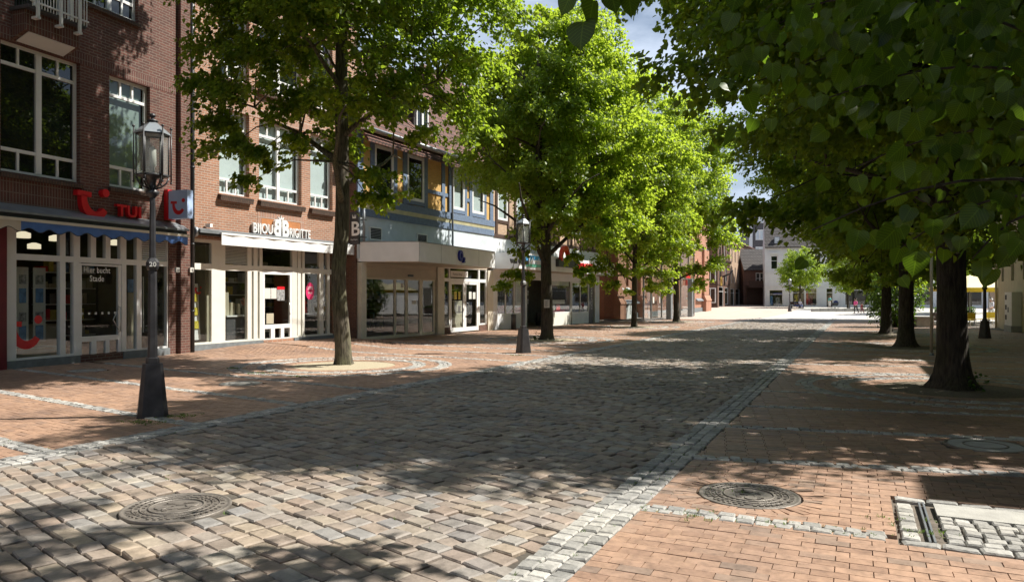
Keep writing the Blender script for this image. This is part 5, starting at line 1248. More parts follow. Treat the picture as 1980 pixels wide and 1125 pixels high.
n = MB(); cx, cz, rr_ = X(1086, -1.3), Z(1086, 505, -1.3), .62; stroke(n, [(cx + rr_ * math.cos(a), cz + rr_ * 1.25 * math.sin(a)) for a in np.linspace(math.pi, 0, 16)], [.28 - .1 * abs(k - 8) / 8 for k in range(16)], lambda a, b_, c_: (a, fy4(a) - .25 + c_, b_), .22); n.build('red_arch', paint('orange_red', (.68, .05, .015), .4), can)
flet('SERVICE', 1114, 1149, 519.5, 508, 'red', 4.1, .05, .03)
n = MB(); xa, xb = X(1112, -1.2), x1; n.prism_xy([(xa, fy4(xa) - .012), (xb, fy4(xb) - .012), (xb, fy4(xb) - .001), (xa, fy4(xa) - .001)], Z(1112, 521.5, -1.2), Z(1112, 520, -1.2)); n.build('red_line', M['red'], can)
# shop windows below
zs = zl4
b = MB(); b.box(X(952.5), X(961), -.03, .12, -.6, zs); b.box(X(1148.5), X(1157), -.08, .15, -.6, zs); b.box(X(1023), X(1029), .6, .75, -.6, zs); b.box(X(961), X(1157), .0, .12, Z(970, 539), zs); b.build('pier', M['white_render'], H4)
def shopwin(u0, u1, vb, vt, div, base='white_render', y=.02):
    f = MB(); a, e = X(u0, y), X(u1, y); zb2, zt2 = Z(u0, vb, y), Z(u0, vt, y)
    f.box(a, e, y, y + .08, zb2 - .06, zb2); f.box(a, e, y, y + .08, zt2, zt2 + .06)
    for k in range(div + 1): xx = a + (e - a) * k / div; f.box(xx - .04, xx + .04, y, y + .08, zb2, zt2)
    o = f.build('shop_window_frame', M['white'], H4); pane(o, a, e, zb2, zt2, y + .04)
    n = MB(); n.box(a, e, y - .01, y + .1, -.6, zb2 - .063); n.build('window_base', M[base], H4)
    return zb2, zt2
shopwin(961, 1010, 607, 540, 3)
shopwin(1063, 1104, 604, 541, 1, 'cream'); shopwin(1106, 1138, 604, 547, 2)
n = MB(); n.box(X(1139), X(1148), .03, .1, -.5, zs - .1); n.build('black_panel', M['darkgrey'], H4)
q = text('panel_lettering', 'KRAFTBAUER', .33, M['poster_w'], H4, (X(1146), .025, .75), (R(90), R(-90), 0), ext=.001)
room(H4, X(961), X(1139), .14, 3.2, -.1, zs, 'interior')
for u0, u1, v0, v1, m_ in ((962, 977, 541, 549, 'poster_w'), (980, 994, 541, 549, 'poster_w'), (1065, 1100, 541, 552, 'poster_w'), (1064, 1092, 580, 588, 'cream'), (1066, 1073, 589, 600, 'interior_l'), (1076, 1083, 589, 600, 'red'), (1066, 1092, 600, 604, 'darkred'), (1117, 1137, 546, 554, 'cream')):
    n = MB(); n.box(X(u0, .1), X(u1, .1), .1, .12, Z(u0, v1, .1), Z(u0, v0, .1)); n.build('window_poster', M[m_], H4)
for u0, u1, v0, v1 in ((962, 976, 590, 606), (985, 1007, 594, 606), (1093, 1100, 592, 600)):
    n = MB(); a, e, lo, hi = X(u0, .4), X(u1, .4), Z(u0, v1, .4), Z(u0, v0, .4); n.prism_xz([(a, lo), (e, lo), (e, hi), ((a + e) / 2, hi - .05), (a, lo + (hi - lo) * .35)], .4, .6); n.build('red_cushion', M['red'], H4)
for k in range(3):
    n = MB(); n.box(X(962, .9), X(1012, .9), .9, 1.2, 1.2 + k * .5, 1.24 + k * .5); 
    for j in range(14): xx = X(962, .9) + .3 * j; n.box(xx, xx + .2, .92, 1.1, 1.243 + k * .5, 1.4 + k * .5 + .05 * ((j * 7) % 4))
    n.build('goods_shelf', M['poster_g'], H4)
n = MB(); n.box(X(1012), X(1022), .5, .56, -.2, 2.6); n.box(X(1030), X(1034), .5, .56, -.2, 2.6); n.build('recessed_door', M['white'], H4)
# ------------------------------------------------------------------ red brick neo-gothic building with glass porch
F4 = Fac(8.4, 60.0, 25.5, -.38); X, Z, P = F4.X, F4.Z, F4.P
H5 = F4.thing('gothic_brick_building', 'red brick neo gothic building with lancet windows and a glass entrance porch', 'public building')
xe = X(1367); top = 13.5; zl = Z(1200, 588)
def arch(x0, x1, z0, z1, n=7):
    """pointed arch outline"""
    w = x1 - x0; zs = z1 - w * .95; pts = [(x0, z0), (x1, z0), (x1, zs)]
    for k in range(1, n): a = math.pi / 3 * k / n; pts.append((x0 + w * math.cos(a), zs + w * math.sin(a) * 1.05))
    pts.append(((x0 + x1) / 2, z1))
    for k in range(n - 1, 0, -1): a = math.pi / 3 * k / n; pts.append((x1 - w * math.cos(a), zs + w * math.sin(a) * 1.05))
    pts.append((x0, zs)); return pts
b = MB(); lanc = []
for c, w, z0, z1 in [(X(1200), .7, zl + 1.5, zl + 5.5), (X(1213), .7, zl + 1.5, zl + 5.5)] + [(3.2 + 3.0 * k, 1.1, 7.2, 11.6) for k in range(1, 11)] + [(X(1349), 1.0, 2.6, 6.4), (X(1341), .7, 8.2, 11.0), (X(1346), .7, 8.2, 11.0), (X(1351), .7, 8.2, 11.0)]: lanc.append((c - w / 2, c + w / 2, z0, z1))
lanc = [l for i, l in enumerate(lanc) if not any(abs((l[0] + l[1]) / 2 - (m[0] + m[1]) / 2) < .9 and i != j and j > i and abs(l[2] - m[2]) < 2 for j, m in enumerate(lanc))]
b.wall(0, xe, -.6, top, lanc, 0, .35); house_body(b, 0, xe, 0, 12, -.6, top); b.build('wall', M['brick_goth'], H5)
for l in lanc:
    pts = arch(*l); n = len(pts); m = MB(); w_, h_ = l[1] - l[0], l[3]
    # spandrel corners above the arch
    m.prism_xz([(l[0], l[3]), (l[0], pts[-1][1])] + [p for p in reversed(pts[2 + 7:-1])] + [], 0.004, .34) if False else None
    k = n // 2
    left = [p for p in pts[3:] if p[0] <= (l[0] + l[1]) / 2 + 1e-6]; right = [p for p in pts[2:] if p[0] >= (l[0] + l[1]) / 2 - 1e-6 and p[1] > l[2] + .01]
    m.prism_xz([(l[1], l[3])] + sorted(right, key=lambda p: p[0]), .006, .34); m.prism_xz([(l[0], l[3])] + sorted(left, key=lambda p: -p[0])[::1], .006, .34)
    m.build('arch_spandrel', M['brick_goth'], H5)
    f = MB(); f.box(l[0], l[1], .26, .27, l[2], l[3]); f.mi = 1; f.box((l[0] + l[1]) / 2 - .05, (l[0] + l[1]) / 2 + .05, .2, .255, l[2], l[3]); f.build('lancet_window', [M['glassd'], M['darkred']], H5)
    s = MB(); s.prism_yz([(-.16, l[2] - .3), (-.16, l[2] - .22), (.2, l[2] + .02), (.2, l[2] - .3)], l[0] - .1, l[1] + .1); s.build('sill', M['white_render'], H5)
gable_roof(0, xe, 0, 12, top, top + 6, .3).build('roof', M['tile_red'], H5)
b = MB()
for u0, u1 in ((1187, 1198), (1232, 1242), (1357, 1367)):
    a, e = X(u0), X(u1); b.box(a, e, -.55, 0, -.6, zl); b.prism_yz([(-.6, zl), (-.6, zl + .1), (-.31, zl + .75), (-.02, zl + .75), (-.02, zl)], a - .04, e + .04); b.box(a + .15, e - .15, -.3, .0, zl + .8, 7.6)
b.build('buttress', M['brick_goth'], H5)
b = MB(); b.prism_yz([(-.28, zl), (-.28, zl + .1), (-.0, zl + .35), (0, zl)], X(1198), X(1232)); b.prism_yz([(-.28, zl), (-.28, zl + .1), (-.0, zl + .35), (0, zl)], X(1345), X(1357)); b.box(0, xe + .1, -.2, .0, 7.6, 7.75); b.build('stone_ledge', M['zinc'], H5)
b = MB(); b.box(0, xe, -.12, .0, -.6, Z(1205, 606)); b.build('plinth', M['grey_stone'], H5)
b = MB(); a, e = X(1207), X(1221); b.prism_xz(arch(a, e, Z(1214, 616), Z(1214, 581)), -.2, .1); dd = b.build('white_arched_door', M['white'], H5)
b = MB(); b.box((a + e) / 2 - .08, (a + e) / 2 + .08, -.21, -.2, 0.3, Z(1214, 585)); b.build('door_glass', M['glassd'], dd)
# glass porch
po = -3.2; pa, pb = X(1246, po), X(1343, po); pz, pm = Z(1300, 478, po), Z(1300, 538, po); f = MB()
xs_ = [pa, pa + (pb - pa) * .12, pa + (pb - pa) * .30, pa + (pb - pa) * .5, pa + (pb - pa) * .68, pa + (pb - pa) * .86, pb]
for xx in xs_: f.box(xx - .06, xx + .06, po, po + .12, -.5, pz)
for q in (0, pm, pz - .12): f.box(pa, pb, po - .03, po + .13, q, q + .12); f.box(pa - .05, pa + .05, po, 0, q, q + .12); f.box(pb - .05, pb + .05, po, 0, q, q + .12)
f.box(pa - .1, pb + .1, po - .5, po + .2, pm, pm + .08)
pf = f.build('glass_porch', M['steel'], H5)
for xx, xx2 in zip(xs_[:-1], xs_[1:]): pane(pf, xx, xx2, .1, pm, po + .06); pane(pf, xx, xx2, pm, pz, po + .06)
n = MB()
for xx in (pa, pb): n.quad((xx, po, 0), (xx, 0, 0), (xx, 0, pz), (xx, po, pz))
n.quad((pa, po, pz), (pb, po, pz), (pb, 0, pz), (pa, 0, pz)); n.build('side_pane', M['shopglass'], pf)
n = MB()
for u in (1293, 1334): xx = X(u, po - .5); n.box(xx - .28, xx + .28, po - .75, po - .35, -.6, pm)
n.build('porch_pillar', M['zinc'], H5)
n = MB(); n.box(X(1325, po), X(1333, po), po - .1, po - .02, Z(1330, 552, po), Z(1330, 528, po)); n.build('red_sign', M['red'], H5)
for u, v0, v1 in ((1263, 574, 586), (1275.5, 574, 586)): n = MB(); n.box(X(u, po), X(u + 2.5, po), po + .02, po + .03, Z(u, v1, po), Z(u, v0, po)); n.build('notice', M['poster_w'], pf)
# dark recess between the shops and the gothic building
b = MB(); q0 = -7.6; b.wall(q0, 0, -.6, 12.5, [(-5.0, -4.2, 2.5, 6.5), (-3.4, -2.6, 2.5, 6.5)], 4.5, .3); b.quad((q0, 0, -.6), (q0, 4.5, -.6), (q0, 4.5, 12.5), (q0, 0, 12.5)); b.build('recessed_wall', M['brick_goth'], H5)
c = MB(); c.tube([(X(1181, 1), 1, 0), (X(1181, 1), 1, 2.8), (X(1178, 1), 1, 3.4), (X(1178, 1), 1, 12)], .12, 8); c.build('downpipe', M['black'], H5)
n = MB(); n.box(-7, -3.6, .4, 1.0, -.5, .45); n.build('stone_bench', M['grey_stone'], H5)

# ------------------------------------------------------------------ houses at the end of the street
def simple_house(fac, name, label, x0, x1, ze, zr, wall, wins, roof='tile_red', depth=9, timber=None, shop=None, over=.35, fr=.12, k=1, th=0, hip=False):
    t = fac.thing(name, label, 'house'); b = MB(); holes = [(a, c, e, g) for a, c, e, g in wins] + ([s[:4] for s in shop] if shop else [])
    b.wall(x0, x1, -1, ze, holes, 0, .22); house_body(b, x0, x1, 0, depth, -1, ze); gable_ends(b, x0, x1, 0, depth, ze, zr); b.build('wall', M[wall], t)
    for h in wins: window(t, *h, .1, 2 if h[1] - h[0] > 1.3 else 1, 1, glass='glassd', fr=fr, midh=(h[3] - h[2]) * .62)
    gable_roof(x0, x1, 0, depth, ze, zr, over).build('roof', M[roof], t)
    if shop:
        for s in shop:
            n = MB(); a, c, e, g = s[:4]
            for q in ((a, a + .1, e, g), (c - .1, c, e, g), (a + .1, c - .1, g - .1, g), (a + .1, c - .1, e, e + .1), (a + .1, c - .1, g - .75, g - .68)): n.box(q[0], q[1], .05, .15, q[2], q[3])
            o = n.build('shop_window', M['white'], t); pane(o, a + .05, c - .05, e, g, .1)
            room(t, a, c, .23, 2.5, e, g, s[4] if len(s) > 4 else 'interior')
    return t
F5 = Fac(30.0, 108.0, 25.5, -.28); X, Z, P = F5.X, F5.Z, F5.P
xw = X(1411); ze = 10.6
fw = [(xw * f_ - .65, xw * f_ + .65, 7.4, 9.6) for f_ in (.2, .4, .6, .8)] + [(xw * .25 - .9, xw * .25 + .9, 3.9, 6.1), (xw * .72 - .8, xw * .72 + .8, 3.9, 6.1)]
H6 = simple_house(F5, 'half_timbered_house', 'brown half timbered house with dark side wall beyond the red brick building', 0, xw, ze, ze + 3.4, 'brick_far', fw, shop=[(1.2, 5.2, -.1, 3.1, 'dark'), (6.3, 9.6, .4, 3.0, 'interior_l')])
f = MB()
for k in range(9): xx = xw * k / 8; f.box(xx - .12, xx + .12, -.04, .05, 3.4, ze)
for z in (3.3, 6.5, 7.0, ze - .2): f.box(0, xw, -.06 if z != 7.0 else -.3, .05, z, z + .22)
for k in range(12): xx = xw * (k + .5) / 12; f.box(xx - .1, xx + .1, -.35, .0, 6.75, 6.98)
for yy in (0.1, 2.2, 4.4, 6.6, 8.9): f.box(-.05, .03, yy - .12, yy + .12, 0, ze)
for z in (.3, 3.3, 6.7, 8.4, ze - .2): f.box(-.06, .03, 0, 9, z, z + .22)
f.prism_yz([(.2, 6.9), (.5, 6.9), (2.2, 8.4), (1.9, 8.4)], -.055, .03)
f.build('timber_frame', M['beam_brown'], H6)
for yy, z0, z1 in ((1.0, 3.9, 5.9), (1.0, .7, 2.9)):
    n = MB(); n.box(-.1, .02, yy - .8, yy + .8, z0, z1); n.mi = 1; n.box(-.11, -.1, yy - .65, yy - .05, z0 + .12, z1 - .12); n.box(-.11, -.1, yy + .05, yy + .65, z0 + .12, z1 - .12); n.build('side_window', [M['white'], M['glassd']], H6)
n = MB(); n.tube([(3.6, -.1, 4.6), (3.6, -1.2, 5.0), (3.6, -1.6, 5.6)], .12); n.tube([(3.6, -.4, 3.3), (3.6, -.5, 4.8)], .1); n.build('iron_bracket', M['black'], H6)
n = MB(); stroke(n, [(2.2 + .55 * math.cos(a), 3.9 + .55 * math.sin(a)) for a in np.linspace(0, 6.28, 20)], .25, lambda a, b_, c_: (a, -.25 + c_, b_), .12); n.build('golden_ring_sign', paint('gold', (.6, .4, .1), .35, metal=.6), H6)
x2, x3 = xw + .02, X(1431); w = (x3 - x2)
H7 = simple_house(F5, 'brick_house', 'narrow buff brick house with two rows of three slim windows', x2, x3, 10.2, 13.4, 'brick_buff', [(x2 + w * f_ - .5, x2 + w * f_ + .5, z, z + 2.6) for f_ in (.2, .5, .8) for z in (3.8, 7.2)], fr=.08, shop=[(x2 + .6, x2 + w * .42, .0, 2.9, 'interior_l'), (x2 + w * .55, x3 - .6, .0, 2.9, 'interior_l')])
x4 = X(1456); w = x4 - x3
H8 = simple_house(F5, 'brick_house', 'reddish brick corner house with a flowered balcony at the lane', x3 + .02, x4, 10.8, 13.2, 'brick_far', [(x3 + w * f_ - .5, x3 + w * f_ + .5, z, z + 2.4) for f_ in (.12, .3, .55, .72, .88) for z in (4.0,)] + [(x3 + w * f_ - .5, x3 + w * f_ + .5, 7.4, 9.8) for f_ in (.55, .72, .88)], fr=.08)
n = MB(); n.box(x3 + 1, x3 + 6.5, -1.2, .0, 7.0, 7.25); bl = n.build('balcony', M['white_render'], H8); n = MB(); n.box(x3 + 1, x3 + 6.5, -1.2, -1.12, 7.25, 8.0); n.build('parapet', M['brick_far'], bl); n = MB(); n.box(x3 + 1.2, x3 + 6.2, .05, .1, 7.3, 10.0); n.build('balcony_door', M['glassd'], H8)
n = MB(); n.box(x4 - 4.2, x4 - 4.0, -1.5, -.1, 3.4, 4.6); n.box(x4 - 2.2, x4 - 2.0, -2.3, -.1, 2.0, 4.6); n.build('hanging_sign', M['darkgrey'], H8)
# climbing bush at the corner house
def bush(name, label, loc, rx, ry, h, n, leaf, mat, seed, cat='bush', z0=.0):
    g = np.random.default_rng(seed); t = thing(name, label, cat, loc); q = g.normal(size=(n, 3)); q /= np.linalg.norm(q, axis=1, keepdims=True); r = g.uniform(.35, 1, n) ** .5
    ph = np.arctan2(q[:, 1], q[:, 0]); lump = 1 + .16 * np.sin(3 * ph + 5 * q[:, 2] + seed) + .12 * np.sin(7 * ph - 9 * q[:, 2])
    Pp = np.stack([q[:, 0] * rx * r * lump, q[:, 1] * ry * r * lump, z0 + h / 2 + q[:, 2] * r * h / 2 * lump], -1); Pp[:, 2] = np.maximum(Pp[:, 2], z0 + .05)
    D = q * .7 + g.normal(0, .5, (n, 3)) + np.array([0, 0, -.3]); Nn = q + np.array([0, 0, .6]) + g.normal(0, .4, (n, 3))
    V, F = leaves_np(Pp, D, Nn, leaf * g.uniform(.6, 1.3, n)); mesh_np('foliage', V, F, M[mat], t)
    s = MB()
    for k in range(7): a = k * .9; s.tube([(.1 * math.cos(a), .1 * math.sin(a), -.05), (rx * .35 * math.cos(a), ry * .35 * math.sin(a), z0 + h * .4), (rx * .5 * math.cos(a), ry * .5 * math.sin(a), z0 + h * .75)], [.05, .03, .01], 5)
    if rx > .5: s.build('stem', M['bark_dk'], t)
    return t
wx, wy = F5.world(X(1437), -1.0); bush('climbing_bush', 'tall bright green bush growing against the reddish brick house', (wx, wy, gzf(wx, wy)), 1.9, 1.3, 6.2, 3600, .2, 'leaf', 5)
x, y, z = at(1692, 631); bush('bush', 'big dark leafy bush behind the third tree of the right row', (x + .6, y - 1.0, gzf(x, y)), 1.5, 1.4, 3.6, 6500, .11, 'leaf_shade', 9)
# lane house and modern block
F6 = Fac(38.6, 124.0, 96, -.1)
H9 = simple_house(F6, 'brick_house', 'small dark red gabled house set back in the lane', 0.2, 7.5, 6.0, 9.5, 'brick_dk', [(2.2, 3.6, 2.9, 5.4)], 'tile_dk')
n = MB(); n.box(.5, 8, -3.2, -.2, 2.9, 3.15); n.box(.5, 8, -3.2, -3.1, 3.15, 4.0); n.box(.7, 7.8, -.6, -.3, -.8, 2.89); n.build('lane_gate', M['beam_brown'], H9)
F7 = Fac(48.8, 152.0, 100, 0)
H10 = F7.thing('office_block', 'dark modern office block with white window bands rising behind the roofs', 'office block')
X, Z = F7.X, F7.Z; xr = X(1498); bands = [(X(1461), X(1493), Z(1475, 431), Z(1475, 411)), (X(1461), X(1493), Z(1475, 464), Z(1475, 444)), (X(1461), X(1493), Z(1475, 497), Z(1475, 477))]; tp = Z(1475, 395)
M['slate'] = paint('slate_cladding', (.085, .078, .082), .7, .15)
b = MB(); b.wall(0, xr + 14, -1, tp, bands, 0, .3); house_body(b, 0, xr + 14, 0, 14, -1, tp); b.quad((0, 0, tp), (xr + 14, 0, tp), (xr + 14, 14, tp), (0, 14, tp)); b.build('wall', M['slate'], H10)
for a, e, z, z1 in bands:
    f = MB()
    for k in range(5): xx = a + (e - a) * k / 4; f.box(xx - .12, xx + .12, .02, .2, z, z1)
    f.box(a, e, .0, .2, z, z + .2); f.box(a, e, .0, .2, z1 - .2, z1); o = f.build('window_band', M['white'], H10); n = MB(); n.box(a, e, .15, .18, z + .01, z1 - .01); n.build('pane', M['pale_blue'], o)  # pale blue colour stands in for the sky reflected in the panes
n = MB(); n.box(-.05, .6, -.1, .0, 2, tp - 3); n.box(xr + .2, xr + 2.2, -.1, .0, 2, Z(1500, 412)); n.build('white_panel', M['white_render'], H10)

# the white house facing us
F8 = Fac(39.3, 115.0, 107, -.18); X, Z, P = F8.X, F8.Z, F8.P
xa, xb = 0, X(1625); ze = Z(1480, 476); zr = Z(1520, 432) + 1.0
fl = [(X(1490), X(1504), Z(1497, 521), Z(1497, 494))] + [(X(u) - .55, X(u) + .55, Z(1497, 521), Z(1497, 494)) for u in (1530, 1555, 1580, 1605)]
H11 = simple_house(F8, 'white_house', 'white rendered house with dark tiled roof and skylight facing down the street', xa, xb, ze, zr, 'white_render', fl, 'tile_dk', 10,
    shop=[(X(1487), X(1514), Z(1500, 592), Z(1500, 560), 'interior_l'), (X(1532), X(1556), Z(1500, 591), Z(1500, 557), 'soffit'), (X(1557), X(1580), Z(1500, 591), Z(1500, 557), 'soffit'), (X(1597), X(1611), Z(1500, 594), Z(1500, 557), 'dark')])
n = MB(); n.box(xa, xb, -.12, .0, Z(1500, 553), Z(1500, 551)); n.box(xa, xb, -.1, .0, Z(1500, 527), Z(1500, 525)); n.box(X(1488), X(1506), -.2, .0, Z(1497, 491), Z(1497, 488)); n.build('cornice', M['white_render'], H11)
k_ = (zr - ze) / 5; q = Z(1502, 466); yy = (q - ze) / k_; n = MB(); n.box(X(1497), X(1508), yy - .5, yy + .3, q - .5, q + .7); n.mi = 1; n.box(X(1497) + .1, X(1508) - .1, yy - .54, yy - .5, q - .35, q + .6); n.build('skylight', [M['zinc'], M['pale_blue']], H11)
for u0, u1, v0, v1, m_ in ((1495, 1514, 566, 570, 'o2blue'), (1489, 1494, 572, 590, 'poster_b'), (1558, 1563, 565, 590, 'red'), (1536, 1542, 570, 590, 'poster_y'), (1566, 1572, 572, 590, 'darkred'), (1500, 1508, 575, 590, 'poster_g')):
    n = MB(); n.box(X(u0, .4), X(u1, .4), .4, .45, Z(u0, v1, .4), Z(u0, v0, .4)); n.build('window_display', M[m_], H11)
x5 = X(1690)
H12 = simple_house(F8, 'shop_house', 'grey white shop house with wide brown windows right of the white house', xb + .02, x5, ze - .4, zr, 'white_render', [(xb + 1.2 + 2 * k, xb + 2.3 + 2 * k, 5.2, 7.6) for k in range(3)], 'tile_dk', 10, shop=[(xb + .6, xb + 4.5, .2, 3.2, 'interior'), (xb + 4.7, x5 - .5, .2, 3.2, 'interior')])
for k, (a, e, m1, lab) in enumerate(((x5 + 1, x5 + 15, 'white_render', 'pale shop house across the square, nearer the white house'), (x5 + 15.1, x5 + 28, 'brick_buff', 'buff brick house across the square'), (x5 + 28.1, x5 + 46, 'white_render', 'wide white house across the square at the far right'))):
    simple_house(F8, 'shop_house', lab, a, e, 8.6 + k, 13 + k, m1, [(a + 1.2 + 2.6 * j, a + 2.5 + 2.6 * j, 5.0, 7.2) for j in range(int((e - a - 1.5) / 2.6))], 'tile_red', 10, shop=[(a + .8, (a + e) / 2 - .3, .2, 3.2, 'interior'), ((a + e) / 2 + .3, e - .8, .2, 3.2, 'dark')])

# ------------------------------------------------------------------ houses along the right side (their eaves shade the pavement)
ox, oy = xy(7.25, 49.7); FR = Fac(ox, oy, 205, gzf(ox, oy))
M['yellow_wall'] = paint('yellow_render', (.52, .46, .30), .85, .1, 1.5, bump=.25)
def right_house(name, label, x0, x1, ze, zr, wall, wins, shop=None, dormers=()):
    t = simple_house(FR, name, label, x0, x1, ze, zr, wall, wins, 'tile_red', 9, shop=shop, over=.3)
    for dx in dormers:
        n = MB(); n.box(dx - .8, dx + .8, .4, 2.6, ze - .1, ze + 1.5); o = n.build('dormer', M['tile_dk'], t)
    return t
yw = [(1.2, 1.9, 2.6, 4.3), (4.0, 4.8, 2.6, 4.6), (7, 7.9, 2.6, 4.6), (10, 10.9, 2.6, 4.6), (4, 4.9, 5.6, 7.3), (7, 7.9, 5.6, 7.3), (10, 10.9, 5.6, 7.3), (1.2, 2.0, 5.6, 7.3)]
HY = FR.thing('yellow_house', 'pale yellow rendered house with narrow arched windows at the right edge', 'house')
b = MB(); b.wall(0, 12.6, -1, 8.2, yw, 0, .3); house_body(b, 0, 12.6, 0, 9, -1, 8.2); gable_ends(b, 0, 12.6, 0, 9, 8.2, 11.5); b.build('wall', M['yellow_wall'], HY); gable_roof(0, 12.6, 0, 9, 8.2, 11.5, .35).build('roof', M['tile_red'], HY)
for l in yw:
    n = MB(); n.box(l[0], l[1], .2, .22, l[2], l[3]); n.mi = 1; c = (l[0] + l[1]) / 2; n.box(c - .03, c + .03, .16, .198, l[2], l[3]); n.build('window', [M['glassd'], M['cream']], HY)
    m = MB(); w_ = (l[1] - l[0]) / 2; pts = [(c + w_ * math.cos(a), l[3] - w_ * .6 + w_ * .6 * math.sin(a)) for a in np.linspace(0, math.pi, 9)]
    m.prism_xz([(l[1], l[3])] + pts[:5][::-1][::-1], .005, .2); m.prism_xz([(l[0], l[3])] + pts[4:][::-1], .005, .2); m.build('arch_head', M['yellow_wall'], HY)
n = MB(); n.tube([(.18, -.1, -.3), (.18, -.1, 8)], .07, 8); 
for z in (.9, 2.2, 3.5): n.lathe([(.085, z), (.085, z + .06)], 8, (.18, -.1, 0))
n.build('downpipe', M['yellow_wall'], HY)
mc = placed(FR, 'meter_cabinet', 'pale grey electric cabinet with slotted vents against the yellow wall', 'electric cabinet', 4.9, -.42, 0)
n = MB(); n.box(0, 1.9, 0, .4, .35, 2.0); n.build('cabinet_body', M['cream'], mc); n = MB(); n.box(-.03, 1.93, -.03, .42, -.4, .35); n.build('cabinet_base', M['concrete'], mc)
for z in (.62, 1.12, 1.62):
    n = MB()
    for j in range(3): n.box(.15 + .16 * j, .25 + .16 * j, -.012, 0, z, z + .24)
    n.build('vent_slots', M['darkgrey'], mc)
n = MB(); n.box(1.0, 1.06, -.03, .0, 1.0, 1.25); n.build('cabinet_lock', M['black'], mc)
def rw(a, e): return [(q, q + 1.1, z, z + 1.7) for z in (4.4,) for q in np.arange(a + .9, e - 1.5, 2.2)]
right_house('shop_house', 'red brick house on the right side, beside the yellow house', 12.62, 25.6, 8.4, 11.4, 'brick_or', rw(12.6, 25.6), [(13.5, 18.5, .3, 3.0), (19.5, 24.8, .3, 3.0)], (19,))
right_house('shop_house', 'white house on the right side with wide shop windows', 25.62, 37.6, 8.8, 11.8, 'white_render', rw(25.6, 37.4), [(26.3, 31.2, .3, 3.0), (32, 37.0, .3, 3.0)])
right_house('shop_house', 'tall brown brick house on the right, nearest the camera', 38.58, 60, 8.3, 11.3, 'brick_far', rw(38.6, 60), [(40.0, 45, .3, 3.0), (46, 52, .3, 3.0)])
t = FR.thing('shadow_blocker', 'unseen added brick tower on the right between the brown and the white house', 'blocker'); n = MB(); n.box(37.66, 38.54, .02, 4, -1, 10.4); n.build('wall', M['brick_far'], t); n = MB(); n.box(37.62, 38.56, -.05, 4.05, 10.4, 10.5); n.build('coping', M['zinc'], t)  # unseen, added and sized to cast a shadow notch on the pavement
for z in (2.5, 5.2, 7.8): n = MB(); n.box(37.85, 38.35, -.02, .05, z, z + 1.2); n.build('window', M['glassd'], t)

simple_house(F1, 'shop_house', 'red clad shop house at the left edge beside the travel agency', -22, -7.05, 12.5, 16, 'brick_dk', [(-21 + 2.6 * k, -19.7 + 2.6 * k, z, z + 2.2) for k in range(5) for z in (4.6, 8.2)], shop=[(-21, -15, .2, 3.2), (-14, -8, .2, 3.2)])
simple_house(F1, 'brick_house', 'brick house of the left row before the camera', -40, -22.05, 12, 15.5, 'brick_or', [(-39 + 2.6 * k, -37.7 + 2.6 * k, z, z + 2.2) for k in range(6) for z in (4.6, 8.2)], shop=[(-39, -32, .2, 3.2), (-31, -23, .2, 3.2)])
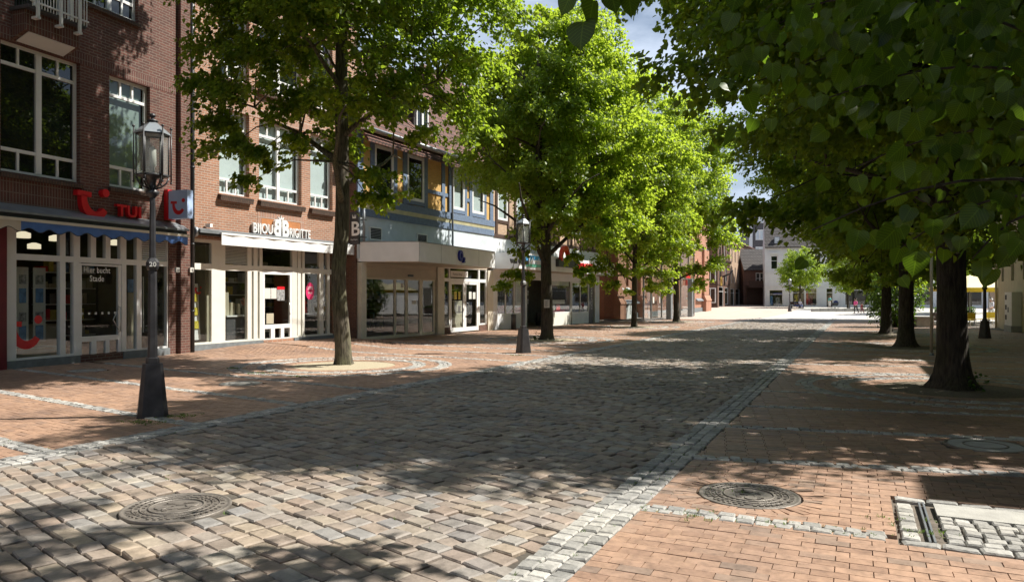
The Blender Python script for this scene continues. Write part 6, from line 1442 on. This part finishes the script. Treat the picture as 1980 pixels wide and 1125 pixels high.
# ------------------------------------------------------------------ street furniture
def lamp(name, label, loc, rz):
    t = thing(name, label, 'street lamp', loc, rz, 'lantern street lamps')
    b = MB(); e = math.pi / 8
    def octa(w, ch): h = w / 2; c = h * ch; return [(h, -c), (h, c), (c, h), (-c, h), (-h, c), (-h, -c), (-c, -h), (c, -h)]
    def loft(mb, secs):
        vs = []; 
        for z, w, ch in secs: vs += [(p[0], p[1], z) for p in octa(w, ch)]
        fs = [(i * 8 + k, i * 8 + (k + 1) % 8, i * 8 + 8 + (k + 1) % 8, i * 8 + 8 + k) for i in range(len(secs) - 1) for k in range(8)]
        mb.add(vs, fs + [tuple(range(7, -1, -1)), tuple(range(len(vs) - 8, len(vs)))])
    loft(b, [(-.1, .40, .72), (.015, .40, .72), (.018, .385, .7), (.70, .255, .7), (.725, .245, .7)]); b.build('base', M['lampmetal'], t)
    b = MB(); loft(b, [(.72, .17, .6), (.80, .17, .6), (.81, .125, .5), (2.0, .105, .5), (2.01, .135, .6), (2.05, .165, .6), (2.11, .165, .6), (2.16, .11, .5), (2.17, .085, .5), (3.02, .07, .5)]); b.build('shaft', M['lampmetal'], t)
    b = MB(); b.lathe([(.04, 3.0), (.085, 3.05), (.09, 3.08), (.05, 3.11), (.042, 3.2), (.06, 3.26), (.2, 3.285), (.21, 3.30), (.0, 3.31)], 12, cap=False)
    for k in range(6):
        a = k * math.pi / 3; c, s = math.cos(a), math.sin(a)
        b.tube([(.045 * c, .045 * s, 3.12), (.11 * c, .11 * s, 3.15), (.17 * c, .17 * s, 3.2), (.205 * c, .205 * s, 3.28)], .012, 5)
    b.build('bracket', M['lampmetal'], t)
    b = MB()
    for k in range(6):
        a = k * math.pi / 3; c, s = math.cos(a), math.sin(a); r = .232
        b.tube([(r * c, r * s, 3.22), (r * c, r * s, 3.94)], .011, 6); b.lathe([(.001, -.02), (.018, -.008), (.02, .004), (.012, .018), (.001, .022)], 8, (r * c, r * s, 3.96), cap=False); b.lathe([(.001, -.02), (.014, -.008), (.016, .004), (.001, .022)], 8, (r * c, r * s, 3.21), cap=False)
        r1, r2 = .20, .205; b.tube([(r1 * c, r1 * s, 3.30), (r2 * c, r2 * s, 3.86)], .010, 5)
        c2, s2 = math.cos(a + math.pi / 3), math.sin(a + math.pi / 3)
        for z in (3.305, 3.86): b.tube([(.205 * c, .205 * s, z), (.205 * c2, .205 * s2, z)], .012, 5)
        for z in (3.31, 3.88): b.tube([(.2 * c, .2 * s, z), (.235 * c, .235 * s, z)], .01, 5)
    b.build('lantern_frame', M['lampmetal'], t)
    for k in range(6):
        a, a2 = k * math.pi / 3, (k + 1) * math.pi / 3; p = MB(); p.quad((.196 * math.cos(a), .196 * math.sin(a), 3.31), (.196 * math.cos(a2), .196 * math.sin(a2), 3.31), (.2 * math.cos(a2), .2 * math.sin(a2), 3.85), (.2 * math.cos(a), .2 * math.sin(a), 3.85)); p.build('pane', M['lampglass'], t)
    b = MB(); b.lathe([(.235, 3.868), (.215, 3.90), (.06, 4.03), (.045, 4.04)], 6, smooth=False); b.build('lantern_roof', M['zinc'], t)
    b = MB(); b.lathe([(.07, 4.04), (.075, 4.055), (.03, 4.07), (.025, 4.09), (.001, 4.09)], 12); b.lathe([(.001, 4.085), (.035, 4.105), (.042, 4.125), (.03, 4.15), (.001, 4.16)], 12, cap=False); b.build('finial', M['lampmetal'], t)
    b = MB(); b.lathe([(.03, 3.3), (.03, 3.42), (.05, 3.44), (.045, 3.66), (.02, 3.7)], 10); b.build('lamp_tube', M['poster_w'], t)
    for k in range(1): text('number_plate', '20', .085, M['poster_w'], t, (-.0, -.0855, 2.052), ext=.002, off=.002, align='CENTER')
    return t
l0 = at(295, 804); L1 = lamp('street_lamp', 'nearest black lantern street lamp before the travel agency', l0, R(28))
for u, v, lab in ((1012, 682, 'black lantern street lamp beside the tree with the notice'), (1904, 654, 'dark street lamp seen against the yellow house wall'), (1527, 604, 'far street lamp standing by the seated people'), (1641, 601, 'far street lamp at the thin tree across the square')):
    p = at(u, v); dup(L1, p, R(28), lab)
def bollard(loc, label):
    t = thing('bollard', label, 'bollard', loc, 0, 'bollards before the health food shop'); b = MB(); b.lathe([(.14, -.1), (.14, .68), (.135, .72)], 16); b.build('shaft', M['lampmetal'], t)
    b = MB(); b.lathe([(.145, .72), (.145, .78), (.10, .82), (.001, .83)], 16); b.build('cap', M['lampmetal'], t); return t
bo = bollard(at(993, 637), 'dark cylinder bollard nearest the lamp, before the red cushions')
for u, v, lab in ((1040, 629, 'dark bollard half hidden behind the tree with the notice'), (1089, 626, 'dark bollard just right of the tree with the notice'), (1113, 624, 'farthest dark bollard, before the grey shop window')): dup(bo, at(u, v), 0, lab)
# notice on the tree
ty = TREES_L[1]; t = thing('paper_notice', 'white paper notice pinned to the tree trunk', 'notice', (ty[0] - .03, ty[1] - .33, gzf(*ty[:2]) + 1.28))
n = MB(); n.add([(-.11 + .22 * i / 4, -.035 * (1 - ((i - 2) / 2) ** 2) , z) for z in (0, .32) for i in range(5)], [(i, i + 1, i + 6, i + 5) for i in range(4)]); n.build('paper', M['poster_w'], t)
n = MB(); 
for k in range(6): n.box(-.07, .05 if k % 2 else .02, -.042, -.039, .05 + .042 * k, .062 + .042 * k)
n.build('print', M['darkgrey'], t)
# post and planter on the right
x, y, z = at(1801, 687); t = thing('sign_post', 'slim pale brown post standing left of the big dark trunk', 'post', (x, y, z)); n = MB(); n.tube([(0, 0, -.1), (0, 0, 3.0)], .042, 10); n.build('pole', M['soffit'], t); n = MB(); n.lathe([(.06, -.05), (.06, .05), (.045, .07)], 12); n.build('foot_collar', M['zinc'], t)
x, y, z = at(1780, 632); t = thing('planter', 'grey concrete planter box beside the thick tree trunk', 'planter', (x, y, z)); n = MB(); n.box(-.5, .5, -.5, .5, 0, .5); n.build('box', M['concrete'], t); n = MB(); n.box(-.55, .55, -.55, .55, .503, .62); n.build('rim', M['concrete'], t)
# low stone edge at the square
x, y, z = at(1640, 604); t = thing('low_wall', 'low grey stone kerb wall round the planting across the square', 'low wall', (x, y, z)); n = MB()
for k in range(9): n.box(-4.5 + k, -3.54 + k, -.25, .25, -.1, .36 + .03 * (k % 3))
n.build('stone_block', M['concrete'], t)
# ivy shoots at the foot of the big tree
p = TREES_R[0]; bush('ivy', 'small green shoots growing at the foot of the big dark tree', (p[0] + .2, p[1] - .40, p[2]), .17, .07, .34, 40, .06, 'leaf_bush', 3, 'ivy')
for a, q in ((2.2, TREES_L[1]),): bush('tree_shoots', 'tiny leaf shoots at the foot of the tree with the notice', (q[0] - .42, q[1] - .2, q[2]), .12, .1, .3, 30, .08, 'leaf_bush', 4, 'shoots')

# small trees across the square
E_ = make_tree(61, 8.6, 2.4, 8.8, 2.7, 2.6, 90, 170, .17, .13, None, None, clump=.8, flare=.3)
p = at(1547, 600.5); S1 = plant_tree('small_tree', 'small round tree in front of the white house', p, 0, E_, M['leaf'], M['bark_dk'])
for u, v, lab, rz_ in ((1639, 602, 'thin leaning tree before the shop house across the square', 1.5), (1690, 603, 'leafy tree across the square behind the big bush', 2.6), (1752, 603, 'leafy tree across the square between dark trunks', 3.3)): dup(S1, at(u, v), rz_, lab, .95)
for X_, Y_, s_, lab in ((46, 78, 1.5, 'broad green tree behind the cafe parasol'), (52, 84, 1.6, 'dark green tree behind the yellow house corner')): dup(S1, (X_, Y_, gzf(X_, Y_)), X_, lab, s_)
# ------------------------------------------------------------------ cafe
M['chair_yellow'] = paint('chair_yellow', (.62, .47, .02), .5, .08); M['parasol'] = paint('parasol_cloth', (.70, .62, .36), .8, .05)
def chair(loc, rz, label):
    t = thing('cafe_chair', label, 'chair', loc, rz, 'yellow cafe chairs')
    n = MB(); n.box(-.23, .23, -.22, .22, .43, .46); n.build('seat', M['chair_yellow'], t)
    n = MB(); n.prism_yz([(.21, .5), (.23, .5), (.30, .86), (.28, .86)], -.23, .23); n.build('backrest', M['chair_yellow'], t)
    for sx in (-1, 1):
        n = MB(); n.tube([(sx * .27, -.26, 0), (sx * .2, -.18, .43)], .014, 6); n.build('leg', M['white'], t)
        n = MB(); n.tube([(sx * .27, .30, 0), (sx * .2, .2, .45), (sx * .22, .27, .8)], .014, 6); n.build('leg', M['white'], t)
    return t
c0_ = at(1873, 633); C1 = chair(c0_, R(180), 'yellow cafe chair nearest the big trunk, in front of the seated woman')
dup(C1, at(1898, 631), R(205), 'yellow cafe chair half hidden behind the dark lamp'); dup(C1, at(1915, 631), R(170), 'yellow cafe chair nearest the yellow house'); dup(C1, at(1856, 632), R(150), 'yellow cafe chair half hidden by the big trunk')
def table(loc, label):
    t = thing('cafe_table', label, 'table', loc, 0, 'cafe tables'); n = MB(); n.lathe([(.38, .72), (.38, .745)], 24); n.build('tabletop', M['white'], t); n = MB(); n.lathe([(.22, 0), (.22, .02), (.03, .05), (.03, .72)], 12); n.build('pedestal', M['zinc'], t); return t
tb0 = table(at(1884, 628), 'round white cafe table by the seated woman'); dup(tb0, at(1907, 628), 0, 'round white cafe table behind the dark lamp')
x, y, z = at(1885, 622); t = thing('hedge_box', 'planter box with low green hedge behind the cafe chairs', 'planter', (x, y + 2.5, gzf(x, y))); n = MB(); n.box(-1.5, 1.5, -.2, .2, 0, .6); n.build('box', M['beam_brown'], t)
V, F = [], []; g = np.random.default_rng(2); n_ = 1500; Pp = np.stack([g.uniform(-1.5, 1.5, n_), g.uniform(-.22, .22, n_), g.uniform(.6, 1.0, n_)], -1); V, F = leaves_np(Pp, g.normal(0, 1, (n_, 3)), g.normal(0, .5, (n_, 3)) + np.array([0, 0, 1]), np.full(n_, .09)); mesh_np('hedge', V, F, M['leaf_bush'], t)
def parasol(loc, label):
    t = thing('parasol', label, 'parasol', loc, R(10), 'cafe parasols'); n = MB(); n.tube([(0, 0, 0), (0, 0, 3.2)], .03, 8); n.build('pole', M['zinc'], t); n = MB(); n.lathe([(.35, 0), (.35, .08), (.1, .1)], 12); n.build('foot', M['concrete'], t)
    n = MB(); n.lathe([(2.3, 2.35), (1.5, 2.62), (.7, 2.95), (.03, 3.15)], 8, smooth=False, cap=False); cn = n.build('canopy', M['parasol'], t); n = MB(); n.lathe([(2.3, 2.12), (2.305, 2.348)], 8, smooth=False, cap=False); n.build('valance', M['chair_yellow'], cn)
    return t
p0 = parasol((29.4, 47.5, gzf(29.4, 47.5)), 'cream parasol with yellow valance over the cafe chairs, left of the dark lamp'); dup(p0, (33.2, 51.5, gzf(33, 51)), .4, 'second cream parasol with yellow valance behind the yellow house corner')
# ------------------------------------------------------------------ people
def skinned(name, chain, mat, parent, sub=1):
    """chain: list of (x,y,z,r,parent index)"""
    me = bpy.data.meshes.new(name); me.from_pydata([c[:3] for c in chain], [(c[4], i) for i, c in enumerate(chain) if c[4] >= 0], [])
    o = bpy.data.objects.new(name, me); COL.objects.link(o); o.modifiers.new('skin', 'SKIN')
    for i, c in enumerate(chain): me.skin_vertices[0].data[i].radius = (c[3] if len(c) < 6 else c[5], c[3]); me.skin_vertices[0].data[i].use_root = (i == 0)
    sd_ = o.modifiers.new('sub', 'SUBSURF'); sd_.levels = sub; sd_.render_levels = sub
    m2 = bpy.data.meshes.new_from_object(o.evaluated_get(bpy.context.evaluated_depsgraph_get())); m2.materials.clear(); m2.materials.append(mat)
    m2.polygons.foreach_set('use_smooth', np.ones(len(m2.polygons), bool)); bpy.data.objects.remove(o)
    r = bpy.data.objects.new(name, m2); COL.objects.link(r); r.parent = parent; return r
def person(label, loc, rz, pose, shirt, trousers, hair, short=False):
    t = thing('person', label, 'person', loc, rz)
    if pose == 'sit': hip, kn, an = .47, [(-.1, -.42, .50), (.1, -.44, .49)], [(-.1, -.40, .08), (.11, -.48, .08)]
    elif pose == 'walk': hip, kn, an = .90, [(-.09, -.16, .50), (.09, .10, .49)], [(-.09, -.10, .09), (.09, .38, .16)]
    else: hip, kn, an = .90, [(-.1, -.02, .49), (.1, -.01, .49)], [(-.11, .02, .08), (.12, .02, .08)]
    ln = -.05 if pose != 'sit' else -.03
    h = hip; ch = (0, ln, h + .42); nk = (0, ln - .01, h + .56); hd = (0, ln - .03, h + .70)
    if pose == 'walk': el, ha = [(-.25, ln + .1, h + .16), (.25, ln - .12, h + .18)], [(-.24, ln - .05, h - .05), (.22, ln - .32, h + .06)]
    elif pose == 'sit': el, ha = [(-.24, ln - .08, h + .2), (.24, ln - .08, h + .2)], [(-.1, -.32, h + .14), (.1, -.34, h + .14)]
    else: el, ha = [(-.25, ln + .02, h + .18), (.25, ln - .06, h + .18)], [(-.24, ln - .1, h - .05), (.14, ln - .24, h + .15)]
    body = [(0, 0, h, .12, -1), (0, ln * .5, h + .2, .105, 0), ch[:3] + (.12, 1), nk + (.055, 2), (0, ln - .02, h + .63, .07, 3), hd + (.085, 4), (0, ln - .02, h + .78, .06, 5), (0, ln - .125, h + .69, .018, 5)]
    for i, s in enumerate((-1, 1)):
        b0 = len(body); body += [(s * .17, ln, h + .47, .06, 2), el[i] + (.04, b0), ha[i] + (.03, b0 + 1), (ha[i][0], ha[i][1] - .05, ha[i][2] - .06, .028, b0 + 2)]
        b0 = len(body); body += [(s * .09, 0, h - .05, .09, 0), kn[i] + (.055, b0), an[i] + (.04, b0 + 1), (an[i][0], an[i][1] - .14, an[i][2] - .05, .035, b0 + 2)]
    skinned('body', body, M['skin'], t)
    sh = [(0, 0, h + .0, .145, -1), (0, ln * .5, h + .2, .13, 0), ch + (.145, 1), (0, ln, h + .5, .08, 2)]
    for i, s in enumerate((-1, 1)):
        b0 = len(sh); e2 = tuple(el[i][k] + (ha[i][k] - el[i][k]) * (.15 if short else .85) for k in range(3)); sh += [(s * .18, ln, h + .46, .075, 2), el[i] + (.056, b0), e2 + (.045, b0 + 1)]
    skinned('shirt', sh, shirt, t)
    tr = [(0, 0, h + .06, .14, -1)]
    for i, s in enumerate((-1, 1)):
        b0 = len(tr); tr += [(s * .095, 0, h - .05, .105, 0), kn[i] + (.075, b0)]
        if not short: tr.append(tuple(an[i][k] + (kn[i][k] - an[i][k]) * .12 for k in range(3)) + (.055, b0 + 1))
    skinned('trousers', tr, trousers, t)
    skinned('hair', [(0, ln + .0, h + .76, .098, -1), (0, ln + .04, h + .68, .085, 0), (0, ln - .03, h + .79, .085, 0)], M[hair], t)
    for i in (0, 1): n = MB(); n.box(an[i][0] - .045, an[i][0] + .045, an[i][1] - .19, an[i][1] + .06, an[i][2] - .085, an[i][2] - .01); n.build('shoe', M['black'], t)
    return t
c_w, c_b, c_p = paint('white_shirt', (.66, .64, .72), .8, .05), paint('black_top', (.02, .02, .022), .8, .1), paint('pink_jacket', (.62, .08, .25), .7, .06)
c_d, c_n, c_t = paint('dark_trousers', (.02, .02, .025), .8, .1), paint('navy_cloth', (.04, .06, .2), .8, .1), paint('teal_top', (.1, .3, .3), .8, .1)
c_s, c_r = paint('pale_shorts', (.55, .56, .55), .8, .05), paint('dark_red_cloth', (.25, .03, .05), .8, .1)
x, y, z = at(1872, 629); person('seated woman in a black top at the cafe table', (x, y + 1.2, gzf(x, y)), 0, 'sit', c_b, c_d, 'hair')
x, y, z = at(1857, 629); person('dark haired cafe guest half hidden by the big trunk', (x, y + .8, gzf(x, y)), R(60), 'sit', c_b, c_d, 'hair')
x, y, z = at(1917, 620); person('man in white shirt and pale shorts walking behind the cafe chairs', (x, y, z), R(-70), 'walk', c_w, c_s, 'hair_g', True)
x, y, z = at(1655, 606); person('woman in pink jacket and dark trousers walking across the square', (x, y, z), R(-60), 'walk', c_p, c_d, 'hair')
x, y, z = at(1667, 607); person('small person in dark red behind the woman in pink', (x, y, z), R(-60), 'walk', c_r, c_r, 'hair').scale = (.72,) * 3
x, y, z = at(1537, 601); person('seated person in dark jacket and blue jeans beside the far lamp', (x, y, z), R(30), 'sit', paint('grey_jacket', (.08, .08, .09), .8), c_n, 'hair')
person('seated person in white cap and pale jeans on the bench by the far lamp', (x + .75, y + .1, z), R(10), 'sit', c_w, paint('jeans', (.2, .26, .45), .8), 'hair_g')
t = thing('bench', 'dark bench under the two seated people by the far lamp', 'bench', (x + .4, y + .25, z)); n = MB(); n.box(-1, 1, -.3, .25, .36, .42); n.build('seat', M['beam_brown'], t)
for s in (-.8, .8): n = MB(); n.box(s - .05, s + .05, -.25, .2, -.05, .357); n.build('leg', M['black'], t)
n = MB(); n.box(-1, 1, .22, .27, .55, .95); n.box(-.8, -.74, .2, .27, .42, .55); n.box(.74, .8, .2, .27, .42, .55); n.build('backrest', M['beam_brown'], t)
x, y, z = at(1571, 599); person('person in blue sitting sideways on the low seat in front of the white house', (x, y, z), R(75), 'sit', c_n, c_d, 'hair'); t = thing('bench', 'low backless seat under the person in blue', 'bench', (x, y, z)); n = MB(); n.box(-1.2, 1.2, -.22, .22, .36, .42); n.build('seat', M['zinc'], t)
for s in (-1, 1): n = MB(); n.box(s - .05, s + .05, -.2, .2, -.05, .357); n.build('leg', M['zinc'], t)
x, y, z = at(1604, 600); person('standing person in a teal top before the door of the white house', (x, y, z), R(20), 'stand', c_t, c_s, 'hair')
def pram(loc, label):
    t = thing('pram', label, 'pram', loc, R(-60)); n = MB(); n.prism_yz([(-.45, .55), (.4, .5), (.5, .8), (.45, .95), (-.5, .85)], -.22, .22); n.build('basket', M['darkgrey'], t); n = MB(); n.lathe([(.3, 0), (.28, .15), (.18, .27), (.001, .32)], 14, (0, .25, .9)); n.build('hood', c_n, t)
    for sx in (-.25, .25):
        for yy, r in ((-.35, .12), (.35, .17)):
            w = MB(); pts = [(sx, yy + r * math.cos(a), r + r * math.sin(a)) for a in np.linspace(0, 6.283, 17)]; w.tube(pts, .02, 5); w.tube([(sx, yy - r, r), (sx, yy + r, r)], .008, 4); w.tube([(sx, yy, 0), (sx, yy, 2 * r)], .008, 4); w.build('wheel', M['black'], t)
    n = MB(); n.tube([(-.2, -.35, .12), (-.2, .5, .75), (-.2, .75, 1.05), (.2, .75, 1.05), (.2, .5, .75), (.2, -.35, .12)], .015, 5); n.build('frame', M['black'], t); return t
pram(at(1614, 602), 'dark pram parked beside the person in teal')
x, y, z = at(1551, 599); t = thing('bicycle', 'pale bicycle leaning by the benches before the white house', 'bicycle', (x, y, z), R(15))
for xx in (-.52, .52):
    w = MB(); w.tube([(xx + .33 * math.cos(a), 0, .34 + .33 * math.sin(a)) for a in np.linspace(0, 6.283, 25)], .018, 6)
    for k in range(8): a = k * math.pi / 4; w.tube([(xx, 0, .34), (xx + .32 * math.cos(a), 0, .34 + .32 * math.sin(a))], .004, 4)
    w.build('wheel', M['black'], t)
n = MB()
for a, e in (((-.52, 0, .34), (-.1, 0, .32)), ((-.1, 0, .32), (-.2, 0, .85)), ((-.2, 0, .78), (.38, 0, .82)), ((-.1, 0, .32), (.36, 0, .75)), ((-.52, 0, .34), (-.2, 0, .78)), ((.36, 0, .95), (.52, 0, .34))): n.tube([a, e], .018, 6)
n.build('frame', M['white'], t); n = MB(); n.tube([(.22, -.25, 1.0), (.34, -.2, 1.02), (.36, 0, .98), (.34, .2, 1.02), (.22, .25, 1.0)], .014, 5); n.build('handlebar', M['steel'], t); n = MB(); n.prism_xy([(-.34, -.08), (-.34, .08), (-.06, .02), (-.06, -.02)], .86, .92); n.build('saddle', M['black'], t)
